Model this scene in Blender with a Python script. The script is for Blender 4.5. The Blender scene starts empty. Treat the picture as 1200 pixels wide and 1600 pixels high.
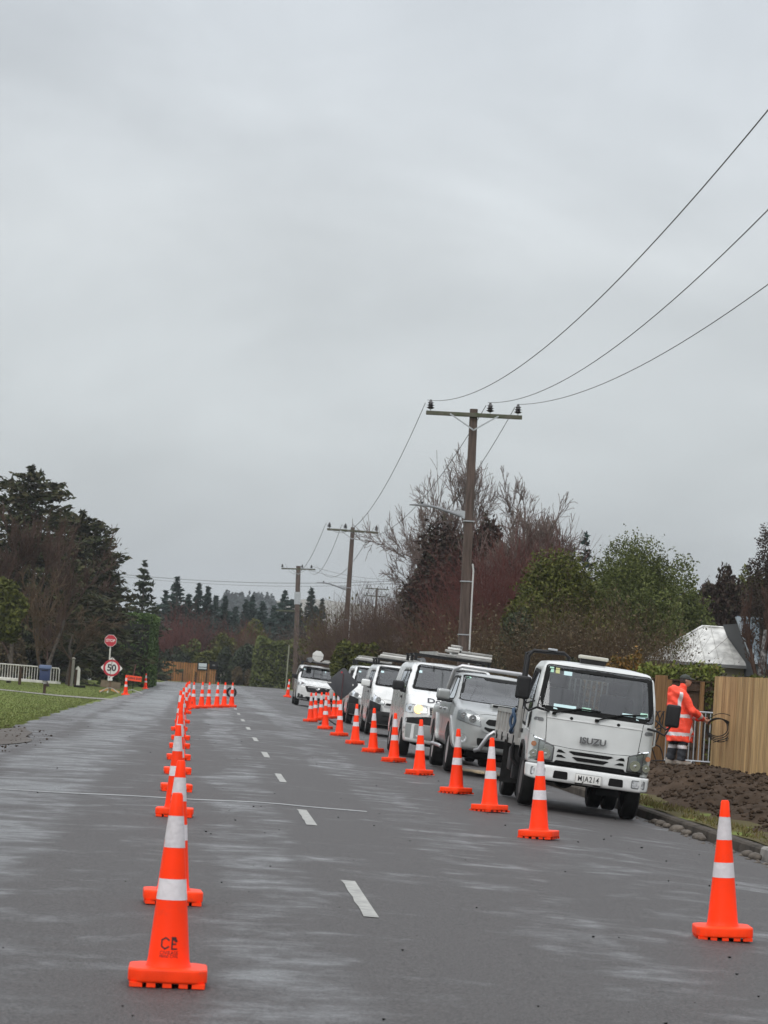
import bpy, bmesh, math, random
import numpy as np
from mathutils import Vector, Matrix
from mathutils.bvhtree import BVHTree
R_ = math.radians
random.seed(7); rng = np.random.default_rng(7)
S = bpy.context.scene
COL = S.collection

# ------------------------------------------------------------------ camera
ROLL, PITCH, YAW, FPX, CZ = R_(3.7), R_(3.285), R_(3.366), 4450.0, 1.5
_ri = Vector((math.cos(YAW), -math.sin(YAW), 0))
_fw = Vector((math.sin(YAW)*math.cos(PITCH), math.cos(YAW)*math.cos(PITCH), math.sin(PITCH)))
_up = Vector((-math.sin(YAW)*math.sin(PITCH), -math.cos(YAW)*math.sin(PITCH), math.cos(PITCH)))
_R = _ri*math.cos(ROLL) + _up*math.sin(ROLL)
_U = _up*math.cos(ROLL) - _ri*math.sin(ROLL)
cd = bpy.data.cameras.new('camera'); cam = bpy.data.objects.new('camera', cd); COL.objects.link(cam)
cam.matrix_world = Matrix(((_R.x, _U.x, -_fw.x, 0), (_R.y, _U.y, -_fw.y, 0), (_R.z, _U.z, -_fw.z, CZ), (0, 0, 0, 1)))
cd.sensor_fit = 'VERTICAL'; cd.sensor_height = 24.0; cd.lens = 24.0*FPX/1600.0
cd.clip_start = 0.5; cd.clip_end = 9000
cd.dof.use_dof = True; cd.dof.focus_distance = 33.0; cd.dof.aperture_fstop = 0.001*cd.lens/0.010
S.camera = cam
S.render.resolution_x, S.render.resolution_y = 768, 1024

# ------------------------------------------------------------------ world: overcast sky over a Nishita base
SUN_EL, SUN_AZ = R_(40), R_(-155)      # azimuth from +Y towards +X
W = bpy.data.worlds.new("World"); S.world = W; W.use_nodes = True
nt = W.node_tree; nt.nodes.clear()
N = nt.nodes.new; L = nt.links.new
out = N('ShaderNodeOutputWorld'); bg = N('ShaderNodeBackground'); bg2 = N('ShaderNodeBackground'); addsh = N('ShaderNodeAddShader')
sky = N('ShaderNodeTexSky'); sky.sky_type = 'NISHITA'; sky.sun_disc = False; sky.sun_elevation = SUN_EL; sky.sun_rotation = SUN_AZ
sky.air_density = 1.0; sky.dust_density = 3.0
L(sky.outputs[0], bg.inputs[0]); bg.inputs[1].default_value = 0.012
tc = N('ShaderNodeTexCoord'); sep = N('ShaderNodeSeparateXYZ'); L(tc.outputs['Generated'], sep.inputs[0])
mp = N('ShaderNodeMapping'); mp.inputs['Scale'].default_value = (1, 1, 2.2); mp.inputs['Location'].default_value = (3.1, 0.4, 1.7)
L(tc.outputs['Generated'], mp.inputs[0])
n1 = N('ShaderNodeTexNoise'); n1.inputs['Scale'].default_value = 6.5; n1.inputs['Detail'].default_value = 7; n1.inputs['Roughness'].default_value = .5
n1.inputs['Distortion'].default_value = .35
L(mp.outputs[0], n1.inputs['Vector'])
grad = N('ShaderNodeValToRGB'); e = grad.color_ramp.elements
e[0].position = 0.0; e[0].color = (.395, .43, .452, 1)
e[1].position = 1.0; e[1].color = (1.75, 1.78, 1.82, 1)
for pz, c in ((.035, (.43, .462, .48)), (.08, (.54, .572, .585)), (.15, (.62, .648, .66)), (.24, (.62, .655, .685)), (.5, (1.15, 1.19, 1.25))):
    q = e.new(pz); q.color = (*c, 1)
L(sep.outputs['Z'], grad.inputs[0])
mr = N('ShaderNodeMapRange'); mr.inputs[1].default_value = .3; mr.inputs[2].default_value = .7; mr.inputs[3].default_value = .86; mr.inputs[4].default_value = 1.15
L(n1.outputs[0], mr.inputs[0])
mul = N('ShaderNodeVectorMath'); mul.operation = 'SCALE'; L(grad.outputs[0], mul.inputs[0]); L(mr.outputs[0], mul.inputs['Scale'])
L(mul.outputs[0], bg2.inputs[0]); bg2.inputs[1].default_value = 1.0
L(bg.outputs[0], addsh.inputs[0]); L(bg2.outputs[0], addsh.inputs[1]); L(addsh.outputs[0], out.inputs[0])

sd = bpy.data.lights.new('sun', 'SUN'); sd.energy = 1.35; sd.angle = R_(40); sd.color = (1, .97, .93)
so = bpy.data.objects.new('sun', sd); COL.objects.link(so)
_d = Vector((math.sin(SUN_AZ)*math.cos(SUN_EL), math.cos(SUN_AZ)*math.cos(SUN_EL), math.sin(SUN_EL)))
# high soft light coming from behind the viewer's left shoulder through the cloud deck
so.rotation_euler = _d.to_track_quat('Z', 'Y').to_euler(); so.location = (0, 0, 60)
S.view_settings.view_transform = 'Standard'; S.view_settings.look = 'None'; S.view_settings.exposure = 0; S.view_settings.gamma = 1
S.render.engine = 'CYCLES'

# ------------------------------------------------------------------ placement helpers (all real world positions, metres)
def gz(x, y=40):
    x = max(-4.2, min(6.15, x))
    if x < .85: z = -.015*(.85-x)
    else: z = -.025*(min(x, 4.1)-.85) - .07*max(0, x-4.1)
    k = max(0, min(1, (y-140)/45)); k = k*k*(3-2*k)
    return z*(1-k) - .06*k
def ray(px, py): return _R*(px-600) - _U*(py-800) + _fw*FPX
def at(px, py, Y):
    d = ray(px, py); t = Y/d.y; return Vector((d.x*t, Y, d.z*t+CZ))

# ------------------------------------------------------------------ object helpers
def tag(o, label=None, cat=None, group=None, kind=None):
    if label: o['label'] = label
    if cat: o['category'] = cat
    if group: o['group'] = group
    if kind: o['kind'] = kind
    return o
def thing(name, label, cat, loc=(0, 0, 0), rot=(0, 0, 0), group=None):
    o = bpy.data.objects.new(name, None); COL.objects.link(o); o.location = loc; o.rotation_euler = rot; o.empty_display_size = .2
    return tag(o, label, cat, group)
def copy_tree(o, parent=None):
    c = o.copy(); COL.objects.link(c); c.parent = parent
    for ch in [k for k in bpy.data.objects if k.parent == o]: copy_tree(ch, c)
    return c
def link(name, me, m=None, parent=None, smooth=False):
    o = bpy.data.objects.new(name, me); COL.objects.link(o)
    if m is not None: me.materials.append(m)
    if smooth: me.polygons.foreach_set('use_smooth', [True]*len(me.polygons))
    if parent is not None: o.parent = parent
    return o
def from_np(name, V, F, m, parent=None, smooth=False):
    V = np.asarray(V, np.float32); F = np.asarray(F, np.int32); k = F.shape[1]
    me = bpy.data.meshes.new(name); me.vertices.add(len(V)); me.vertices.foreach_set('co', V.ravel())
    me.loops.add(F.size); me.loops.foreach_set('vertex_index', F.ravel())
    me.polygons.add(len(F)); me.polygons.foreach_set('loop_start', np.arange(0, F.size, k, dtype=np.int32))
    me.polygons.foreach_set('loop_total', np.full(len(F), k, np.int32))
    me.update(calc_edges=True); me.validate()
    return link(name, me, m, parent, smooth)
class MB:
    """collects primitives, builds ONE mesh object"""
    def __init__(s): s.v = []; s.f = []
    def add(s, vs, fs):
        b = len(s.v); s.v += [tuple(v) for v in vs]; s.f += [tuple(i+b for i in f) for f in fs]; return s
    def box(s, c, d, rot=None, ch=0):
        x, y, z = d[0]/2, d[1]/2, d[2]/2
        vs = [Vector((a*x, b*y, e_*z)) for a in (-1, 1) for b in (-1, 1) for e_ in (-1, 1)]
        if rot is not None: vs = [rot @ v for v in vs]
        vs = [v+Vector(c) for v in vs]
        return s.add(vs, [(0, 1, 3, 2), (4, 6, 7, 5), (0, 4, 5, 1), (2, 3, 7, 6), (0, 2, 6, 4), (1, 5, 7, 3)])
    def tube(s, pts, r, n=8, cap=True):
        pts = [Vector(p) for p in pts]; rr = r if isinstance(r, (list, tuple)) else [r]*len(pts)
        rings = []; up = None
        for i, p in enumerate(pts):
            a = pts[max(0, i-1)]; b = pts[min(len(pts)-1, i+1)]; t = (b-a).normalized()
            if up is None: up = Vector((0, 0, 1)) if abs(t.z) < .9 else Vector((1, 0, 0))
            u = (up - t*up.dot(t)).normalized(); w = t.cross(u); up = u
            rings.append([p + (u*math.cos(2*math.pi*k/n) + w*math.sin(2*math.pi*k/n))*rr[i] for k in range(n)])
        vs = [v for g in rings for v in g]; fs = []
        for i in range(len(pts)-1):
            for k in range(n): fs.append((i*n+k, i*n+(k+1) % n, (i+1)*n+(k+1) % n, (i+1)*n+k))
        if cap: fs.append(tuple(range(n))[::-1]); fs.append(tuple((len(pts)-1)*n+k for k in range(n)))
        return s.add(vs, fs)
    def lathe(s, prof, n=24, M=None, close=False):
        vs = []; fs = []
        for r, z in prof:
            for k in range(n):
                v = Vector((r*math.cos(2*math.pi*k/n), r*math.sin(2*math.pi*k/n), z))
                vs.append(M @ v if M is not None else v)
        m_ = len(prof)
        for i in range(m_-1 + (1 if close else 0)):
            j = (i+1) % m_
            for k in range(n): fs.append((i*n+k, i*n+(k+1) % n, j*n+(k+1) % n, j*n+k))
        if not close:
            if prof[0][0] > 1e-4: fs.append(tuple(range(n))[::-1])
            if prof[-1][0] > 1e-4: fs.append(tuple((m_-1)*n+k for k in range(n)))
        return s.add(vs, fs)
    def prism(s, poly, a, b, axis='z'):
        """poly extruded from a to b along axis; poly coordinates are the two other axes in order"""
        def mk(p, t): return {'z': (p[0], p[1], t), 'y': (p[0], t, p[1]), 'x': (t, p[0], p[1])}[axis]
        n = len(poly); vs = [mk(p, a) for p in poly] + [mk(p, b) for p in poly]
        fs = [tuple(range(n))[::-1], tuple(range(n, 2*n))] + [(i, (i+1) % n, n+(i+1) % n, n+i) for i in range(n)]
        return s.add(vs, fs)
    def build(s, name, m, parent=None, smooth=False, bevel=0, seg=2, xf=None):
        me = bpy.data.meshes.new(name); vs = [xf @ Vector(v) for v in s.v] if xf is not None else s.v
        me.from_pydata(vs, [], s.f); me.update()
        bm = bmesh.new(); bm.from_mesh(me); bmesh.ops.recalc_face_normals(bm, faces=bm.faces)
        if bevel:
            es = [e_ for e_ in bm.edges if len(e_.link_faces) == 2 and e_.calc_face_angle(0) > .5]
            bmesh.ops.bevel(bm, geom=es, offset=bevel, segments=seg, affect='EDGES', profile=.6, clamp_overlap=True)
        bm.to_mesh(me); bm.free()
        o = link(name, me, m, parent, False)
        if smooth or bevel:
            try: me.shade_smooth_by_angle(angle=R_(35)) if hasattr(me, 'shade_smooth_by_angle') else None
            except Exception: pass
            if not hasattr(me, 'shade_smooth_by_angle'):
                me.polygons.foreach_set('use_smooth', [True]*len(me.polygons))
                me.set_sharp_from_angle(angle=R_(38))
        return o
def rbox(name, c, d, m, parent=None, bev=.02, seg=3, rot=None): return MB().box(c, d, rot).build(name, m, parent, bevel=bev, seg=seg)
def text_obj(name, body, size, m, parent, M, ext=.002, bold=0, sx=1, align='CENTER', warp=None, space=1):
    cu = bpy.data.curves.new(name, 'FONT'); cu.body = body; cu.size = size; cu.align_x = align; cu.align_y = 'CENTER'; cu.extrude = ext; cu.offset = bold
    cu.resolution_u = 3; cu.space_character = space
    t = bpy.data.objects.new(name+'_tmp', cu); COL.objects.link(t); bpy.context.view_layer.update()
    dg = bpy.context.evaluated_depsgraph_get(); me = bpy.data.meshes.new_from_object(t.evaluated_get(dg)); bpy.data.objects.remove(t); bpy.data.curves.remove(cu)
    me.materials.clear(); me.name = name
    for v in me.vertices:
        p = Vector((v.co.x*sx, v.co.y, v.co.z)); v.co = warp(p) if warp else M @ p
    return link(name, me, m, parent)
FRONT = Matrix(((1, 0, 0, 0), (0, 0, -1, 0), (0, 1, 0, 0), (0, 0, 0, 1)))   # text plane facing -Y
def TM(x, y, z): return Matrix.Translation((x, y, z)) @ FRONT

# ------------------------------------------------------------------ materials
def mat(name, col, rough=.5, metal=0, spec=.5, var=0, scale=5, bump=0, bscale=40, isl=None, coat=0, emit=0, col2=None, coord='Object', rvar=0, detail=4, stretch=None, alpha=None):
    m = bpy.data.materials.new(name); m.use_nodes = True; t = m.node_tree; b = t.nodes['Principled BSDF']
    b.inputs['Base Color'].default_value = (*col, 1); b.inputs['Roughness'].default_value = rough; b.inputs['Metallic'].default_value = metal
    b.inputs['Specular IOR Level'].default_value = spec; b.inputs['Coat Weight'].default_value = coat; b.inputs['Coat Roughness'].default_value = .08
    if emit: b.inputs['Emission Color'].default_value = (*col, 1); b.inputs['Emission Strength'].default_value = emit
    A = t.nodes.new; K = t.links.new
    tcn = A('ShaderNodeTexCoord'); src = tcn.outputs[coord]
    if stretch:
        mpn = A('ShaderNodeMapping'); mpn.inputs['Scale'].default_value = stretch; K(src, mpn.inputs[0]); src = mpn.outputs[0]
    cur = None
    if isl is not None:
        g = A('ShaderNodeNewGeometry'); rp = A('ShaderNodeValToRGB'); rp.color_ramp.interpolation = 'LINEAR'
        cols = isl; es = rp.color_ramp.elements
        es[0].color = (*cols[0], 1); es[1].color = (*cols[-1], 1)
        for i, c in enumerate(cols[1:-1]): q = es.new((i+1)/(len(cols)-1)); q.color = (*c, 1)
        K(g.outputs['Random Per Island'], rp.inputs[0]); cur = rp.outputs[0]
    if var or col2:
        nz = A('ShaderNodeTexNoise'); nz.inputs['Scale'].default_value = scale; nz.inputs['Detail'].default_value = detail; K(src, nz.inputs['Vector'])
        mrn = A('ShaderNodeMapRange'); mrn.inputs[1].default_value = .35; mrn.inputs[2].default_value = .65
        K(nz.outputs[0], mrn.inputs[0])
        if col2:
            mx = A('ShaderNodeMix'); mx.data_type = 'RGBA'; K(mrn.outputs[0], mx.inputs[0])
            if cur: K(cur, mx.inputs[6])
            else: mx.inputs[6].default_value = (*col, 1)
            mx.inputs[7].default_value = (*col2, 1); cur = mx.outputs[2]
        else:
            mrn.inputs[3].default_value = 1-var; mrn.inputs[4].default_value = 1+var
            vm = A('ShaderNodeVectorMath'); vm.operation = 'SCALE'; K(mrn.outputs[0], vm.inputs['Scale'])
            if cur: K(cur, vm.inputs[0])
            else: vm.inputs[0].default_value = col
            cur = vm.outputs[0]
    if cur: K(cur, b.inputs['Base Color'])
    if bump or rvar:
        nb = A('ShaderNodeTexNoise'); nb.inputs['Scale'].default_value = bscale; nb.inputs['Detail'].default_value = 5; K(src, nb.inputs['Vector'])
        if bump:
            bp = A('ShaderNodeBump'); bp.inputs['Strength'].default_value = min(1, bump); bp.inputs['Distance'].default_value = .02
            K(nb.outputs[0], bp.inputs['Height']); K(bp.outputs[0], b.inputs['Normal'])
        if rvar:
            mm = A('ShaderNodeMapRange'); mm.inputs[1].default_value = .3; mm.inputs[2].default_value = .7; mm.inputs[3].default_value = rough-rvar; mm.inputs[4].default_value = rough+rvar
            K(nb.outputs[0], mm.inputs[0]); K(mm.outputs[0], b.inputs['Roughness'])
    return m
def glass_mat(name, tint=(.55, .6, .6), extra=0.0):
    m = bpy.data.materials.new(name); m.use_nodes = True; t = m.node_tree; t.nodes.clear(); A = t.nodes.new; K = t.links.new
    o = A('ShaderNodeOutputMaterial'); tr = A('ShaderNodeBsdfTransparent'); tr.inputs[0].default_value = (*tint, 1)
    gl = A('ShaderNodeBsdfGlossy'); gl.inputs['Roughness'].default_value = .04; gl.inputs['Color'].default_value = (.95, .97, 1, 1)
    fr = A('ShaderNodeFresnel'); fr.inputs['IOR'].default_value = 1.52; mx = A('ShaderNodeMixShader')
    ad = A('ShaderNodeMath'); ad.operation = 'ADD'; ad.use_clamp = True; ad.inputs[1].default_value = extra; K(fr.outputs[0], ad.inputs[0])
    K(ad.outputs[0], mx.inputs[0]); K(tr.outputs[0], mx.inputs[1]); K(gl.outputs[0], mx.inputs[2]); K(mx.outputs[0], o.inputs[0]); return m
M = {}
M['white_paint'] = mat('white_paint', (.60, .61, .605), .28, spec=.5, coat=.6, var=.09, scale=3.5, rvar=.05, bscale=6)
M['truck_paint'] = mat('truck_paint', (.50, .515, .51), .35, spec=.5, coat=.35, var=.06, scale=3, rvar=.08, bscale=5)
M['silver_paint'] = mat('silver_paint', (.28, .292, .29), .33, metal=.45, coat=.5, var=.04, scale=3)
M['side_dirt'] = mat('side_dirt', (.32, .31, .29), .45, coat=.3)
M['black_plastic'] = mat('black_plastic', (.012, .012, .013), .55, spec=.25, var=.2, scale=8)
M['black_trim'] = mat('black_trim', (.006, .006, .006), .7, spec=.15)
M['rubber'] = mat('rubber', (.010, .010, .010), .8, spec=.2, var=.3, scale=12, bump=.3, bscale=60)
M['steel_rim'] = mat('steel_rim', (.42, .42, .42), .4, metal=.8)
M['chrome'] = mat('chrome', (.55, .56, .57), .2, metal=.9)
M['dark_chrome'] = mat('dark_chrome', (.16, .16, .165), .3, metal=.8)
M['alu'] = mat('alu', (.34, .335, .32), .45, metal=.5, var=.15, scale=6)
M['grey_plastic'] = mat('grey_plastic', (.14, .145, .15), .6)
M['interior'] = mat('interior', (.035, .037, .04), .8)
M['seat_cloth'] = mat('seat_cloth', (.05, .05, .055), .9)
M['dash'] = mat('dash', (.03, .032, .035), .7)
M['glass'] = glass_mat('glass', (.66, .71, .71), .035)
M['side_glass'] = glass_mat('side_glass', (.25, .27, .27), .05)
M['lamp_glass'] = glass_mat('lamp_glass', (.9, .92, .92), .06)
M['lamp_back'] = mat('lamp_back', (.62, .63, .65), .28, metal=.6, var=.45, scale=26)
def scuffed(m, amt=.35):
    t = m.node_tree; b = t.nodes['Principled BSDF']; A = t.nodes.new; K = t.links.new; src = b.inputs['Base Color'].links[0].from_socket
    oi = A('ShaderNodeObjectInfo'); r = A('ShaderNodeMapRange'); r.inputs[3].default_value = .86; r.inputs[4].default_value = 1.04; K(oi.outputs['Random'], r.inputs[0]); v = A('ShaderNodeVectorMath'); v.operation = 'SCALE'; K(src, v.inputs[0]); K(r.outputs[0], v.inputs['Scale'])
    tc_ = A('ShaderNodeTexCoord'); ad = A('ShaderNodeVectorMath'); cb = A('ShaderNodeCombineXYZ'); mu = A('ShaderNodeMath'); mu.operation = 'MULTIPLY'; mu.inputs[1].default_value = 40; K(oi.outputs['Random'], mu.inputs[0]); K(mu.outputs[0], cb.inputs[0]); K(tc_.outputs['Object'], ad.inputs[0]); K(cb.outputs[0], ad.inputs[1])
    n = A('ShaderNodeTexNoise'); n.inputs['Scale'].default_value = 7; n.inputs['Detail'].default_value = 8; n.inputs['Roughness'].default_value = .75; K(ad.outputs[0], n.inputs['Vector'])
    q = A('ShaderNodeMapRange'); q.inputs[1].default_value = .56; q.inputs[2].default_value = .78; q.inputs[4].default_value = amt; K(n.outputs[0], q.inputs[0]); mx = A('ShaderNodeMix'); mx.data_type = 'RGBA'; K(q.outputs[0], mx.inputs[0]); K(v.outputs[0], mx.inputs[6]); mx.inputs[7].default_value = (.10, .075, .06, 1); K(mx.outputs[2], b.inputs['Base Color'])
M['reflector'] = mat('reflector', (.7, .71, .72), .12, metal=1)
M['amber'] = mat('amber', (.34, .15, .08), .2, coat=.5)
M['rim_dark'] = mat('rim_dark', (.05, .05, .05), .6, metal=.3)
M['lit_lamp'] = mat('lit_lamp', (1, .62, .24), .3, emit=1.9)
M['paper'] = mat('paper', (.5, .68, .70), .6)
M['sticker_green'] = mat('sticker_green', (.35, .6, .48), .6)
M['sticker_yellow'] = mat('sticker_yellow', (.45, .46, .2), .6)
M['cone_orange'] = mat('cone_orange', (1.0, .042, .003), .5, spec=.18, var=.05, scale=4)
M['cone_base'] = mat('cone_base', (.98, .05, .005), .5, spec=.2, var=.10, scale=8)
M['tape'] = mat('tape', (.60, .57, .59), .4, var=.05, scale=30, bump=.2, bscale=50)
scuffed(M['cone_orange'], .3); scuffed(M['cone_base'], .7); scuffed(M['tape'], .5)
M['print'] = mat('print', (.035, .006, .006), .5)
M['plate_white'] = mat('plate_white', (.62, .62, .60), .4)
M['plate_black'] = mat('plate_black', (.012, .012, .014), .4)
M['wood_pole'] = mat('wood_pole', (.075, .052, .042), .85, var=.35, scale=3, bump=.6, bscale=30, stretch=(6, 6, .5))
M['arm_wood'] = mat('arm_wood', (.09, .085, .065), .85, var=.5, scale=6, col2=(.045, .06, .025))
M['insulator'] = mat('insulator', (.015, .012, .012), .2, coat=.5)
M['galv'] = mat('galv', (.38, .40, .42), .45, metal=.5, var=.1, scale=10)
M['galv_dark'] = mat('galv_dark', (.20, .21, .22), .5, metal=.3)
M['wire'] = mat('wire', (.10, .10, .105), .6)
M['conduit'] = mat('conduit', (.45, .45, .44), .5)
M['concrete'] = mat('concrete', (.16, .15, .135), .75, var=.35, scale=3, bump=.4, bscale=30)
M['red_sign'] = mat('red_sign', (.42, .018, .035), .4)
M['white_sign'] = mat('white_sign', (.62, .62, .6), .45, var=.05, scale=5)
M['black_sign'] = mat('black_sign', (.02, .02, .03), .45)
M['sign_back'] = mat('sign_back', (.045, .046, .052), .55, var=.15, scale=4)
M['orange_sign'] = mat('orange_sign', (.85, .075, .02), .45)
M['hivis'] = mat('hivis', (.92, .075, .035), .7, var=.12, scale=6, bump=.9, bscale=14)
M['skin'] = mat('skin', (.38, .20, .14), .55)
M['trouser'] = mat('trouser', (.022, .024, .03), .85, bump=.5, bscale=20)
M['cap'] = mat('cap', (.03, .034, .028), .8)
M['boot'] = mat('boot', (.26, .23, .2), .7, var=.3, scale=12)
M['blue_metal'] = mat('blue_metal', (.015, .03, .085), .5)
M['blue_rope'] = mat('blue_rope', (.02, .05, .10), .7)
M['white_rail'] = mat('white_rail', (.5, .49, .45), .6, var=.15, scale=3)
M['roof_white'] = mat('roof_white', (.50, .50, .48), .5, metal=.1, var=.25, scale=4, detail=8)
M['wall_dark'] = mat('wall_dark', (.05, .055, .062), .7)  # shade of the house's shadowed side is put into this dark wall colour
M['roof_blue'] = mat('roof_blue', (.17, .21, .25), .5, metal=.2, var=.1, scale=2)
M['wall_cream'] = mat('wall_cream', (.3, .27, .22), .8)
def wood(name, a, b): return mat(name, a, .75, isl=[a, b, tuple(.78*v for v in a), tuple(.92*(u+v)/2 for u, v in zip(a, b)), a], var=.3, spec=.2, scale=2.2, stretch=(14, 14, .7), bump=.3, bscale=12)
M['paling'] = wood('paling', (.45, .305, .145), (.30, .19, .09))
M['fence_orange'] = wood('fence_orange', (.30, .145, .055), (.21, .095, .038))
M['fence_dark'] = wood('fence_dark', (.06, .036, .022), (.045, .027, .018))
M['post_brown'] = wood('post_brown', (.22, .12, .05), (.16, .09, .04))
M['bark'] = mat('bark', (.06, .048, .038), .9, var=.4, scale=8, bump=.6, bscale=20)
M['bark_birch'] = mat('bark_birch', (.03, .026, .024), .9, col2=(.22, .215, .21), scale=4, stretch=(5, 5, 4), detail=9)
def leafm(name, cols, rough=.6, var=.25, scale=.7): return mat(name, cols[0], rough, spec=.06, isl=cols, var=var, scale=scale)
M['leaf_green'] = leafm('leaf_green', [(.060, .076, .022), (.082, .098, .030), (.110, .122, .044), (.046, .060, .019)])
M['leaf_olive'] = leafm('leaf_olive', [(.062, .070, .017), (.095, .100, .026), (.042, .050, .014)])
M['leaf_bright'] = leafm('leaf_bright', [(.12, .15, .03), (.19, .22, .05), (.07, .09, .025), (.14, .12, .04)])
M['leaf_dark'] = leafm('leaf_dark', [(.022, .030, .019), (.034, .045, .026), (.045, .055, .03), (.03, .032, .022)])
M['leaf_cedar'] = leafm('leaf_cedar', [(.024, .030, .015), (.040, .047, .020), (.060, .056, .028), (.034, .028, .018)])
M['leaf_spruce'] = leafm('leaf_spruce', [(.020, .036, .032), (.032, .052, .045), (.028, .042, .034)])
M['leaf_hedge'] = leafm('leaf_hedge', [(.030, .056, .016), (.055, .092, .024), (.085, .13, .035)])
M['leaf_purple'] = leafm('leaf_purple', [(.028, .018, .016), (.042, .028, .024), (.05, .038, .03), (.03, .03, .018)])
M['leaf_brown'] = leafm('leaf_brown', [(.085, .062, .038), (.11, .085, .05), (.06, .05, .03)])
M['leaf_rust'] = leafm('leaf_rust', [(.17, .085, .025), (.21, .12, .035), (.11, .07, .025), (.14, .12, .035)])
def twigm(name, a, b): return mat(name, a, .9, isl=[a, b], spec=.06)
M['twig_grey'] = twigm('twig_grey', (.12, .092, .082), (.17, .13, .115))
M['twig_red'] = twigm('twig_red', (.085, .033, .030), (.12, .05, .042))
M['twig_brown'] = twigm('twig_brown', (.07, .047, .030), (.10, .07, .045))
M['twig_plum'] = twigm('twig_plum', (.055, .034, .030), (.085, .055, .042))
M['twig_olive'] = twigm('twig_olive', (.10, .095, .045), (.07, .055, .03))
M['grass'] = mat('grass', (.085, .125, .030), .85, isl=[(.085, .105, .032), (.10, .12, .038), (.11, .115, .042)], spec=.1)
HAZE = 0.0002
# ------------------------------------------------------------------ signed distance tools
def sd_poly(P, X, Y):
    """signed distance of grid X,Y to polygon P (negative inside)"""
    P = np.asarray(P, float); d = np.full(X.shape, 1e9); s = np.ones(X.shape)
    n = len(P)
    for i in range(n):
        j = (i-1) % n; e = P[j]-P[i]; wx = X-P[i, 0]; wy = Y-P[i, 1]
        t = np.clip((wx*e[0]+wy*e[1])/max(1e-12, e@e), 0, 1); bx = wx-e[0]*t; by = wy-e[1]*t
        d = np.minimum(d, bx*bx+by*by)
        c1 = Y >= P[i, 1]; c2 = Y < P[j, 1]; c3 = e[0]*wy > e[1]*wx
        s = np.where((c1 & c2 & c3) | (~c1 & ~c2 & ~c3), -s, s)
    return s*np.sqrt(d)
def rmax(ds, r):
    m = ds[0]; q = np.maximum(ds[0]+r, 0)**2
    for d in ds[1:]: m = np.maximum(m, d); q = q+np.maximum(d+r, 0)**2
    return np.minimum(-r, m)+np.sqrt(q)
def smin(a, b, k):
    h = np.clip(.5+.5*(b-a)/k, 0, 1); return b*(1-h)+a*h-k*h*(1-h)
def grid(lo, hi, h):
    ax = [np.arange(lo[i]-2*h, hi[i]+2.5*h, h) for i in range(3)]
    return ax
def surface_nets(f, ax):
    h = [a[1]-a[0] for a in ax]; s = f < 0; sh = np.array(f.shape)-1
    acc = np.zeros((*sh, 3), np.float32); cnt = np.zeros(sh, np.float32)
    def sl(dx, dy, dz): return (slice(dx, dx+sh[0]), slice(dy, dy+sh[1]), slice(dz, dz+sh[2]))
    for axis in range(3):
        for u in (0, 1):
            for v in (0, 1):
                c0 = [0, 0, 0]; o = [k for k in range(3) if k != axis]; c0[o[0]] = u; c0[o[1]] = v; c1 = list(c0); c1[axis] = 1
                a = f[sl(*c0)]; b = f[sl(*c1)]; m = s[sl(*c0)] != s[sl(*c1)]
                t = np.where(m, a/np.where(m, a-b, 1), 0)
                for k in range(3):
                    acc[..., k] += np.where(m, (t if k == axis else c0[k]), 0)
                cnt += m
    act = cnt > 0; idx = np.full(sh, -1, np.int64); idx[act] = np.arange(act.sum())
    ii = np.argwhere(act); V = (acc[act]/cnt[act][:, None]+ii)
    V = np.stack([ax[k][0]+V[:, k]*h[k] for k in range(3)], 1)
    F = []
    for axis in range(3):
        o = [k for k in range(3) if k != axis]
        n = list(sh+1); a = [slice(0, None)]*3; b = [slice(0, None)]*3
        a[axis] = slice(0, -1); b[axis] = slice(1, None)
        m = s[tuple(a)] != s[tuple(b)]; E_ = np.argwhere(m); sg = s[tuple(a)][m]
        ok = np.all([(E_[:, k] >= 1) & (E_[:, k] < sh[k]) for k in o], 0) & (E_[:, axis] < sh[axis]); E_ = E_[ok]; sg = sg[ok]
        q = []
        for du, dv in ((1, 1), (0, 1), (0, 0), (1, 0)):
            c = E_.copy(); c[:, o[0]] -= du; c[:, o[1]] -= dv; q.append(idx[c[:, 0], c[:, 1], c[:, 2]])
        q = np.stack(q, 1); fl = sg if axis != 1 else ~sg
        q[~fl] = q[~fl][:, ::-1]; F.append(q)
    F = np.concatenate(F); F = F[(F >= 0).all(1)]
    return V, F
def relax(V, F, it=2, k=.5):
    for _ in range(it):
        A = np.zeros_like(V); c = np.zeros(len(V))
        for i in range(4):
            a = F[:, i]; b = F[:, (i+1) % 4]
            np.add.at(A, a, V[b]); np.add.at(A, b, V[a]); np.add.at(c, a, 1); np.add.at(c, b, 1)
        V = V*(1-k)+k*A/np.maximum(c, 1)[:, None]
    return V
def caps(X, Y, Z, a, b, ra, rb=None):
    rb = ra if rb is None else rb
    a = np.array(a, float); b = np.array(b, float); e = b-a
    t = np.clip(((X-a[0])*e[0]+(Y-a[1])*e[1]+(Z-a[2])*e[2])/max(e@e, 1e-9), 0, 1)
    return np.sqrt((X-a[0]-e[0]*t)**2+(Y-a[1]-e[1]*t)**2+(Z-a[2]-e[2]*t)**2)-(ra+(rb-ra)*t)
def ell(X, Y, Z, c, r):
    k = np.sqrt(((X-c[0])/r[0])**2+((Y-c[1])/r[1])**2+((Z-c[2])/r[2])**2); return (k-1)*min(r)

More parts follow.
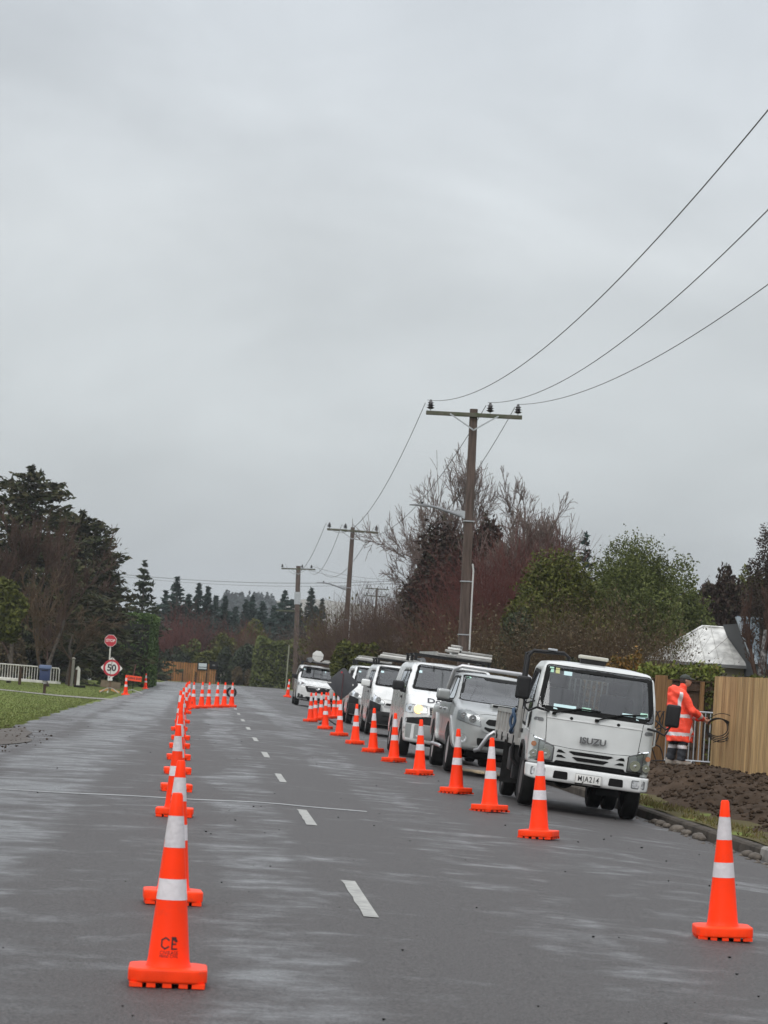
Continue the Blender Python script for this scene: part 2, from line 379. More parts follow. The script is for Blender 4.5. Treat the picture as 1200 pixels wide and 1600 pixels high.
# plates: a 2D outline projected on a body surface
def rpoly(P, r=.03, n=3):
    P = [Vector(p) for p in P]; o = []
    for i, p in enumerate(P):
        a = (P[i-1]-p); b = (P[(i+1) % len(P)]-p); ra = min(r, a.length*.45); rb = min(r, b.length*.45)
        p0 = p+a.normalized()*ra; p1 = p+b.normalized()*rb
        for k in range(n+1):
            t = k/n; o.append(tuple(p0*(1-t)**2+p*2*t*(1-t)+p1*t*t))
    return o
def plate(name, poly, bvh, side, m, parent, off=.004, th=.02, res=.12, hole=None, fit=False):
    """side: F front (x,z), L (y,z) at -x, R (y,z) at +x, T top (x,y); off in metres outwards"""
    bm = bmesh.new(); vs = [bm.verts.new((p[0], p[1], 0)) for p in poly]
    f = bm.faces.new(vs); bmesh.ops.triangulate(bm, faces=[f])
    xs = [p[0] for p in poly]; ys = [p[1] for p in poly]
    for ax_, lo, hi in ((0, min(xs), max(xs)), (1, min(ys), max(ys))):
        n = int((hi-lo)/res)
        for i in range(1, n+1):
            c = lo+(hi-lo)*i/(n+1); co = (c, 0, 0) if ax_ == 0 else (0, c, 0); no = (1, 0, 0) if ax_ == 0 else (0, 1, 0)
            bmesh.ops.bisect_plane(bm, geom=bm.verts[:]+bm.edges[:]+bm.faces[:], plane_co=co, plane_no=no)
    if hole:
        for i in range(len(hole)):
            a = Vector((*hole[i], 0)); b = Vector((*hole[(i+1) % len(hole)], 0)); nn = (b-a).cross(Vector((0, 0, 1)))
            bmesh.ops.bisect_plane(bm, geom=bm.verts[:]+bm.edges[:]+bm.faces[:], plane_co=a, plane_no=nn)
        hp = np.array(hole); cs = [fc.calc_center_median() for fc in bm.faces]
        dd = sd_poly(hp, np.array([c.x for c in cs]), np.array([c.y for c in cs]))
        bmesh.ops.delete(bm, geom=[fc for fc, d_ in zip(list(bm.faces), dd) if d_ < -1e-5], context='FACES')
    D = {'F': Vector((0, -1, 0)), 'L': Vector((-1, 0, 0)), 'R': Vector((1, 0, 0)), 'T': Vector((0, 0, 1)), 'B': Vector((0, 1, 0))}[side]
    def org(u, v):
        if side in 'FB': return Vector((u, 0, v))
        if side in 'LR': return Vector((0, u, v))
        return Vector((u, v, 0))
    def hit(u, v):
        o = org(u, v)+D*30; h = bvh.ray_cast(o, -D)
        if h[0] is None:
            h = bvh.find_nearest(org(u, v)+D*1.0)
        return h[0]
    uv = [(v.co.x, v.co.y) for v in bm.verts]
    for v in bm.verts: v.co = hit(v.co.x, v.co.y)
    if fit and len(uv) > 8:      # smooth pane: least-squares curved surface through the skin
        A_ = np.array([[1, u, w, u*u, w*w, u*w, u**4, w**3] for u, w in uv]); k_ = 1 if side in 'FB' else (0 if side in 'LR' else 2)
        yv = np.array([v.co[k_] for v in bm.verts]); c_, *_r = np.linalg.lstsq(A_, yv, rcond=None); yf = A_ @ c_
        for v, y_ in zip(bm.verts, yf): v.co[k_] = y_
    for v in bm.verts: v.co += D*off
    if th:
        r = bmesh.ops.extrude_face_region(bm, geom=bm.faces[:])
        bmesh.ops.translate(bm, vec=-D*th, verts=[g for g in r['geom'] if isinstance(g, bmesh.types.BMVert)])
    bmesh.ops.recalc_face_normals(bm, faces=bm.faces)
    me = bpy.data.meshes.new(name); bm.to_mesh(me); bm.free()
    o = link(name, me, m, parent)
    me.polygons.foreach_set('use_smooth', [True]*len(me.polygons)); me.set_sharp_from_angle(angle=R_(40))
    return o
def inset_poly(P, d):
    P = [Vector(p) for p in P]; c = sum(P, Vector((0, 0)))/len(P); n = len(P); o = []
    area = sum(P[i].x*P[(i+1) % n].y-P[(i+1) % n].x*P[i].y for i in range(n)); sg = 1 if area > 0 else -1
    for i in range(n):
        a = (P[i]-P[i-1]).normalized(); b = (P[(i+1) % n]-P[i]).normalized()
        na = Vector((-a.y, a.x))*sg; nb = Vector((-b.y, b.x))*sg; k = (na+nb); k = k/max(.3, k.length_squared)*2
        o.append(tuple(P[i]+k*d*.999/1.0*1.0*0.5*2/2))
    return o

# ------------------------------------------------------------------ vegetation tools
def leaves(name, C, size, m, parent, aspect=.55, axis=None, jit=.35, up=0.0):
    """diamond leaf faces at centres C (N,3); axis (N,3) optional long direction"""
    C = np.asarray(C, float); n = len(C)
    if axis is None: a = rng.normal(size=(n, 3)); a[:, 2] += up
    else: a = np.asarray(axis, float)+rng.normal(size=(n, 3))*jit
    a /= np.linalg.norm(a, axis=1)[:, None]+1e-9
    b = np.cross(a, rng.normal(size=(n, 3))); b /= np.linalg.norm(b, axis=1)[:, None]+1e-9
    s = (size*(.6+.8*rng.random(n)))[:, None] if np.isscalar(size) else np.asarray(size)[:, None]
    V = np.stack([C-a*s, C+b*s*aspect, C+a*s, C-b*s*aspect], 1).reshape(-1, 3)
    return from_np(name, V, np.arange(4*n).reshape(n, 4), m, parent)
def tubes(name, A, B, ra, rb, m, parent=None, n=3, smooth=True):
    """many straight tapered twigs in one mesh"""
    A = np.asarray(A, float); B = np.asarray(B, float); ra = np.asarray(ra); rb = np.asarray(rb); k = len(A)
    t = B-A; t /= np.linalg.norm(t, axis=1)[:, None]+1e-9
    ref = np.where(np.abs(t[:, 2:3]) < .9, [[0, 0, 1.]], [[1., 0, 0]]); u = np.cross(t, ref); u /= np.linalg.norm(u, axis=1)[:, None]; w = np.cross(t, u)
    V = np.zeros((k, 2*n, 3))
    for i in range(n):
        c, s_ = math.cos(2*math.pi*i/n), math.sin(2*math.pi*i/n)
        V[:, i] = A+(u*c+w*s_)*ra[:, None]; V[:, n+i] = B+(u*c+w*s_)*rb[:, None]
    base = np.arange(k)[:, None]*2*n
    F = np.concatenate([base+np.array([[i, (i+1) % n, n+(i+1) % n, n+i]]) for i in range(n)])
    return from_np(name, V.reshape(-1, 3), F, m, parent, smooth)
def branch(segs, p, d, L, r, lv, spread=.55, kids=3, up=.12, gn=None, wob=.12, minr=.006, lfac=.68):
    g = gn or rng; n = 4 if lv > 0 else 3; d = d/np.linalg.norm(d); pts = [p]
    for i in range(n):
        d = d+g.normal(size=3)*wob; d[2] += up*.4; d /= np.linalg.norm(d)
        q = p+d*L/n; r2 = max(minr, r*(1-.5/n)); segs.append((p, q, r, r2)); p = q; r = r2; pts.append((p, d, r))
    if lv <= 0: return
    for i in range(kids+g.integers(0, 2)):
        k = g.integers(1, n+1); q, dd, rr = pts[k]; side = g.normal(size=3); side -= dd*(side@dd); side /= np.linalg.norm(side)
        nd = dd+side*(spread*(.6+.8*g.random())); nd[2] += up
        branch(segs, q, nd, L*lfac*(.7+.5*g.random()), max(minr, rr*.62), lv-1, spread, kids, up, g, wob, minr, lfac)
def bare_tree(name, label, cat, loc, H, m, lv=5, spread=.6, kids=3, up=.15, r=.1, group=None, stems=1, lean=0, seed=1, width=1.0, mbark=None, minr=.008, base=.35, lfac=.68, wob=.15):
    t = thing(name, label, cat, loc, (0, 0, 0), group); g = np.random.default_rng(seed); segs = []
    for s in range(stems):
        d = np.array([lean+g.normal()*.12*stems**.5, g.normal()*.12*stems**.5, 1.]); branch(segs, np.array([g.normal()*.08*(stems-1), g.normal()*.08*(stems-1), 0]), d, H*base, r, lv, spread, kids, up, g, wob, minr, lfac)
    A = np.array([s[0] for s in segs]); B = np.array([s[1] for s in segs]); ra = np.array([s[2] for s in segs]); rb = np.array([s[3] for s in segs])
    k = H/np.percentile(B[:, 2], 99.6); A *= k; B *= k; A[:, :2] *= width; B[:, :2] *= width
    big = ra > r*.5
    tubes('trunk', A[big], B[big], ra[big], rb[big], mbark or M['bark'], t, 7); tubes('crown', A[~big], B[~big], ra[~big], rb[~big], m, t, 3)
    return t
def bush_twigs(name, label, cat, loc, w, dp, H, m, n=900, group=None, seed=1, fan=.35, r=.012, leafmat=None, nl=0, ls=.05, flat=0):
    """multi-stemmed bare shrub: many curved shoots fanning up, each with side twigs"""
    t = thing(name, label, cat, loc, (0, 0, 0), group); g = np.random.default_rng(seed); A = []; B = []; ra = []; rb = []; tips = []
    for i in range(n):
        x, y = g.uniform(-.5, .5)*w, g.uniform(-.5, .5)*dp; p = np.array([x*.55, y*.55, 0.]); env = math.sqrt(max(.05, 1-(2*x/w)**2*.8*(1-flat)))
        Ht = H*env*(.55+.5*g.random()); d = np.array([x/w*fan*2+g.normal()*.12, y/dp*fan*2+g.normal()*.12, 1.]); ns = 5
        rr = r*(.7+.6*g.random())
        for s in range(ns):
            d = d+g.normal(size=3)*.13; d[2] = max(d[2], .35); d /= np.linalg.norm(d); q = p+d*Ht/ns; A.append(p); B.append(q); ra.append(rr*(1-s*.17)); rb.append(rr*(1-(s+1)*.17))
            if s > 0:
                for _ in range(2):
                    e_ = d+g.normal(size=3)*.6; e_[2] += .25; e_ /= np.linalg.norm(e_); q2 = q+e_*Ht*.16*(.5+g.random()); A.append(q); B.append(q2); ra.append(rr*.5); rb.append(rr*.25); tips.append(q2)
            p = q
        tips.append(p)
    tubes('branches', A, B, ra, rb, m, t, 3)
    if nl:
        T = np.array(tips); C = T[g.integers(0, len(T), nl)]+g.normal(size=(nl, 3))*.06
        leaves('foliage', C, ls, leafmat, t)
    return t
def blob_points(blobs, n, g, shell=.55):
    """points in the outer part of a set of ellipsoid blobs (cx,cy,cz,rx,ry,rz)"""
    b = np.array(blobs, float); vol = (b[:, 3]*b[:, 4]*b[:, 5])**(2/3); k = g.choice(len(b), n, p=vol/vol.sum())
    d = g.normal(size=(n, 3)); d /= np.linalg.norm(d, axis=1)[:, None]
    rad = shell+(1.08-shell)*g.random(n)**.6
    return b[k, :3]+d*b[k, 3:]*rad[:, None], d
def crown_blobs(w, dp, z0, z1, n, g, rr=(.22, .36), top=1.0):
    """random clump centres filling an egg-shaped crown"""
    out = []; H = z1-z0
    while len(out) < n:
        d = g.normal(size=3); d /= np.linalg.norm(d); q = .45+.4*g.random()
        z = d[2]*q; k = (1-.35*max(0, z)*top); r = g.uniform(*rr)
        out.append((d[0]*q*w/2*k, d[1]*q*dp/2*k, z0+H/2+z*H/2, r*w/2*1.15, r*dp/2*1.15, r*H/2*.95))
    return out
def leafy(name, label, cat, loc, w, dp, z0, z1, m, n=9000, ls=.09, nb=26, group=None, seed=1, trunk=.12, top=1.0, rr=(.22, .36), aspect=.55, up=.3, mbark=None, sprays=0):
    t = thing(name, label, cat, loc, (0, 0, 0), group); g = np.random.default_rng(seed)
    bl = crown_blobs(w, dp, z0, z1, nb, g, rr, top); bl.append((0, 0, (z0+z1)/2, w*.3, dp*.3, (z1-z0)*.33))
    P_, d = blob_points(bl, n, g); P_ = P_[P_[:, 2] > .03]
    if sprays:
        b = np.array(bl); k = g.integers(0, len(b), sprays); dd = g.normal(size=(sprays, 3)); dd[:, 2] = np.abs(dd[:, 2]); dd /= np.linalg.norm(dd, axis=1)[:, None]
        for j in range(5): P_ = np.concatenate([P_, b[k, :3]+dd*b[k, 3:]*(1.0+.09*j)+g.normal(size=(sprays, 3))*.02])
    leaves('crown', P_, ls, m, t, aspect, up=up)
    segs = []; zt = z0+(z1-z0)*.35
    mb = MB(); mb.tube([(0, 0, -.2), (.04, .02, zt*.5), (-.02, 0, zt), (.03, 0, z0+(z1-z0)*.75)], [trunk, trunk*.85, trunk*.6, trunk*.2], 8)
    for b in bl[:10]: mb.tube([(0, 0, zt*.6), (b[0]*.5, b[1]*.5, (zt+b[2])/2), (b[0], b[1], b[2])], [trunk*.45, trunk*.3, trunk*.12], 5)
    mb.build('trunk', mbark or M['bark'], t, smooth=True); return t
def conifer_mesh(H, R0, m, parent, g, levels=26, nb=9, dens=22, ls=.16, droop=-.1, z0=.06, power=.8, gap=.25, flat=0.0):
    C = []; D = []; A = []; B = []; ra = []
    for i in range(levels):
        f = z0+(1-z0)*(i/(levels-1)); z = f*H; R_l = R0*(1-f)**power*(.75+.4*g.random())+.05
        if flat: R_l = R0*min(1, (1-f)**.45*1.15)*(.7+.45*g.random())+.1
        for b in range(nb):
            if g.random() < gap*.6: continue
            az = g.random()*6.283; Lb = R_l*(.65+.5*g.random()); sl = droop+g.normal()*.10
            dr = np.array([math.cos(az), math.sin(az), sl]); p0 = np.array([0, 0, z+g.normal()*H*.01])
            A.append(p0); B.append(p0+dr*Lb*.9); ra.append(.012+.012*Lb)
            k = max(4, int(dens*Lb/R0)+3); t = g.random(k)**.6; spread = .28*Lb*(1-.75*t)+.04
            off = g.normal(size=(k, 3))*spread[:, None]*np.array([1, 1, .28])
            c = p0+dr*(Lb*t)[:, None]+off; c[:, 2] += (t**2)*Lb*(.18 if not flat else .05); C.append(c); dd = np.tile(dr, (k, 1))+g.normal(size=(k, 3))*.45; D.append(dd)
    C = np.concatenate(C); D = np.concatenate(D)
    leaves('crown', C, ls, m, parent, .38, axis=D, jit=.1)
    A = np.array(A); B = np.array(B); ra = np.array(ra)
    tz = np.linspace(-.3, H*.985, 9); tr_ = (R0*.07+.05)*(1-np.linspace(0, 1, 9))+.012; q = np.stack([0*tz, 0*tz, tz], 1)
    tubes('trunk', np.concatenate([A, q[:-1]]), np.concatenate([B, q[1:]]), np.concatenate([ra, tr_[:-1]]), np.concatenate([ra*.3, tr_[1:]]), M['bark'], parent, 5)
def conifer(name, label, cat, loc, H, R0, m, group=None, seed=1, **kw):
    t = thing(name, label, cat, loc, (0, 0, 0), group); conifer_mesh(H, R0, m, t, np.random.default_rng(seed), **kw); return t
def hedge(name, label, loc, w, dp, H, m, n=12000, ls=.08, seed=1, rot=0, group=None, cat='hedge', bumps=.12, taper=.05):
    t = thing(name, label, cat, loc, (0, 0, rot), group); g = np.random.default_rng(seed)
    ar = np.array([w*H, w*H*.35, dp*H, dp*H, w*dp]); k = g.choice(5, n, p=ar/ar.sum()); u = g.random(n)-.5; v = g.random(n); dep = (g.random(n)**2)*.35
    P_ = np.zeros((n, 3)); zz = v*H
    for i, (fx, fy) in enumerate(((0, -1), (0, 1), (-1, 0), (1, 0))):
        s = k == i
        if fy: P_[s] = np.stack([u[s]*w, fy*(dp/2-dep[s])*np.ones(s.sum()), zz[s]], 1)
        else: P_[s] = np.stack([fx*(w/2-dep[s]), u[s]*dp, zz[s]], 1)
    s = k == 4; P_[s] = np.stack([u[s]*w, (v[s]-.5)*dp, H-dep[s]*.6], 1)
    tp = 1-taper*P_[:, 2]/H; P_[:, 0] *= tp; P_[:, 1] *= tp
    wv = bumps*(np.sin(P_[:, 0]*2.1+seed)+np.sin(P_[:, 1]*1.7+2*seed)+np.sin(P_[:, 2]*2.9+P_[:, 0]*1.3))/2
    P_ += wv[:, None]*np.array([.5, .5, .6])*(P_[:, 2:3]/H*.7+.3); P_ += g.normal(size=P_.shape)*.05
    P_ = P_[P_[:, 2] > 0]
    leaves('foliage', P_, ls, m, t, .55, up=.5)
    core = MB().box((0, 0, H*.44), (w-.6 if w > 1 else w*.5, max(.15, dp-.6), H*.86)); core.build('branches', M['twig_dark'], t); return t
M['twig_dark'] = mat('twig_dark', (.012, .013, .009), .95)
def inset_poly(P, d):
    P = [Vector(p) for p in P]; n = len(P); o = []
    area = sum(P[i].x*P[(i+1) % n].y-P[(i+1) % n].x*P[i].y for i in range(n)); sg = 1 if area > 0 else -1
    for i in range(n):
        a = (P[i]-P[i-1]).normalized(); b = (P[(i+1) % n]-P[i]).normalized()
        na = Vector((-a.y, a.x))*sg; nb = Vector((-b.y, b.x))*sg; o.append(tuple(P[i]+(na+nb)*d/max(.4, 1+na.dot(nb))))
    return o
# ================================================================== SETTING
def road_material():
    m = bpy.data.materials.new('wet_asphalt'); m.use_nodes = True; t = m.node_tree; b = t.nodes['Principled BSDF']; A = t.nodes.new; K = t.links.new
    g = A('ShaderNodeNewGeometry'); sp = A('ShaderNodeSeparateXYZ'); K(g.outputs['Position'], sp.inputs[0])
    def noise(sc, st, det=4, rough=.5, dist=0):
        mp_ = A('ShaderNodeMapping'); mp_.inputs['Scale'].default_value = st; K(g.outputs['Position'], mp_.inputs[0])
        n = A('ShaderNodeTexNoise'); n.inputs['Scale'].default_value = sc; n.inputs['Detail'].default_value = det; n.inputs['Roughness'].default_value = rough; n.inputs['Distortion'].default_value = dist
        K(mp_.outputs[0], n.inputs['Vector']); return n.outputs[0]
    def mth(op, a, c=None, clamp=False):
        q = A('ShaderNodeMath'); q.operation = op; q.use_clamp = clamp
        for i, v in enumerate((a, c)):
            if v is None: continue
            if isinstance(v, (int, float)): q.inputs[i].default_value = v
            else: K(v, q.inputs[i])
        return q.outputs[0]
    def mrg(v, a, c, d, e_):
        q = A('ShaderNodeMapRange'); q.interpolation_type = 'SMOOTHSTEP'
        for i, w_ in zip((1, 2, 3, 4), (a, c, d, e_)): q.inputs[i].default_value = w_
        K(v, q.inputs[0]); return q.outputs[0]
    big = noise(.35, (1, .35, 1), 5, .55, .4); mid = noise(1.6, (1.0, .9, 1), 6, .65); fine = noise(60, (1, 1, 1), 3, .6); chips = noise(190, (1, 1, 1), 2, .6)
    streak = noise(1.1, (.8, 1.0, 1), 8, .75, .3)          # water lying across the camber
    wob = mth('MULTIPLY', mth('SUBTRACT', big, .5), 1.6)
    x = mth('ADD', sp.outputs['X'], wob)
    def band(c, w): return mrg(mth('ABSOLUTE', mth('SUBTRACT', x, c)), w*.55, w, 1, 0)
    bands = mth('ADD', mth('ADD', band(-1.95, .95), mth('MULTIPLY', band(-3.4, .6), .7)), mth('MULTIPLY', band(.55, .42), .62)); bands = mth('ADD', bands, mth('MULTIPLY', band(2.35, .5), .5))
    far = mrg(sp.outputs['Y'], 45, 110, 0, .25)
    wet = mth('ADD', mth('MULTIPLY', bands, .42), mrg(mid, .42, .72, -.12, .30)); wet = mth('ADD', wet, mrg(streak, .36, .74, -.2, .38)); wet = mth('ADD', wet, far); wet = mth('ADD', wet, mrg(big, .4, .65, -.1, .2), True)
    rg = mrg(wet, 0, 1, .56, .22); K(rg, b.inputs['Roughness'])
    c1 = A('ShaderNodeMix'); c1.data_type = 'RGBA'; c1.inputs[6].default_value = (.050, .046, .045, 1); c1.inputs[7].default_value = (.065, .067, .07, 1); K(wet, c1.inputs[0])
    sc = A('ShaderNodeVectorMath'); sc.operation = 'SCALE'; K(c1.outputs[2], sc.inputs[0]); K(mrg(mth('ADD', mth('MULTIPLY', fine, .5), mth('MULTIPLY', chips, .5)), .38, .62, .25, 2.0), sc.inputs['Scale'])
    # sparse dark crumbs and cracks
    cr = noise(14, (1, 1, 1), 2, .4); crm = mrg(cr, .70, .73, 1, .45)
    sc2 = A('ShaderNodeVectorMath'); sc2.operation = 'SCALE'; K(sc.outputs[0], sc2.inputs[0]); K(crm, sc2.inputs['Scale']); K(sc2.outputs[0], b.inputs['Base Color'])
    K(mrg(wet, 0, 1, .22, .55), b.inputs['Specular IOR Level'])
    bp = A('ShaderNodeBump'); bp.inputs['Distance'].default_value = .012; K(mth('ADD', mth('MULTIPLY', chips, .5), fine), bp.inputs['Height']); K(mrg(wet, 0, 1, .9, .3), bp.inputs['Strength'])
    bp2 = A('ShaderNodeBump'); bp2.inputs['Distance'].default_value = .03; bp2.inputs['Strength'].default_value = .10; K(mid, bp2.inputs['Height']); K(bp.outputs[0], bp2.inputs['Normal']); K(bp2.outputs[0], b.inputs['Normal'])
    return m
M['road'] = road_material()
M['paint_line'] = mat('paint_line', (.33, .33, .305), .55, col2=(.20, .20, .19), scale=9, bump=.4, bscale=80, coord='Object', detail=8)
M['soil'] = mat('soil', (.034, .023, .015), .95, spec=.08, col2=(.060, .041, .028), scale=2.4, bump=.9, bscale=12, detail=8)
M['mud'] = mat('mud', (.055, .043, .034), .7, spec=.2, col2=(.095, .088, .08), scale=1.3, bump=.6, bscale=16, detail=8)
M['lawn'] = mat('lawn', (.095, .130, .032), .95, spec=.05, col2=(.135, .155, .048), scale=.55, bump=.6, bscale=30, detail=7)
M['verge'] = mat('verge', (.085, .078, .03), .95, spec=.08, col2=(.07, .055, .03), scale=1.6, bump=.7, bscale=25, detail=8)
M['gravel'] = mat('gravel', (.20, .19, .17), .85, var=.3, scale=6, bump=.5, bscale=60)
M['stone'] = mat('stone', (.10, .085, .07), .7, spec=.25, var=.4, scale=6, bump=.3, bscale=20)

def sheet(name, xs, ys, zf, m, kind='structure', xf=None):
    V = [(xf(x, y) if xf else x, y, 0) for y in ys for x in xs]; V = [(a, b_, zf(a, b_)) for a, b_, _ in V]; nx = len(xs)
    F = [(j*nx+i, j*nx+i+1, (j+1)*nx+i+1, (j+1)*nx+i) for j in range(len(ys)-1) for i in range(nx-1)]
    return tag(from_np(name, V, F, m, None, True), kind=kind)
lin = lambda a, b_, n: list(np.linspace(a, b_, n))
def left_edge(y): return -3.95+max(0, min(1, (y-85)/60))*.75 + .07*math.sin(y*1.3)+.05*math.sin(y*3.7+1)
def road_x(x, y): return left_edge(y)+(x/1.0)*(6.15-left_edge(y))
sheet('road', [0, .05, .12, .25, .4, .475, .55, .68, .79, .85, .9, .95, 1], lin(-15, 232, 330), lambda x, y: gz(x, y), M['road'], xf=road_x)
sheet('side_road', lin(-160, -3.3, 30)+lin(-3, 6.1, 12)+lin(6.2, 120, 30), [186, 190, 200, 208, 214, 218], lambda x, y: -.052 if 188 < y < 216 else -.075, M['road'])
# ground: one sheet round the roads, reaching the horizon
g_ = MB()
def gquad(x0, x1, y0, y1, z=-.09): g_.add([(x0, y0, z), (x1, y0, z), (x1, y1, z), (x0, y1, z)], [(0, 1, 2, 3)])
gquad(-4000, -3.15, -600, 4500); gquad(-3.15, 6.28, 214, 4500); gquad(6.28, 4000, -600, 4500); gquad(-3.15, 6.28, -600, -14)
tag(g_.build('ground', M['lawn']), kind='structure')
def lawn_z(x, y):
    e = max(0, min(1, (-3.9-x)/2.2)); return -.085+.05*e+.03*math.sin(x*.7+y*.13)*e + .06*max(0, min(1, (y-95)/10))*max(0, min(1, (-6-x)/3))
sheet('lawn', lin(-60, -16, 10)+lin(-14, -4.6, 20)+lin(-4.4, -3.6, 6), lin(-20, 186, 150), lambda x, y: lawn_z(x, y) if x < -4.1+.5 else -.12, M['lawn'], xf=lambda x, y: x if x < -4.5 else x+(left_edge(y)+3.75))
# driveway crossing the lawn to the left
dw = MB()
for i in range(18):
    x0, x1 = -24+i*1.15, -24+(i+1)*1.15
    dw.add([(x0, 108+.3*math.sin(i), lawn_z(x0, 108)+.02), (x1, 108+.3*math.sin(i+1), lawn_z(x1, 108)+.02), (x1, 111.2, lawn_z(x1, 111)+.02), (x0, 111.2, lawn_z(x0, 111)+.02)], [(0, 1, 2, 3)])
tag(dw.build('driveway', M['gravel']), kind='structure')
# muddy shoulder on the left
g = np.random.default_rng(5)
V = [(-4.3, 50, 0)]; F = []
for k in range(60):
    a = k/60*6.283; rr = 1+.16*math.sin(3*a)+.10*math.sin(7*a+1)+.06*math.sin(13*a)
    V.append((-4.35+1.15*rr*math.cos(a), 49+11*rr*math.sin(a), 0))
ms = MB(); ms.add([(x, y, max(gz(x, y), lawn_z(x, y) if x < -4 else -9)+.012) for x, y, _ in V], [(0, i, i % 60+1) for i in range(1, 61)]); tag(ms.build('mud_patch', M['mud']), kind='structure')
def pebbles(name, n, fx, smin_, smax, m, seed, flat=.6):
    g = np.random.default_rng(seed); oc = np.array([(1, 0, 0), (-1, 0, 0), (0, 1, 0), (0, -1, 0), (0, 0, 1), (0, 0, -1), (.6, .6, .5), (-.6, .6, .5), (.6, -.6, .5), (-.6, -.6, .5)])
    FF = np.array([(0, 6, 8), (0, 2, 6), (2, 7, 6), (2, 1, 7), (1, 9, 7), (1, 3, 9), (3, 8, 9), (3, 0, 8), (4, 6, 7), (4, 7, 9), (4, 9, 8), (4, 8, 6), (5, 2, 0), (5, 1, 2), (5, 3, 1), (5, 0, 3)])
    V = []; F = []
    for i in range(n):
        c = np.array(fx(g)); s = smin_+(smax-smin_)*g.random()**2.5; q = oc*(1+.25*g.normal(size=(10, 3)))*s*np.array([1, 1, flat]); a = g.random()*6.28
        q = np.stack([q[:, 0]*math.cos(a)-q[:, 1]*math.sin(a), q[:, 0]*math.sin(a)+q[:, 1]*math.cos(a), q[:, 2]], 1)+c; F.append(FF+10*i); V.append(q)
    return from_np(name, np.concatenate(V), np.concatenate(F), m)
def mudp(g):
    a = g.random()*6.283; r = g.random()**.5; x = -4.2+1.5*r*math.cos(a); y = 50+11*r*math.sin(a); return (x, y, max(gz(x), lawn_z(x, y) if x < -4 else -9)+.015)
tag(pebbles('loose_gravel', 420, mudp, .006, .030, M['soil'], 3), 'scattered mud crumbs and gravel on the left shoulder of the road', 'gravel', kind='stuff')
def roadcrumb(g): x = g.uniform(-3.5, 6); y = 12+60*g.random()**1.3; return (x, y, gz(x)+.004)
tag(pebbles('road_grit', 300, roadcrumb, .004, .015, M['black_trim'], 4), 'small dark stones scattered over the wet asphalt', 'grit', kind='stuff')
# blades of grass along the lawn
n = 42000; yy = 52+130*g.random(n)**1.6; xx = left_edge(90)-.05-(g.random(n)**1.4)*(yy*.085-1.5).clip(.5, 14)
le = np.array([left_edge(v) for v in yy]); xx = np.minimum(xx, le-.02-.15*g.random(n)); zz = np.array([lawn_z(a, b_) for a, b_ in zip(xx, yy)]); h_ = .014+.03*g.random(n)
P0 = np.stack([xx, yy, zz], 1); wv = g.normal(size=(n, 2))*.02; tip = P0+np.stack([wv[:, 0], wv[:, 1], h_], 1); dx = np.stack([.006+.006*g.random(n), np.zeros(n), np.zeros(n)], 1)
tag(from_np('grass', np.stack([P0-dx, P0+dx, tip], 1).reshape(-1, 3), np.arange(3*n).reshape(n, 3), M['grass']), 'short green grass on the left lawn', 'grass', kind='stuff')

# centre line dashes: 3 m paint, 7 m gap
dashes = []
for i in range(-1, 11):
    y0 = 17.85+i*10.2; mb = MB(); zz = lambda x, y: gz(x, y)+.004
    k = 8; pts = [(1.14-.05, 1.14+.05, y0+3*j/k) for j in range(k+1)]
    mb.add([(x, y, zz(x, y)) for a, b_, y in pts for x in (a+.006*math.sin(y*40), b_+.006*math.sin(y*33))], [(2*j, 2*j+1, 2*j+3, 2*j+2) for j in range(k)])
    tag(mb.build('centre_line_dash', M['paint_line']), kind='structure')
# pale sealed joint across the road
sj = MB(); pts = [(left_edge(32)+.1+(5.9-.1)*i/24, 32.4-.55*(i/24)+.06*math.sin(i*1.1)) for i in range(25)]
sj.add([(x, y+s, gz(x, y)+.004) for x, y in pts for s in (-.13*(1-.025*i), .13*(1-.02*i))], [(2*j, 2*j+1, 2*j+3, 2*j+2) for j in range(24)])
M['joint'] = mat('joint', (.20, .20, .20), .28, var=.25, scale=3)
tag(sj.build('sealed_joint', M['joint']), kind='structure')
# kerb
def kerb(y0, y1, m, dz=0):
    ys = lin(y0, y1, max(2, int((y1-y0)/2)+2)); prof = [(6.13, -.26), (6.145, -.12), (6.17, -.097), (6.285, -.092), (6.31, -.26)]
    mb = MB(); V = [(x+.012*math.sin(y*1.7), y, z+dz+(.15 if y > 150 else 0)*0) for y in ys for x, z in prof]; n = len(prof)
    mb.add(V, [(j*n+i, j*n+i+1, (j+1)*n+i+1, (j+1)*n+i) for j in range(len(ys)-1) for i in range(n-1)]+[tuple(range(n)), tuple((len(ys)-1)*n+i for i in range(n))][:2])
    return tag(mb.build('kerb', m), kind='structure')
M['kerb_dark'] = mat('kerb_dark', (.050, .042, .034), .85, spec=.15, var=.4, scale=3, bump=.5, bscale=20)
kerb(30.9, 186, M['kerb_dark']); kerb(-10, 30.85, M['concrete'], .012)
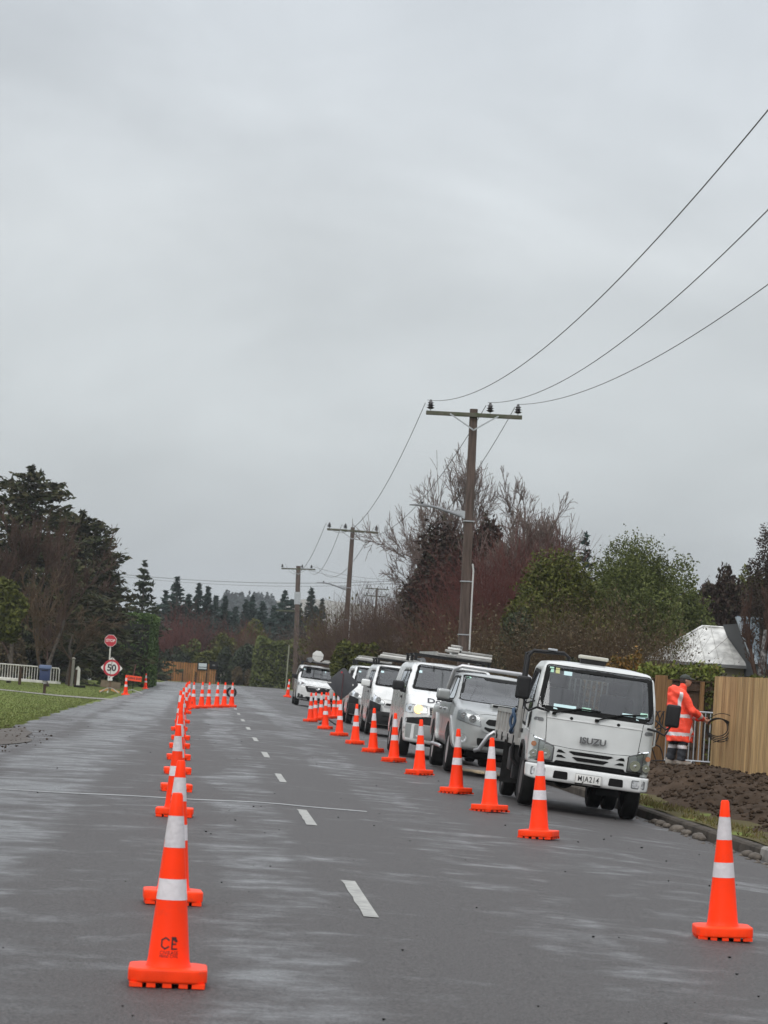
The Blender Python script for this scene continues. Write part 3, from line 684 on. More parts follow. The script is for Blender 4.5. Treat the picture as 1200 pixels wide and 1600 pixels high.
# verge and soil
def vz(x, y): return -.085+.01*math.sin(x*5+y*2)
sheet('verge', lin(6.27, 7.3, 8)+lin(7.5, 11, 14)+[14, 20, 40], lin(-5, 186, 120), vz, M['verge'])
from mathutils import noise as mn
def soil_z(x, y):
    e = max(0, min(1, (x-6.52-.18*math.sin(y*.9)-.15*math.sin(y*2.3))/1.5)); e = e*e*(3-2*e); f = max(0, min(1, (10.6-x)/.6)); k = max(0, min(1, (y-22)/4))*max(0, min(1, (62-y)/5))
    b_ = mn.noise(Vector((x*.9, y*.5, 3)))*.16+mn.noise(Vector((x*2.6, y*1.9, 7)))*.10+mn.noise(Vector((x*7, y*6, 1)))*.06+mn.noise(Vector((x*17, y*13, 4)))*.03
    calm = 1-.97*math.exp(-((x-9.25)**2/.6+(y-55)**2/5)); ridge = .15*math.exp(-((x-8.3)**2/.35+(y-46)**2/40))
    return -.125+(.235+b_*calm+ridge)*e*f*k
sheet('soil', lin(6.4, 10.8, 100), lin(21, 63, 520), soil_z, M['soil'])
def clod(g):
    x = 6.9+3.4*g.random(); y = 24+37*g.random(); return (x, y, soil_z(x, y)+.012)
def clod_ok(g):
    while True:
        c = clod(g)
        if c[2] > -.07: return c
tag(pebbles('soil_clods', 9000, clod_ok, .006, .055, M['soil'], 8, .7), 'loose clods of dark dug soil along the trench', 'soil clods', kind='stuff')
tag(pebbles('gravel_debris', 260, lambda g: (6.05-abs(g.normal())*.12, 26+14*g.random(), -.215), .01, .045, M['stone'], 9), 'small stones washed against the kerb', 'gravel', kind='stuff')
n = 5000; g = np.random.default_rng(12); xx = 6.32+.45*g.random(n)**1.2; yy = 22+42*g.random(n); h_ = .03+.06*g.random(n)
keep = np.sin(yy*1.3)+np.sin(yy*3.1+xx*4)+g.normal(size=n)*.8 > -.4; xx, yy, h_ = xx[keep], yy[keep], h_[keep]; n = len(xx)
P0 = np.stack([xx, yy, np.full(n, -.09)], 1); wv = g.normal(size=(n, 2))*.03; tip = P0+np.stack([wv[:, 0], wv[:, 1], h_], 1); dx = np.stack([.006+.006*g.random(n), np.zeros(n), np.zeros(n)], 1)
M['dry_grass'] = mat('dry_grass', (.13, .12, .04), .85, isl=[(.13, .115, .042), (.085, .085, .028), (.10, .068, .03)], spec=.1)
tag(from_np('verge_grass', np.stack([P0-dx, P0+dx, tip], 1).reshape(-1, 3), np.arange(3*n).reshape(n, 3), M['dry_grass']), 'yellowed grass strip between kerb and soil', 'grass', kind='stuff')
def stone(loc, r, label, seed):
    g = np.random.default_rng(seed); bm = bmesh.new(); bmesh.ops.create_icosphere(bm, subdivisions=2, radius=r)
    for v in bm.verts: v.co = Vector((v.co.x*(1.25), v.co.y, v.co.z*.72))*(1+.16*mn.noise(v.co*9/r*.1+Vector((seed, 0, 0))))
    me = bpy.data.meshes.new('river_stone'); bm.to_mesh(me); bm.free(); o = link('river_stone', me, M['stone'], None, True); o.location = loc; o.rotation_euler.z = g.random()*3
    tag(o, label, 'stone', 'river stones lying along the kerb')
for i, (px, py, r, lb) in enumerate([(1045, 1287, .055, 'round grey stone in the row nearest the truck wheel'), (1053, 1290, .07, 'grey stone leaning on the dark kerb, second of its row from the truck'), (1055, 1293, .05, 'small stone just in front of the second kerb stone'), (1064, 1297, .05, 'flat stone midway along the kerb row'), (1076, 1299, .085, 'largest pale rounded stone against the kerb'), (1071, 1302, .05, 'small dark stone beside the largest pale stone'), (1084, 1304, .06, 'rounded stone touching the right side of the largest pale stone'), (1091, 1309, .06, 'brownish stone in the row between two bigger ones'), (1097, 1312, .055, 'low stone just left of the upright dark stone'), (1109, 1311, .08, 'upright dark round stone at the end of the kerb row'), (1128, 1321, .045, 'small brown stone hidden partly by the nearest right cone'), (1188, 1338, .065, 'grey stone below the pale kerb block at the picture edge'), (1198, 1342, .07, 'dark stone at the far right edge under the kerb')]):
    d = ray(px, py); t = (-.205-CZ)/d.z; stone((min(6.05, d.x*t), d.y*t, -.19), r, lb, 30+i)
stone((8.9, 52.0, soil_z(8.9, 52)+.03), .12, 'flat pale stone lying on the dug soil below the worker', 61)

# ------------------------------------------------------------------ far hills
def ridge(name, x0, x1, y, hf, m, depth=300, n=160):
    xs = lin(x0, x1, n); V = []; F = []
    rows = [(-.5, 0), (-.3, .35), (-.1, .8), (0, 1), (.5, .4)]
    for a, k in rows:
        for x in xs: V.append((x, y+a*depth, -.5+hf(x)*k))
    for r in range(len(rows)-1):
        for i in range(n-1): F.append((r*n+i, r*n+i+1, (r+1)*n+i+1, (r+1)*n+i))
    return tag(from_np(name, V, F, m, None, True), kind='structure')
M['hill_grass'] = mat('hill_grass', (.11, .105, .085), .95, col2=(.15, .14, .11), scale=.01, coord='Object')
M['hill_forest'] = mat('hill_forest', (.03, .042, .04), .95, var=.3, scale=.05)
ridge('hills', -300, 700, 1700, lambda x: 40+3*math.sin(x*.011+1)+2*math.sin(x*.03)-max(0, (60-x))*.12, M['hill_grass'], 600)
def fh(x):
    # wooded knoll: crest a little right of the road axis, falling away on both sides
    return max(3, 23.0*math.exp(-((x-13)/19)**4) + 3*math.exp(-((x-5)/60)**2))
ridge('wooded_hill', -160, 150, 980, fh, M['hill_forest'], 200)
g = np.random.default_rng(44); C = []
for i in range(3600):
    x = g.uniform(-110, 60); a = g.uniform(-.45, .02); y = 980+a*200; k = np.interp(a, [-.5, -.3, -.1, 0, .5], [0, .35, .8, 1, .4]); z = fh(x)*k-1; h = g.uniform(1.2, 3.2); nn = 26
    t = g.random(nn); rr = (1-t)*1.0+.1; an = g.random(nn)*6.28; C.append(np.stack([x+rr*np.cos(an)*g.random(nn), y+rr*np.sin(an), z+t*h], 1))
C = np.concatenate(C); tag(leaves('far_forest', C, .5, M['hill_forest'], None, .6, up=.8), 'distant blue-grey pine forest on the hill', 'forest', kind='stuff')
# ================================================================== TREES AND PLANTS
def base(px, Y, z=-.1): v = at(px, 1040, Y); return (v.x, Y, z)
GR = 'trees and shrubs on the left behind the lawn'
# tall dark cedars, far left
conifer('cedar_tree', 'tallest dark cedar with layered boughs at the far left', 'tree', base(28, 152), 11.3, 4.8, M['leaf_cedar'], GR, 1, levels=26, nb=17, dens=58, ls=.19, droop=.02, flat=1, gap=.12)
conifer('cedar_tree', 'broad dark cedar right of the tallest one, behind the letterbox', 'tree', base(112, 160), 9.6, 3.3, M['leaf_cedar'], GR, 2, levels=24, nb=16, dens=54, ls=.19, droop=.04, flat=1, gap=.12)
conifer('cedar_tree', 'smaller cedar whose flat boughs stick out over the tall hedge', 'tree', base(152, 192), 8.6, 2.3, M['leaf_cedar'], GR, 3, levels=22, nb=13, dens=44, ls=.18, droop=.05, flat=1, gap=.15)
conifer('cedar_tree', 'slim cedar standing alone behind the clipped hedge', 'tree', base(216, 192), 8.0, 2.5, M['leaf_dark'], GR, 4, levels=18, nb=11, dens=36, ls=.2, droop=.02, flat=0, gap=.4)
bare_tree('bare_tree', 'red-brown leafless tree in front of the tallest cedar', 'tree', base(15, 138), 8.4, M['twig_plum'], lv=5, spread=.5, kids=4, up=.2, r=.12, seed=5, width=.8, group=GR, minr=.014)
bare_tree('bare_tree', 'brown leafless tree between the two big cedars', 'tree', base(70, 142), 7.6, M['twig_plum'], lv=5, spread=.55, kids=3, up=.15, r=.11, seed=6, width=.6, group=GR, minr=.014)
bare_tree('bare_tree', 'thin twiggy bare tree rising over the cedar tops', 'tree', base(118, 164), 9.4, M['twig_grey'], lv=5, spread=.4, kids=3, up=.25, r=.10, seed=7, width=.25, group=GR, minr=.012)
bare_tree('bare_tree', 'spreading dead tree with pale low limbs above the white bridge rail', 'tree', base(78, 134), 5.6, M['twig_brown'], lv=5, spread=.7, kids=3, up=.0, r=.11, seed=8, width=.8, group=GR, minr=.014)
bare_tree('bare_tree', 'mossy bare tree with drooping limbs in front of the tall hedge', 'tree', base(106, 146), 4.4, M['twig_brown'], lv=5, spread=.65, kids=3, up=.02, r=.10, seed=9, width=1.1, group=GR, minr=.013)
leafy('shrub', 'rounded olive green shrub at the left picture edge', 'shrub', base(-8, 128), 2.3, 2.2, 1.5, at(0, 888, 128).z+.1, M['leaf_olive'], 9000, .10, 22, seed=10, group=GR)
leafy('shrub', 'low brownish shrub under the olive one at the left edge', 'shrub', base(8, 147), 2.6, 2.4, 0, 3.0, M['leaf_brown'], 6000, .08, 20, seed=11, group=GR)
leafy('shrub', 'dark shrub behind the blue letterbox', 'shrub', base(52, 152), 4.2, 3, 0, 4.2, M['leaf_dark'], 9000, .13, 26, seed=12, group=GR)
leafy('shrub', 'dark shrub right behind the wooden gate posts', 'shrub', base(112, 156), 3.6, 3, 0, 4.2, M['leaf_dark'], 9000, .13, 26, seed=13, group=GR)
leafy('shrub', 'dark shrub filling the gap below the leftmost cedar', 'shrub', base(-2, 150), 4.2, 3, 0, 4.6, M['leaf_dark'], 9000, .13, 26, seed=14, group=GR)
hedge('clipped_hedge', 'tall dark green clipped hedge behind the stop sign', (base(203, 176)[0], 176, -.1), 3.0, 17, 4.25, M['leaf_hedge'], 26000, .11, 15, group=GR)
# conifers beyond the junction
GF = 'dark conifers beyond the junction'
spr = [(268, 905, 1.5, 262, 'leftmost big dark spruce beyond the junction'), (252, 925, 1.2, 268, 'shorter spruce just left of the leftmost big one'), (288, 930, 1.3, 266, 'broad spruce right of the leftmost big one'), (303, 914, .95, 274, 'slender pointed spruce, second peak from the left'), (317, 918, 1.0, 272, 'slender spruce close right of the pointed one'), (330, 934, 1.1, 280, 'low dark spruce where the hill begins'), (345, 934, 1.0, 262, 'dark spruce in front of the left end of the wooded hill'), (362, 950, 1.2, 290, 'short conifer under the left slope of the wooded hill'), (378, 940, .9, 300, 'thin conifer before the middle of the wooded hill'), (388, 933, 1.0, 302, 'pointed conifer before the middle of the wooded hill'), (404, 942, 1.3, 300, 'bushy conifer before the right half of the wooded hill'), (422, 950, 1.3, 296, 'wide low conifer right of the bushy one'), (438, 924, 1.4, 292, 'tall conifer left of the third power pole'), (450, 938, 1.2, 296, 'conifer partly behind the third power pole'), (462, 945, 1.2, 298, 'conifer behind the third power pole'), (479, 921, 1.1, 300, 'tall pointed conifer right of the third power pole'), (488, 950, 1.4, 296, 'dark conifer with drooping boughs near the bare grey tree'), (497, 938, .8, 302, 'narrow conifer standing before the bare grey hillside'), (240, 950, 1.4, 250, 'dark spruce showing just above the clipped hedge end')]
for i, (px, py, r0, Y, lb) in enumerate(spr):
    z = at(px, py, Y).z; conifer('spruce_tree', lb, 'tree', base(px, Y), z+.1, r0*2.1*(.9+.12*(i % 3)), M['leaf_spruce'], GF, 50+i, levels=26+i % 5, nb=13, dens=30, ls=.24, droop=-.02+.04*(i % 3), gap=.4, power=.85+.12*(i % 3), z0=.05)
GB = 'bushes and bare trees beyond the junction'
for i, (px, top, w, Y, k, lb) in enumerate([(262, 975, 3.4, 244, 'twig_red', 'reddish bare tree left of the wooden sign fence, before the spruces'), (284, 952, 4.0, 247, 'twig_red', 'tallest red-brown bare tree behind the wooden sign fence'), (312, 968, 3.4, 249, 'twig_plum', 'plum coloured bare tree right of the tallest red one'), (366, 975, 3.4, 250, 'twig_red', 'red-brown bare tree among green bushes'), (388, 985, 2.8, 246, 'twig_brown', 'brown bare tree right of the red-brown one'), (455, 985, 4.0, 262, 'twig_plum', 'grey-plum bare tree behind the light hedge'), (508, 975, 3.6, 230, 'twig_grey', 'pale grey weeping bare tree near the second power pole'), (520, 985, 3, 205, 'twig_brown', 'brown bare tree left of the second power pole')]):
    bush_twigs('bare_tree', lb, 'tree', base(px, Y), w, 2.5, at(px, top, Y).z+.1, M[k], 300, GB, 80+i, .3, .03)
for i, (px, top, w, z0, Y, k, lb) in enumerate([(272, 1004, 2.6, 0, 242.5, 'leaf_dark', 'dark bush just above the left half of the wooden fence'), (295, 1000, 3.0, 0, 243.5, 'leaf_green', 'grey-green bush above the middle of the wooden fence'), (325, 1008, 3.6, 0, 243, 'leaf_olive', 'olive bush hanging over the board signs'), (345, 978, 3.0, 0, 247, 'leaf_olive', 'yellowish rounded tree above the board signs'), (352, 1010, 2.2, 0, 241.5, 'leaf_dark', 'dark green bush at the right end of the wooden fence'), (385, 1000, 3.0, 0, 240, 'leaf_dark', 'tall dark green bush between fence and light hedge'), (400, 970, 3.8, 0, 252, 'leaf_olive', 'light olive tree behind the dark green bush'), (372, 1040, 1.0, 0, 236, 'leaf_brown', 'small brown grass tussock right of the fence'), (390, 1046, .8, 0, 236, 'leaf_brown', 'tiny brown tussock beside the larger one'), (256, 1050, 1.0, 0, 236, 'leaf_brown', 'dry brown weeds at the left end of the fence')]):
    leafy('bush', lb, 'bush', base(px, Y), w, 2.4, z0, at(px, top, Y).z+.1, M[k], 4500, .15, 18, seed=100+i, group=GB, trunk=.08)
hedge('tall_hedge', 'light green tall hedge left of the parked far van', base(440, 236), 5.0, 3, 3.9, M['leaf_green'], 11000, .14, 31, group=GB, bumps=.35, taper=.12)
hedge('tall_hedge', 'low green hedge continuing behind the far van', base(505, 232), 5.0, 3, 2.9, M['leaf_olive'], 9000, .14, 32, group=GB, bumps=.35, taper=.12)
hedge('tall_hedge', 'distant dark hedge behind the far left lawn', (-26, 232, -.1), 30, 3, 4.2, M['leaf_dark'], 12000, .2, 33, group=GB, bumps=.3)
# right-hand side: garden edge behind the vehicles
GS = 'garden shrubs and trees behind the parked vehicles'
rb = [(528, 962, 2.2, 170, 'twig_brown', 'leaf_olive', 1600, 'brown twiggy shrub just right of the second power pole'), (552, 948, 3.0, 160, 'twig_plum', None, 0, 'plum brown bare shrub below the distant H-shaped pole'), (580, 950, 3.2, 150, 'twig_brown', None, 0, 'wide brown bare shrub left of the distant cross-arm pole'), (606, 930, 3.0, 142, 'twig_plum', None, 0, 'bare shrub with upright pale shoots before the distant cross-arm pole'), (632, 950, 3.0, 134, 'twig_plum', None, 0, 'dark plum bare shrub above the white vans'), (658, 962, 3.0, 126, 'twig_brown', None, 0, 'olive brown bare shrub above the lit-headlight van'), (684, 975, 2.6, 118, 'twig_plum', None, 0, 'dense bare shrub left of the nearest power pole'), (706, 950, 2.2, 112, 'twig_brown', None, 0, 'bare shrub half behind the nearest power pole')]
for i, (px, top, w, Y, k, lm, nl, lb) in enumerate(rb):
    bush_twigs('bare_shrub', lb, 'shrub', base(px, Y), w*1.25, 2.2, at(px, top, Y).z+.35, M[k], 420, GS, 120+i, .28, .016, M[lm] if lm else None, nl, .09, flat=.4)
for i, (px, top, w, Y, k, lb) in enumerate([(545, 990, 1.6, 128, 'leaf_olive', 'olive bush just right of the second pole base'), (572, 996, 2.2, 122, 'leaf_olive', 'yellow-olive bush above the middle white vans'), (598, 985, 2.0, 128, 'leaf_brown', 'brown leafed bush above the middle white vans'), (640, 995, 2.4, 118, 'leaf_brown', 'tawny bush behind the roof ladders'), (690, 1000, 2.2, 104, 'leaf_brown', 'brown bush left of the nearest pole foot'), (620, 1000, 3.6, 160, 'leaf_dark', 'dark shrub mass deep behind the van roofs'), (560, 1000, 3.6, 175, 'leaf_dark', 'dark shrub mass behind the second pole'), (675, 1000, 3.4, 140, 'leaf_purple', 'dark purple shrub deep behind the lit-headlight van')]):
    leafy('bush', lb, 'bush', base(px, Y), w, 2.0, 0, at(px, top, Y).z+.1, M[k], 7000, .085, 22, seed=140+i, group=GS, trunk=.06)
leafy('evergreen_tree', 'dark ivy-covered evergreen left of the nearest power pole', 'tree', base(697, 116), 3.9, 3.4, 2.0, at(697, 810, 116).z+.1, M['leaf_purple'], 13000, .10, 34, seed=160, group=GS, top=1.3, sprays=500)
leafy('evergreen_tree', 'dark ivy-covered evergreen right of the nearest power pole', 'tree', base(752, 118), 2.8, 3.0, 2.0, at(752, 815, 118).z, M['leaf_purple'], 8000, .10, 26, seed=161, group=GS, top=1.3, sprays=300)
leafy('bush', 'dark scraggly bush beside the distant thick pole', 'bush', base(655, 150), 3.6, 3, 2.5, at(655, 905, 150).z, M['leaf_purple'], 6000, .10, 26, seed=162, group=GS, sprays=300)
bare_tree('bare_tree', 'tall pale bare birch rising behind the nearest power pole', 'tree', base(752, 124), at(762, 742, 124).z+.2, M['twig_grey'], lv=6, spread=.5, kids=4, up=.07, r=.12, seed=21, width=.7, group=GS, minr=.010, stems=3, lfac=.66)
bare_tree('bare_tree', 'bare birch left of the nearest power pole above the ivy', 'tree', base(704, 126), at(704, 758, 126).z+.2, M['twig_grey'], lv=6, spread=.5, kids=3, up=.08, r=.10, seed=22, width=.55, group=GS, minr=.010, lfac=.68, stems=2)
bare_tree('bare_tree', 'low bare birch leaning left of the ivy evergreen', 'tree', base(672, 128), at(672, 832, 128).z, M['twig_grey'], lv=6, spread=.5, kids=3, up=.14, r=.08, seed=23, width=.42, group=GS, minr=.010, lfac=.68)
bare_tree('bare_tree', 'wide bare tree with arching limbs above the red twigs', 'tree', base(792, 110), at(806, 808, 110).z+.1, M['twig_grey'], lv=6, spread=.6, kids=4, up=.06, r=.11, seed=24, width=.62, group=GS, minr=.010, stems=3, lfac=.68)
for i, (px, top, w, Y, lb) in enumerate([(762, 868, 2.2, 98, 'red-twigged shrub just right of the nearest power pole'), (795, 862, 2.6, 97, 'tall red-twigged shrub behind the silver pickup'), (828, 872, 2.4, 96, 'red-twigged shrub at the edge of the olive conifer')]):
    bush_twigs('red_shrub', lb, 'shrub', base(px, Y), w, 2.2, at(px, top, Y).z+.4, M['twig_red'], 620, GS, 170+i, .34, .011)
for i, (px, top, w, Y, k, lb) in enumerate([(748, 965, 1.9, 90, 'twig_brown', 'brown bare shrub at the foot of the red twigs'), (782, 975, 1.9, 86, 'twig_brown', 'tangled brown bare shrub behind the pickup roof')]):
    bush_twigs('bare_shrub', lb, 'shrub', base(px, Y), w, 2.0, at(px, top, Y).z+.2, M[k], 500, GS, 180+i, .3, .010, M['leaf_brown'], 1500, .05, flat=.4)
# olive conifer and neighbours
leafy('olive_tree', 'yellow-olive feathery tree between red shrubs and big green tree', 'tree', base(868, 88), 3.3, 2.8, .3, at(868, 862, 88).z+.1, M['leaf_olive'], 26000, .055, 42, seed=190, group=GS, top=1.4, sprays=700)
leafy('olive_tree', 'lower olive bush in front of the feathery tree', 'tree', base(826, 84), 1.9, 2.0, .2, at(826, 915, 84).z, M['leaf_olive'], 8000, .06, 26, seed=191, group=GS, sprays=300)
conifer('small_spruce', 'dark spire poking up behind the feathery olive tree', 'tree', base(904, 125), at(904, 838, 125).z+.1, 1.1, M['leaf_spruce'], GS, 192, levels=24, nb=8, dens=18, ls=.12)
leafy('green_tree', 'biggest round green tree above the truck cab', 'tree', base(985, 90), 4.4, 4.0, .3, at(985, 838, 90).z+.1, M['leaf_green'], 75000, .042, 70, seed=193, group=GS, top=1.2, sprays=700, rr=(.22, .33))
leafy('green_tree', 'rounded green shoulder right of the biggest green tree', 'tree', base(1052, 92), 2.5, 2.6, .3, at(1052, 868, 92).z, M['leaf_green'], 20000, .052, 34, seed=194, group=GS, sprays=300, rr=(.24, .36))
leafy('green_tree', 'green shoulder left of the biggest green tree', 'tree', base(925, 91), 2.0, 2.2, .3, at(925, 868, 91).z, M['leaf_green'], 15000, .052, 28, seed=195, group=GS, sprays=200, rr=(.24, .36))
leafy('bush', 'dark green bush behind the truck loop frame', 'bush', base(815, 78), 1.9, 1.8, 0, at(815, 940, 78).z, M['leaf_dark'], 9000, .055, 30, seed=196, group=GS, trunk=.05)
leafy('bush', 'dark green bush low between the bare mound and green tree', 'bush', base(880, 80), 2.0, 1.8, 0, at(880, 945, 80).z, M['leaf_dark'], 8000, .055, 26, seed=197, group=GS, trunk=.05)
for i, (px, top, w, Y, lb) in enumerate([(850, 968, 2.0, 73, 'left part of the fine brown bare thicket above the truck'), (905, 950, 2.2, 72, 'highest part of the fine brown bare thicket above the cab'), (962, 955, 2.1, 72, 'fine brown bare bush right of the thicket top'), (1008, 985, 1.4, 70, 'fine brown bare bush next to the white roof')]):
    bush_twigs('brown_thicket', lb, 'shrub', base(px, Y), w, 1.8, at(px, top, Y).z+.15, M['twig_brown'], 620, GS, 200+i, .42, .0065, M['leaf_brown'], 5000, .032, flat=.1)
leafy('bush', 'rust-orange leaved bush just above the truck roof', 'bush', base(955, 62), 1.3, 1.0, .3, at(950, 1018, 62).z, M['leaf_rust'], 6000, .038, 24, seed=210, group=GS, trunk=.04, sprays=300)
leafy('bush', 'second rust-orange bush at the truck cab right corner', 'bush', base(995, 62), 1.0, 1.0, .3, at(995, 1024, 62).z, M['leaf_rust'], 5000, .038, 22, seed=211, group=GS, trunk=.04, sprays=200)
leafy('bush', 'dull green bush below the thicket behind the truck roof', 'bush', base(900, 64), 1.4, 1.0, .2, at(900, 1012, 64).z, M['leaf_dark'], 4000, .045, 20, seed=212, group=GS, trunk=.04)
hedge('laurel_hedge', 'bright yellow-green laurel hedge on top of the dark fence', (at(1062, 1050, 61.6).x, 61.6, -.1), 1.55, 1.1, 2.22, M['leaf_bright'], 8000, .05, 213, cat='hedge', group=GS, bumps=.1, taper=-.03)
hedge('laurel_hedge', 'duller green hedge behind the pale paling fence', (at(1150, 1050, 60.5).x, 60.5, -.1), 1.3, 1.1, 1.98, M['leaf_olive'], 5000, .05, 214, cat='hedge', group=GS, bumps=.14, taper=-.03)
for i, (px, top, w, Y, lb) in enumerate([(1098, 895, 1.7, 98, 'black-brown upright shrub left of the purple-black one'), (1132, 885, 1.8, 98, 'purple-black tree with upright dark shoots over the blue gable'), (1170, 900, 1.9, 99, 'dark brown tree behind the birch trunk')]):
    leafy('dark_tree', lb, 'tree', base(px, Y), w, 2, .2, at(px, top, Y).z, M['leaf_purple'], 11000, .07, 34, seed=220+i, group=GS, sprays=900, up=1.5)
leafy('bush', 'dark background bush behind the shed roof', 'bush', base(1070, 97), 3.0, 2, 0, at(1070, 940, 97).z, M['leaf_dark'], 8000, .08, 28, seed=225, group=GS)
leafy('tall_tree', 'thin green-topped tree near the right edge', 'tree', base(1172, 104), 1.7, 1.8, 2, at(1168, 868, 104).z, M['leaf_olive'], 6000, .07, 30, seed=226, group=GS, sprays=500)
bare_tree('birch_tree', 'slender birch with speckled trunk at the right picture edge', 'tree', base(1189, 62, .1), at(1196, 800, 62).z, M['twig_plum'], lv=5, spread=.6, kids=4, up=.05, r=.12, seed=31, width=.38, group=GS, minr=.006, mbark=M['bark_birch'], base=.5, lfac=.55, wob=.07)
leafy('tall_tree', 'brown-leaved crown around the birch top at the right edge', 'tree', base(1192, 80), 1.3, 1.4, 2.6, at(1196, 820, 80).z, M['leaf_purple'], 5200, .035, 40, seed=228, group=GS, sprays=500)

# ================================================================== POWER POLES AND WIRES
def xarm(t, z, L_, rot=0):
    a = MB().box((0, -.16, z), (L_, .10, .115), None); o = a.build('crossarm', M['arm_wood'], t, bevel=.008); return o
def insulator(arm, x, z, y=-.16, s=1.12):
    mb = MB(); mb.tube([(x, y, z+.04), (x, y, z+.20*s)], .012, 6); pin = mb.build('pin', M['galv'], arm)
    mb = MB(); pr = [(.02, .10), (.055, .11), (.105, .14), (.06, .165), (.055, .18), (.095, .20), (.055, .225), (.05, .24), (.08, .262), (.045, .29), (.03, .33), (.02, .345)]
    mb.lathe([(r*s, h*s+z-.01) for r, h in pr], 14, Matrix.Translation((x, y, 0))); return mb.build('insulator', M['insulator'], arm, smooth=True)
def pole(label, X, Y, H, lean, arms, lamp=None, r0=.155, r1=.105, bands=True, yaw=0, conduit=True):
    """arms: list of (z, length, [insulator x])"""
    t = thing('power_pole', label, 'power pole', (X, Y, -.1), (0, lean, yaw), 'timber power poles along the road')
    mb = MB(); n = 8; hs = [-1, 2, 4, 6, H]
    V = []; F = []
    for h in hs:
        k = (h+1)/(H+1); w = r0*(1-k)+r1*k; d = w*1.15; c = .25*w
        V += [(-w, -d+c, h), (-w+c, -d, h), (w-c, -d, h), (w, -d+c, h), (w, d-c, h), (w-c, d, h), (-w+c, d, h), (-w, d-c, h)]
    for i in range(len(hs)-1):
        for k in range(8): F.append((i*8+k, i*8+(k+1) % 8, (i+1)*8+(k+1) % 8, (i+1)*8+k))
    F.append(tuple((len(hs)-1)*8+k for k in range(8))); mb.add(V, F); mb.build('pole', M['wood_pole'], t)
    for z, L_, xs in arms:
        a = xarm(t, z, L_)
        for x in xs: insulator(a, x, z)
        if len(xs) == 3:
            for s in (-1, 1): MB().box((s*.34, -.235, z-.22), (.82, .012, .04), Matrix.Rotation(s*R_(-32), 3, 'Y')).build('brace', M['galv'], t)
    if bands:
        for z in (2.9, 4.4, 6.1):
            if z < H-1.5: MB().box((0, 0, z), (.31, .35, .03)).build('strap', M['galv'], t)
    if conduit: MB().tube([(.16, -.20, 0), (.165, -.2, 2.2), (.17, -.17, 3.8), (.18, -.16, 4.7), (.15, -.16, 4.9)], .024, 6).build('conduit', M['conduit'], t)
    if lamp:
        z = lamp; mb = MB(); mb.tube([(-.12, -.05, z-.12), (-.6, -.12, z+.02), (-1.0, -.15, z+.13), (-1.20, -.16, z+.15)], [.045, .042, .038, .036], 7); ar = mb.build('lamp_arm', M['galv_dark'], t, smooth=True)
        MB().prism([(-.12, z-.16), (-.12, z+.06), (-.72, z+.07), (-.72, z+.04)], -.10, -.08, 'y').build('bracket_plate', M['galv'], t)
        h = MB().prism(rpoly([(-1.15, z+.12), (-1.15, z+.18), (-1.3, z+.20), (-1.70, z+.17), (-1.72, z+.145)], .02), -.26, -.06, 'y').build('lamp_head', M['galv_dark'], t, bevel=.012)
        MB().lathe([(.035, 0), (.035, .05), (.03, .07)], 10, Matrix.Translation((-1.35, -.16, z+.19))).build('photocell', M['black_plastic'], h)
    return t
P1 = (7.17, 80.0); P2 = (7.12, 150.0); P3 = (7.1, 230.0)
pole('nearest timber power pole with three insulators, street lamp and grey conduit', 7.22, 80, 9.28, R_(-1.0), [(9.10, 2.72, [-1.24, .45, 1.24])], lamp=6.32)
pole('second timber power pole with three insulators and a street lamp', 7.2, 150, 9.3, R_(.2), [(9.10, 2.72, [-1.25, -.40, 1.24])], lamp=6.1, r0=.165)
pole('third power pole with a second low arm reaching left and a grey band', 7.25, 230, 10.0, R_(-2.0), [(9.75, 2.75, [-1.3, .3, 1.05])], lamp=None, r0=.22, r1=.18)
o3 = [o for o in bpy.data.objects if o.name.startswith('power_pole')][-1]
MB().box((-.95, -.2, 6.35), (1.5, .1, .12)).build('low_arm', M['arm_wood'], o3); MB().box((0, 0, 7.4), (.5, .5, 1.0)).build('metal_band', M['galv'], o3)
# pole standing beside the viewer, just out of the picture, carries the near span
PX0 = (7.2, 8.0)
pole('timber power pole beside the viewpoint outside the frame', PX0[0], PX0[1], 10.2, 0, [(10.05, 2.72, [-1.24, -.4, 1.24])])
far_poles = [(at(622, 1000, 300).x, 300, at(622, 906, 300).z, [(0, 2.6), (-.95, 2.4)], 'far double-armed power pole above the bare shrubs'), (at(640, 1000, 230).x, 232, at(640, 905, 230).z, [(-.55, 2.2)], 'far thick power pole beside the scraggly dark bush'), (at(584, 1000, 330).x, 330, at(584, 917, 330).z, [(0, 2.8), (-.85, 2.8)], 'small distant double-armed pole left of the thick one')]
for i, (X, Y, H, ar, lb) in enumerate(far_poles[1:]):
    pole(lb, X, Y, H, 0, [(H-.12+dz, L_, [-L_*.42, L_*.42]) for dz, L_ in ar], bands=False, r0=.22 if i == 0 else .15, r1=.2 if i == 0 else .12, conduit=False)
def wire(label, A, B, sag, r=.011, group='power lines between the poles', n=44):
    A = Vector(A); B = Vector(B); pts = [A.lerp(B, i/n)-Vector((0, 0, sag*4*(i/n)*(1-i/n))) for i in range(n+1)]
    tag(MB().tube(pts, r, 5).build('power_line', M['wire'], None, smooth=True), label, 'cable', group)
Z1 = 9.3
x1 = [at(668, 625, 80), at(763, 629, 80), at(808, 632, 80)]; x2 = [at(509, 817, 150), at(534, 819, 150), at(584, 823, 150)]; x3 = [at(446, 881, 230), at(478, 881, 230), at(495, 883, 230)]
x0 = [(PX0[0]-1.24, PX0[1], 10.28), (PX0[0]-.4, PX0[1], 10.28), (PX0[0]+1.24, PX0[1], 10.28)]
nm = ['left', 'middle', 'right']
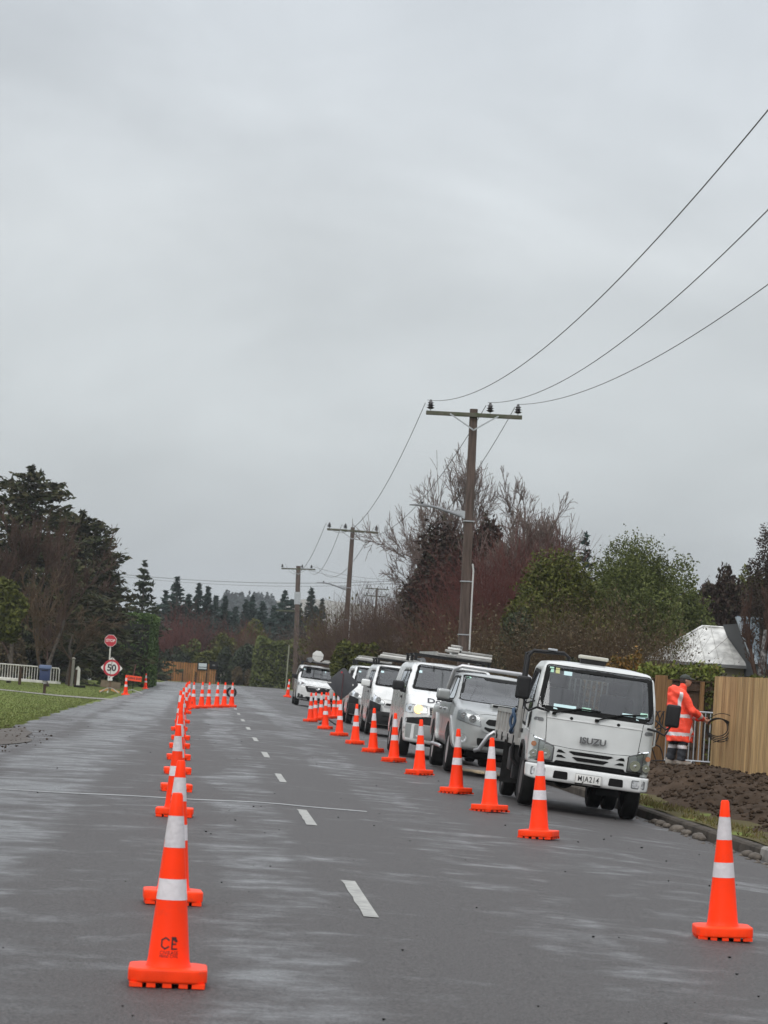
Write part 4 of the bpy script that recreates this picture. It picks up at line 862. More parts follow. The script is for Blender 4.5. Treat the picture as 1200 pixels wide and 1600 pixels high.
for i in range(3):
    wire('%s cable from the nearest pole to the upper right corner' % ['steepest uppermost', 'middle', 'lowest right'][i], x1[i], x0[i], [2.1, 1.95, 1.85][i], .0085)
    wire('%s cable between the first and second power poles' % nm[i], x1[i]+Vector((-.05, .1, -.08)), x2[i], [1.75, 1.9, 2.0][i], .010)
    wire('%s cable between the second and third power poles' % nm[i], x2[i]+Vector((0, .1, -.05)), x3[i], [1.6, 1.6, 1.7][i], .013)
wire('lower cable slanting from the third pole to the far thick pole', at(480, 890, 230), at(640, 914, 236), .3, .012)
wire('upper cable slanting from the third pole to the far thick pole', at(485, 884, 230), at(642, 905, 236), .4, .012)
wire('thick distant cable crossing above the far conifers', at(150, 893, 330), at(640, 906, 330), .8, .03)
wire('distant cable just below the thick one', at(150, 896, 332), at(640, 910, 332), .9, .02)

# ================================================================== FENCES, HOUSES, GARDEN THINGS
def paling_fence(label, A, B, z0, H, m, bw=.15, gap=.0, group=None, zf=None, name='paling_fence', seed=1, thick=.02, back=True, hv=.01, caprail=None):
    A = Vector((*A, 0)); B = Vector((*B, 0)); L_ = (B-A).length; d = (B-A).normalized(); ang = math.atan2(d.y, d.x); g = np.random.default_rng(seed)
    t = thing(name, label, 'fence', (A.x, A.y, z0), (0, 0, ang), group); mb = MB(); n = int(L_/(bw+gap)); nn = Vector((-d.y, d.x))
    for i in range(n):
        x = (i+.5)*(bw+gap); z = (zf(*(A+d*x).xy)-z0) if zf else 0
        mb.box((x, g.uniform(-.006, .006), z+(H-z)/2), (bw-.004, thick, H-z+g.uniform(-hv, hv)), Matrix.Rotation(g.normal()*.003, 3, 'Y'))
    mb.build('palings', m, t)
    if back:
        for z in (.3, H*.55, H-.2): MB().box((L_/2, .045, z), (L_, .05, .09)).build('rail', m, t)
        for i in range(int(L_/2.4)+1): MB().box((min(L_-.05, .05+i*2.4), .12, H/2-.05), (.1, .1, H)).build('post', m, t)
    if caprail: MB().box((L_/2, 0, H+.02), (L_, .12, .035)).build('cap_rail', m, t)
    return t
fA = at(1110, 1200, 56); fB = at(1200, 1213, 52)
dr = Vector((fB.x-fA.x, fB.y-fA.y, 0)).normalized(); fE = fA+dr*14
paling_fence('new pale timber paling fence beside the dug soil', (fA.x, fA.y), (fE.x, fE.y), -.02, at(1110, 1056, 56).z+.02, M['paling'], .15, 0, seed=3, hv=.006)
da = at(1020, 1066, 60); db = at(1116, 1072, 60)
paling_fence('dark weathered fence behind the worker in the orange jacket', (da.x, 60), (db.x+.5, 60), -.05, 1.84, M['fence_dark'], .14, .004, seed=4, back=False, caprail=True)
dk = [o for o in bpy.data.objects if o.name.startswith('paling_fence') and o.type == 'EMPTY'][-1]
for xx in (.35, 1.05): MB().box((xx, -.06, .93), (.09, .09, 1.86)).build('post', M['post_brown'], dk)
MB().box((1.0, -.05, 1.72), (2.0, .04, .14)).build('rail', M['fence_dark'], dk); MB().box((1.0, -.05, .5), (2.0, .04, .1)).build('rail', M['fence_dark'], dk)
pb = at(1030, 1120, 57.6); tag(MB().box((pb.x, 57.6, .9), (.24, .12, 1.95)).build('fence_post', M['post_brown'], None, bevel=.008), 'broad brown timber post just right of the truck cab', 'post')
# steel barriers behind the worker
def barrier(label, A, B, H, m, nb=10, name='steel_barrier', feet=True, r=.018, bars=None, group=None, sag=0):
    A = Vector(A); B = Vector(B); t = thing(name, label, 'barrier', A, (0, 0, math.atan2((B-A).y, (B-A).x)), group); L_ = (B-A).to_2d().length; sl = (B.z-A.z)
    mb = MB(); mb.tube([(0, 0, .12), (0, 0, H-.05), (.05, 0, H), (L_-.05, 0, H+sl), (L_, 0, H-.05+sl), (L_, 0, .12+sl), (0, 0, .12)], r, 7, cap=False); mb.build('frame', m, t, smooth=True)
    mb = MB(); [mb.tube([(L_*(i+1)/(nb+1), 0, .12+sl*(i+1)/(nb+1)), (L_*(i+1)/(nb+1), 0, H+sl*(i+1)/(nb+1))], r*.62, 5) for i in range(nb)]; mb.build('bars', m, t)
    if feet:
        for x in (.2, L_-.2): MB().tube([(x, -.28, .0), (x, 0, .12), (x, .28, 0)], r*.8, 6).build('foot', m, t)
    return t
ba = at(1068, 1190, 57.6); barrier('galvanised crowd barrier standing right behind the worker', (ba.x, 57.7, .06), (ba.x+.95, 57.2, .06), 1.12, M['galv'], 9)
bb = at(1012, 1190, 58.6); barrier('second galvanised barrier leaning near the brown post', (bb.x, 58.8, .02), (bb.x+.7, 58.4, .02), .85, M['galv'], 7)
# shed with white hip roof and house with blue gable
h = thing('garden_shed', 'low building with weathered white hipped metal roof', 'building', (at(1100, 1036, 88).x, 88, 0))
X0 = at(1013, 1029, 88).x-h.location.x; X1 = at(1192, 1040, 88).x-h.location.x; ze = at(1100, 1036, 88).z; zr = at(1120, 981, 90).z; xa = at(1097, 982, 90).x-h.location.x
mb = MB(); rr = X1-X0; V = [(X0-.1, 0, ze), (X1+.6, 0, ze), (X1+.6, 4, ze), (X0-.1, 4, ze), (xa, 2, zr), (X1-.2, 2, zr)]
mb.add(V, [(0, 1, 5, 4), (1, 2, 5), (2, 3, 4, 5), (3, 0, 4)]); rf = mb.build('roof', M['roof_white'], h)
mb = MB(); mb.tube([V[0], (V[4][0], V[4][1], V[4][2]+.02)], .04, 5); mb.tube([(V[4][0], 2, zr+.02), (V[5][0], 2, zr+.02)], .04, 5); mb.build('ridge_cap', M['roof_white'], rf)
mb = MB(); [mb.box((X0+.3+i*.42, .9, (ze+zr)/2+.0), (.02, .02, .02)) for i in range(0)]
for i in range(7):
    f = (i+1)/8; xb = X0+(X1-X0)*f; k = min(1, (xb-X0)/(xa-X0)) if xb < xa else 1; mb.tube([(xb, 0, ze+.02), (xb+.0, 2*k*.98, ze+(zr-ze)*k*.98+.015)], .012, 4)
mb.build('roof_seams', M['roof_white'], rf)
MB().box(((X0+X1)/2+.2, -.06, ze-.05), (X1-X0+.8, .1, .1)).build('gutter', M['grey_plastic'], rf)
MB().box(((X0+X1)/2+.25, 2, ze/2-.1), (X1-X0-.2, 3.4, ze)).build('wall', M['wall_cream'], h)
h = thing('house', 'house end with steep blue-grey metal gable roof at the right', 'house', (at(1170, 1036, 86.5).x, 86.5, 0)); c = h.location.x
pa = at(1151, 966, 86.5); pe = at(1178, 1036, 86.5); x_a = pa.x-c; x_e = pe.x-c; za = pa.z; zb = pe.z
mb = MB(); mb.prism([(x_a, za), (x_e, zb), (x_e+3.6, zb), (x_e+2.6, za)], 0, .08, 'y'); r2 = mb.build('roof', M['roof_blue'], h)
mb = MB(); mb.prism([(x_a-.06, za+.04), (x_a+.1, za+.04), (x_e+.12, zb-.02), (x_e-.06, zb-.02)], -.12, 0, 'y'); mb.build('barge_board', mat('barge', (.26, .30, .34), .5), r2)
mb = MB(); mb.box((x_a+1.5, -.03, za+.03), (3, .1, .08)); mb.build('ridge_cap', M['roof_blue'], r2)
mb = MB(); [mb.box((x_e+.35+i*.3, -.015, (za+zb)/2), (.03, .03, (za-zb)*.9)) for i in range(5)]; mb.build('roof_seams', M['roof_blue'], r2)
MB().prism([(x_a+.12, za-.15), (x_e+.05, zb+.02), (x_e+.05, 0), (x_e+3, 0), (x_e+3, za-.15), ], .12, 3, 'y').build('wall', M['wall_dark'], h)
# far sign fence at the junction
fl = at(240, 1064, 241); fr = at(340, 1064, 241)
t = paling_fence('orange-brown timber fence with two board signs across the junction', (fl.x, 241), (fr.x, 241), -.08, 1.62, M['fence_orange'], .17, .03, seed=9, back=False, hv=.03)
for x in (.4, 1.4, 2.4, 3.5, 4.4, 5.2): MB().box((x, -.06, .45), (.12, .06, .9)).build('post', M['fence_dark'], t)
for px0, px1, py0, py1, m_, nm_ in ((310, 323, 1038, 1047, 'board_white', 1), (329, 339, 1037, 1045, 'board_dark', 0)):
    a = at(px0, py0, 240.8); b_ = at(px1, py1, 240.8); w = b_.x-a.x; sx_ = a.x+w/2-fl.x; sz = (a.z+b_.z)/2+.08+.08
    s = MB().box((sx_, -.1, sz), (w+.12, .04, .66)).build('sign_board', M['black_trim'], t)
    if nm_: MB().box((sx_, -.13, sz+.1), (w-.05, .02, .3)).build('sign_panel', mat('panel_pale', (.42, .47, .5), .5), s); MB().box((sx_, -.13, sz-.17), (w-.05, .02, .14)).build('sign_panel', mat('panel_pale2', (.36, .4, .42), .5), s)
    else: MB().box((sx_, -.13, sz), (w-.35, .02, .12)).build('sign_panel', mat('panel_dim', (.12, .12, .12), .5), s)
pk = thing('picket_fence', 'low grey picket fence right of the timber sign fence', 'fence', (fr.x+.1, 241, -.08)); mb = MB()
for i in range(9): mb.box((.15+i*.26, 0, .42+.1*math.sin(i*2)), (.09, .03, .85+.2*math.sin(i*2)), Matrix.Rotation(.03*math.sin(i*5), 3, 'Y'))
mb.build('pickets', M['concrete'], pk); MB().box((1.2, .03, .55), (2.4, .03, .06)).build('rail', M['concrete'], pk)
p_ = at(447, 1066, 205); tag(MB().tube([(p_.x, 205, -.1), (p_.x+.05, 205, 3.3)], .05, 6).build('thin_post', mat('post_green', (.2, .21, .15), .8), None), 'thin pale post in front of the tall light hedge', 'post')
# letterbox, bridge rail, gate posts
lb = at(69, 1084, 111); t = thing('letterbox', 'dark blue house-shaped letterbox on a wooden post', 'letterbox', (lb.x, 111, -.07))
MB().tube([(0, 0, 0), (0, 0, .55)], .055, 8).build('post', M['fence_dark'], t); MB().tube([(0, -.0, .42), (0, 0, .56)], .062, 8).build('post_band', M['white_sign'], t)
MB().box((-.02, 0, .78), (.40, .45, .48)).build('box', M['blue_metal'], t, bevel=.015)
MB().prism([(-.26, 1.0), (.22, 1.0), (.20, 1.14), (-.24, 1.14)], -.27, .27, 'y').build('lid', mat('blue_lid', (.10, .14, .24), .35), t, bevel=.01); MB().box((-.02, -.232, .93), (.26, .012, .03)).build('slot', M['black_trim'], t)
ra = at(-14, 1064, 138); rb_ = at(91, 1073, 136)
t = barrier('white painted bridge rail along the driveway on the left lawn', (ra.x, 138, .12), (rb_.x, 136, .08), .78, M['white_rail'], 24, 'bridge_rail', False, .03)
L_ = (rb_-ra).to_2d().length; MB().box((L_/2, 0, .05), (L_, .35, .10)).build('deck_edge', M['white_rail'], t)
for px, w in ((31, .09),): tag(MB().box((at(px, 1060, 134).x, 134, .35), (.13, .13, .95)).build('fence_post', M['fence_dark'], None), 'dark square post in front of the white bridge rail', 'post')
for i, (px, top, w, k, lb_) in enumerate([(110, 1031, .10, 'fence_dark', 'dark wooden gate post left of the pale one'), (114, 1028, .14, 'conc', 'taller pale wooden gate post with a knob'), (118, 1043, .12, 'fence_dark', 'leaning dark post between the pale gate posts')]):
    v = at(px, top, 140); mb = MB(); mb.tube([(v.x, 140+i*.3, -.1), (v.x+.03, 140+i*.3, v.z-.1)], w/2, 7); mb.lathe([(w*.3, 0), (w*.7, .05), (w*.6, .1), (.01, .14)], 8, Matrix.Translation((v.x+.03, 140+i*.3, v.z-.1))) if i == 1 else 0
    tag(mb.build('gate_post', mat('post_pale', (.2, .19, .16), .8) if k == 'conc' else M[k], None), lb_, 'post')
v = at(121, 1058, 143); tag(MB().prism(rpoly([(v.x-.13, -.1), (v.x+.13, -.1), (v.x+.12, .85), (v.x, 1.02), (v.x-.12, .85)], .05), 143, 143.06, 'y').build('marker_board', M['white_rail'], None), 'pale rounded marker board beside the gate posts', 'marker')
v = at(125, 1066, 138); tag(MB().box((v.x, 138, .02), (.55, .3, .16)).build('stone_trough', M['black_trim'], None, bevel=.02), 'low dark trough on the grass beside the gate posts', 'trough')
# ================================================================== VEHICLES
def sdf_body(name, side, front, plan, r, h, m, parent, cuts=(), cavity=None, wheels=(), wr=.4, wall=.05):
    """body = rounded intersection of three silhouettes; returns (object, BVH of the uncut skin)
    cuts: (axis, polygon, lo, hi); cavity: (side polygon inset box)"""
    side = np.array(side); front = np.array(front); plan = np.array(plan)
    fr = np.concatenate([front, front[::-1]*[-1, 1]]); pl = np.concatenate([plan, plan[::-1]*[-1, 1]])
    lo = (-front[:, 0].max(), side[:, 0].min(), side[:, 1].min()); hi = (front[:, 0].max(), side[:, 0].max(), side[:, 1].max())
    ax = grid(lo, hi, h); X, Y, Z = [a.reshape([-1 if i == k else 1 for i in range(3)]) for k, a in enumerate(ax)]
    YZ = np.meshgrid(ax[1], ax[2], indexing='ij'); XZ = np.meshgrid(ax[0], ax[2], indexing='ij'); XY = np.meshgrid(ax[0], ax[1], indexing='ij')
    d = rmax([sd_poly(side, *YZ)[None], sd_poly(fr, *XZ)[:, None], sd_poly(pl, *XY)[..., None]+0*Z], r)
    d = d+0*X
    V, F = surface_nets(d, ax); V = relax(V, F, 2, .4); bvh = BVHTree.FromPolygons([tuple(v) for v in V], [tuple(f) for f in F])
    f = d.copy()
    if cavity is not None:
        cv = sd_poly(cavity, *YZ)[None]+0*X+0*Y; f = np.maximum(f, -np.maximum(d+wall, cv))
    for axis, P_, a, b in cuts:
        if axis == 'y': c2 = sd_poly(P_, *XZ)[:, None]; c = np.maximum(c2, np.maximum(a-Y, Y-b))
        elif axis == 'x': c2 = sd_poly(P_, *YZ)[None]; c = np.maximum(c2, np.maximum(a-X, X-b))
        else: c2 = sd_poly(P_, *XY)[..., None]; c = np.maximum(c2, np.maximum(a-Z, Z-b))
        f = np.maximum(f, -c)
    for (wy, wz) in wheels:
        c = np.maximum(np.sqrt((Y-wy)**2+(Z-wz)**2)-wr, (front[:, 0].max()-.34)-np.abs(X)); f = np.maximum(f, -c)
    V, F = surface_nets(f, ax); V = relax(V, F, 1, .35)
    o = from_np(name, V, F, m, parent, True)
    try: o.data.set_sharp_from_angle(angle=R_(50))
    except Exception: pass
    return o, bvh
def wheel(t, x, y, r=.36, w=.22, m=None, rim=.62, rimm=None, side=-1):
    A_ = Matrix.Translation((x, y, r)) @ Matrix.Rotation(R_(90), 4, 'Y'); h = w/2
    o = thing_part('wheel', t)
    mb = MB(); mb.lathe([(r*rim, -h*.85), (r*.9, -h), (r*.985, -h*.8), (r, -h*.4), (r, h*.4), (r*.985, h*.8), (r*.9, h), (r*.7, h*.95), (r*rim, h*.8)], 36, A_, close=True); mb.build('tyre', M['rubber'], o, smooth=True)
    mb = MB(); q = side
    mb.lathe([(r*rim*1.02, q*h*.85), (r*rim*.93, q*h*.8), (r*rim*.88, q*h*.35), (r*.25, q*h*.5), (r*.2, q*h*.72), (.001, q*h*.74)], 28, A_); mb.build('rim', rimm or M['steel_rim'], o, smooth=True)
    mb = MB()
    for k in range(7):
        a = k/7*6.283; c = A_ @ Vector((r*.42*math.cos(a), r*.42*math.sin(a), q*h*.5)); mb.box(c, (.02, r*.1, r*.1), Matrix.Rotation(a, 3, 'X'))
    mb.build('wheel_nuts', M['black_trim'], o); return o
def thing_part(name, parent):
    o = bpy.data.objects.new(name, None); COL.objects.link(o); o.parent = parent; o.empty_display_size = .1; return o
def window_set(nm, poly, bvh, side, t, gm, seal=.035, off=.004, res=.15):
    q = rpoly(poly, .05); g_ = plate(nm, q, bvh, side, gm, t, off=off, th=.0, res=res, fit=True)
    s = plate('seal', rpoly(inset_poly(poly, -.012), .06), bvh, side, M['black_trim'], g_, off=off+.002, th=.012, res=res, hole=inset_poly(poly, seal)); return g_
def wiper(t, pts, name='wiper'):
    mb = MB(); mb.tube(pts, .011, 5); mb.box(Vector(pts[0]), (.05, .04, .04)); return mb.build(name, M['black_trim'], t)
def seats(t, xs, y, z, hh=.78, tilt=.15):
    for x in xs:
        s = MB().box((x, y+.05, z+hh/2), (.46, .14, hh), Matrix.Rotation(-tilt, 3, 'X')).build('seat', M['seat_cloth'], t, bevel=.05)
        MB().box((x, y+.12, z+hh+.10), (.26, .10, .18), Matrix.Rotation(-tilt, 3, 'X')).build('headrest', M['seat_cloth'], s, bevel=.03)
        MB().box((x, y-.25, z-.02), (.46, .5, .14)).build('cushion', M['seat_cloth'], s, bevel=.04)
def steer(t, x, y, z, r=.19):
    Mx = Matrix.Translation((x, y, z)) @ Matrix.Rotation(R_(-62), 4, 'X'); mb = MB(); c = [Mx @ Vector((r*math.cos(a), r*math.sin(a), 0)) for a in lin(0, 6.283, 25)]; mb.tube(c, .016, 6, cap=False); mb.tube([Mx @ Vector((-r, 0, 0)), Mx @ Vector((r, 0, 0))], .014, 5); mb.tube([Mx @ Vector((0, 0, 0)), Mx @ Vector((0, -r, 0))], .014, 5)
    return mb.build('steering_wheel', M['black_plastic'], t, smooth=True)
def place_vehicle(t, xc, yf, yaw=0, lean=0, wb=(.9, 3.6), tr=.75):
    zl = gz(xc-tr, yf+wb[0]); zr = gz(xc+tr, yf+wb[0]); t.location = (xc, yf, (zl+zr)/2+.004); t.rotation_euler = (0, math.atan2(zl-zr, 2*tr)+lean, yaw)
def lamp(nm, poly, bvh, side, t, bulbs=(), back='lamp_back'):
    b = plate(nm, rpoly(poly, .03), bvh, side, M[back], t, off=-.012, th=.03, res=.08)
    for (x, z, r, mt) in bulbs:
        h = bvh.ray_cast(Vector((x, -30, z)), Vector((0, 1, 0)))[0]
        y = h.y if h is not None else 0
        MB().lathe([(r, -.012), (r*1.0, -.002), (r*.82, .012), (r*.80, -.004), (r*.45, .014), (r*.3, -.012), (.001, -.014)], 20, Matrix.Translation((x, y-.022, z)) @ Matrix.Rotation(R_(-90), 4, 'X')).build('reflector', M[mt], b, smooth=True)
    plate('lens', rpoly(poly, .03), bvh, side, M['lamp_glass'], b, off=.014 if bulbs else .008, th=.0, res=.08)
    plate('lamp_rim', rpoly(inset_poly(poly, -.008), .035), bvh, side, M['dark_chrome'], b, off=.004, th=.02, res=.08, hole=inset_poly(poly, .012)); return b
mir = lambda P_: [(-x, z) for x, z in P_][::-1]

# ------------------------------------------------------------------ cab-over tipper truck
def make_truck():
    t = thing('cab_over_truck', 'white cab-over flatbed truck parked nearest, right of the orange cones, with black mirrors', 'truck')
    side = [(.10, .60), (.02, .66), (.0, .86), (.02, 1.02), (.06, 1.33), (.30, 1.94), (.40, 2.02), (.75, 2.06), (1.5, 2.06), (1.60, 1.98), (1.64, 1.5), (1.64, .75), (1.42, .60)]
    front = [(0, .58), (.82, .58), (.835, .9), (.835, 1.32), (.79, 1.65), (.745, 1.93), (.69, 2.02), (.45, 2.065), (0, 2.085)]
    plan = [(0, -.0), (.35, .0), (.62, .035), (.76, .09), (.835, .21), (.845, .5), (.845, 1.7), (0, 1.7)]
    ws = [(-.775, 1.35), (-.70, 1.965), (.70, 1.965), (.775, 1.35)][::-1]
    sw = [(.36, 1.22), (.55, 1.86), (1.38, 1.90), (1.46, 1.80), (1.46, 1.12), (.55, 1.08)]
    rw = [(-.42, 1.3), (-.42, 1.84), (.42, 1.84), (.42, 1.3)]
    body, bv = sdf_body('cab', side, front, plan, .055, .024, M['truck_paint'], t, cuts=[('y', ws, -1, .75), ('x', sw, -2, -.3), ('x', sw, .3, 2), ('y', rw, 1.3, 3)], cavity=[(.12, .9), (.16, 1.3), (.36, 1.92), (1.55, 1.95), (1.57, .9)], wheels=[(.98, .40)], wr=.47)
    P = lambda n, p, m, **k: plate(n, p, bv, 'F', M[m], t, **k)
    window_set('windscreen', ws, bv, 'F', t, M['glass'], .055)
    for sd_ in 'LR':
        window_set('side_window', sw, bv, sd_, t, M['side_glass'], .03)
        plate('door_handle', rpoly([(1.28, .98), (1.50, .98), (1.50, 1.04), (1.28, 1.04)], .02), bv, sd_, M['black_plastic'], t, off=.02, th=.02)
        for yy in (.34, 1.54): plate('door_gap', [(yy, .72), (yy+.012, .72), (yy+.012, 1.9 if yy > 1 else 1.2), (yy, 1.9 if yy > 1 else 1.2)], bv, sd_, M['black_trim'], t, off=.002, th=.01)
        plate('wheel_arch', [(.98+.50*math.cos(a), .40+.50*math.sin(a)) for a in lin(0, math.pi, 16)]+[(.98+.45*math.cos(a), .40+.45*math.sin(a)) for a in lin(math.pi, 0, 16)], bv, sd_, M['black_plastic'], t, off=.02, th=.04)
    plate('rear_window', rpoly(rw, .05), bv, 'B', M['glass'], t, off=.0, th=0)
    # front panel seams, badge lettering, grille
    for s in (-1, 1):
        P('panel_seam', [(s*.615-.004, .90), (s*.615+.004, .90), (s*.648+.004, 1.325), (s*.648-.004, 1.325)], 'black_trim', off=.0015, th=.006)
        P('grab_recess', rpoly([(s*.74-.065, 1.19), (s*.74+.065, 1.19), (s*.74+.055, 1.235), (s*.74-.055, 1.235)], .02), 'grey_plastic', off=.012, th=.02)
        P('washer_nozzle', [(s*.315+.022*math.cos(a), 1.275+.022*math.sin(a)) for a in lin(0, 6.28, 13)[:-1]], 'black_trim', off=.012, th=.015)
    P('panel_edge', [(-.64, 1.245), (.64, 1.245), (.64, 1.262), (-.64, 1.262)], 'white_paint', off=.010, th=.012)
    P('panel_seam', [(-.62, .895), (-.30, .872), (.30, .872), (.62, .895), (.62, .889), (.30, .866), (-.30, .866), (-.62, .889)], 'black_trim', off=.0015, th=.006)
    g_ = P('grille', rpoly([(-.49, .655), (-.49, .85), (-.3, .862), (.3, .862), (.49, .85), (.49, .655)], .02), 'truck_paint', off=.022, th=.03)
    for s in (1, -1):
        for poly in ([(-.455, .80), (-.44, .838), (-.40, .838), (-.335, .80)], [(-.455, .735), (-.44, .768), (-.385, .768), (-.325, .735)]):
            q = [(s*x, z) for x, z in poly]; plate('grille_slot', q, bv, 'F', M['black_trim'], g_, off=.026, th=.02)
    plate('grille_slot', [(-.30, .825), (-.225, .79), (.225, .79), (.30, .825), (.27, .838), (-.27, .838)], bv, 'F', M['black_trim'], g_, off=.026, th=.02)
    plate('grille_slot', [(-.245, .755), (-.175, .715), (.175, .715), (.245, .755), (.22, .765), (-.22, .765)], bv, 'F', M['black_trim'], g_, off=.026, th=.02)
    P('lower_gap', [(-.80, .615), (-.80, .65), (-.48, .655), (-.45, .69), (.45, .69), (.48, .655), (.80, .65), (.80, .615)], 'black_trim', off=.03, th=.04)
    text_obj('badge_lettering', 'ISUZU', .115, M['dark_chrome'], t, Matrix.Translation((0.0, -.012, 1.0)) @ Matrix.Rotation(R_(-2), 4, 'X') @ FRONT, ext=.008, bold=.004, sx=1.12)
    for s in (-1, 1):
        hp = [(s*.835, .66), (s*.83, 1.0), (s*.66, .925), (s*.495, .87), (s*.495, .665)]
        if s < 0: hp = hp[::-1]
        lamp('headlight', hp, bv, 'F', t, [(s*.60, .755, .072, 'reflector'), (s*.755, .74, .052, 'reflector'), (s*.765, .87, .035, 'amber')])
        plate('lamp_divider', [(s*.70-.006, .67), (s*.70+.006, .67), (s*.70+.006, .93), (s*.70-.006, .93)], bv, 'F', M['dark_chrome'], t, off=.018, th=.01)
    # bumper
    bm_side = [(-.06, .44), (-.05, .57), (-.03, .615), (.25, .615), (.25, .42), (-.02, .395)]; bm_front = [(0, .38), (.72, .39), (.83, .42), (.845, .62), (0, .63)]; bm_plan = [(0, -.06), (.45, -.055), (.70, -.02), (.80, .06), (.84, .18), (.84, .26), (0, .26)]
    bo, bb = sdf_body('bumper', bm_side, bm_front, bm_plan, .03, .014, M['white_paint'], t)
    B_ = lambda n, p, m, **k: plate(n, p, bb, 'F', M[m], bo, **k)
    for s in (-1, 1):
        B_('bumper_vent', rpoly([(s*.37-.10, .445), (s*.37+.10, .445), (s*.37+.09, .55), (s*.37-.09, .55)], .02), 'black_trim', off=.003, th=.02)
        f_ = B_('fog_lamp', rpoly([(s*.67-.08, .465), (s*.67+.08, .465), (s*.67+.08, .55), (s*.67-.08, .55)], .02), 'lamp_back', off=.006, th=.02)
        B_('fog_surround', rpoly([(s*.67-.095, .45), (s*.67+.095, .45), (s*.67+.095, .565), (s*.67-.095, .565)], .02), 'grey_plastic', off=.003, th=.015)
    pl = MB().box((0.0, -.075, .49), (.36, .008, .125)).build('number_plate', M['plate_white'], bo, bevel=.003)
    text_obj('plate_lettering', 'MJA214', .106, M['plate_black'], pl, TM(0.0, -.0805, .488), ext=.001, bold=.0008, sx=.74, space=1.17)
    for a, b_ in (((-.172, .551), (.172, .551)), ((-.172, .429), (.172, .429)), ((-.172, .429), (-.172, .551)), ((.172, .429), (.172, .551))): MB().tube([(a[0], -.080, a[1]), (b_[0], -.080, b_[1])], .0015, 4).build('plate_border', M['plate_black'], pl)
    MB().box((-.12, -.07, .418), (.10, .03, .016)).build('plate_bracket', M['black_trim'], pl); MB().box((.12, -.07, .415), (.10, .03, .016)).build('plate_bracket', M['black_trim'], pl)
    # wipers, mirrors
    fy = lambda x, z: bv.ray_cast(Vector((x, -30, z)), Vector((0, 1, 0)))[0].y
    wiper(t, [(-.555, fy(-.55, 1.315)-.03, 1.315), (-.40, fy(-.4, 1.36)-.03, 1.372), (-.20, fy(-.2, 1.42)-.03, 1.42), (.06, fy(0, 1.42)-.025, 1.415)]); wiper(t, [(.02, fy(.02, 1.30)-.03, 1.295), (.18, fy(.18, 1.36)-.03, 1.36), (.36, fy(.36, 1.43)-.03, 1.415), (.68, fy(.68, 1.45)-.025, 1.455)])
    for s in (-1, 1):
        mr = thing_part('mirror', t); cx, cz = s*1.01, (1.60 if s < 0 else 1.50)
        MB().box((cx, .02, cz), (.19, .09, .31)).build('mirror_shell', M['black_plastic'], mr, bevel=.04, seg=4)
        MB().box((cx, .069, cz), (.15, .006, .26)).build('mirror_glass', M['chrome'], mr, bevel=.002)
        if s < 0: pts = [(-.62, fy(-.62, 1.33)-.03, 1.33), (-.80, .0, 1.36), (-.90, -.0, 1.30), (-.95, .02, 1.34), (-.98, .03, 1.46)]; p2 = [(-.80, .3, 1.45), (-.93, .1, 1.40), (-1.0, .04, 1.46)]
        else: pts = [(.70, fy(.7, 1.29)-.03, 1.28), (.84, .0, 1.26), (.93, 0, 1.22), (1.0, .03, 1.36)]; p2 = [(.82, .35, 1.42), (.95, .1, 1.3), (1.01, .04, 1.36)]
        MB().tube(pts, .016, 6).build('mirror_arm', M['black_plastic'], mr, smooth=True); MB().tube(p2, .012, 6).build('mirror_arm', M['black_plastic'], mr, smooth=True)
        # grab rail on the pillar
        MB().tube([(s*.80, .40, 1.02), (s*.865, .40, 1.06), (s*.855, .40, 1.28), (s*.79, .40, 1.34)], .014, 6).build('grab_rail', M['white_paint'], t, smooth=True)
    # beacon bar, screen stickers, wire
    MB().box((-.06, .75, 2.14), (.40, .16, .05)).build('beacon_bar', mat('beacon', (.45, .44, .38), .35), t, bevel=.02); MB().box((-.06, .75, 2.09), (.34, .12, .07)).build('beacon_base', M['black_plastic'], t)
    for x, z, w, h_, mm in ((-.64, 1.90, .055, .075, 'sticker_green'), (-.56, 1.895, .055, .075, 'sticker_yellow'), (-.42, 1.875, .11, .055, 'paper'), (.64, 1.455, .10, .055, 'sticker_green')):
        plate('windscreen_sticker', [(x-w/2, z-h_/2), (x+w/2, z-h_/2), (x+w/2, z+h_/2), (x-w/2, z+h_/2)], bv, 'F', M[mm], t, off=.006, th=0)
    for x, w, mm in ((-.42, .30, 'paper'), (-.13, .12, 'sticker_green'), (.42, .14, 'paper'), (.60, .12, 'paper')):
        plate('windscreen_paper', [(x-w/2, 1.372), (x+w/2, 1.372), (x+w/2, 1.445), (x-w/2, 1.445)], bv, 'F', M[mm], t, off=.0045, th=0)
    MB().box((0, .42, 1.22), (1.5, .42, .20)).build('dashboard', M['dash'], t, bevel=.05); steer(t, -.36, .72, 1.32)
    seats(t, (-.42, .40), 1.25, .95, .72); MB().box((0, 1.28, 1.2), (.34, .12, .5)).build('seat', M['seat_cloth'], t, bevel=.04)
    MB().tube([(-.22, fy(-.22, 1.95)+.03, 1.95), (-.27, fy(-.27, 1.7)+.03, 1.72), (-.20, fy(-.2, 1.45)+.03, 1.42)], .004, 4).build('windscreen_cable', M['black_trim'], t)
    MB().tube([(.20, fy(.2, 1.93)+.03, 1.93), (.21, fy(.2, 1.7)+.03, 1.75), (.10, fy(.1, 1.45)+.03, 1.42)], .004, 4).build('windscreen_cable', M['black_trim'], t)
    MB().box((0, .5, 1.88), (.22, .05, .07)).build('rear_view_mirror', M['black_plastic'], t, bevel=.015)
    # chassis
    for s in (-1, 1): MB().box((s*.36, 2.9, .56), (.07, 5.0, .18)).build('chassis_rail', M['black_trim'], t)
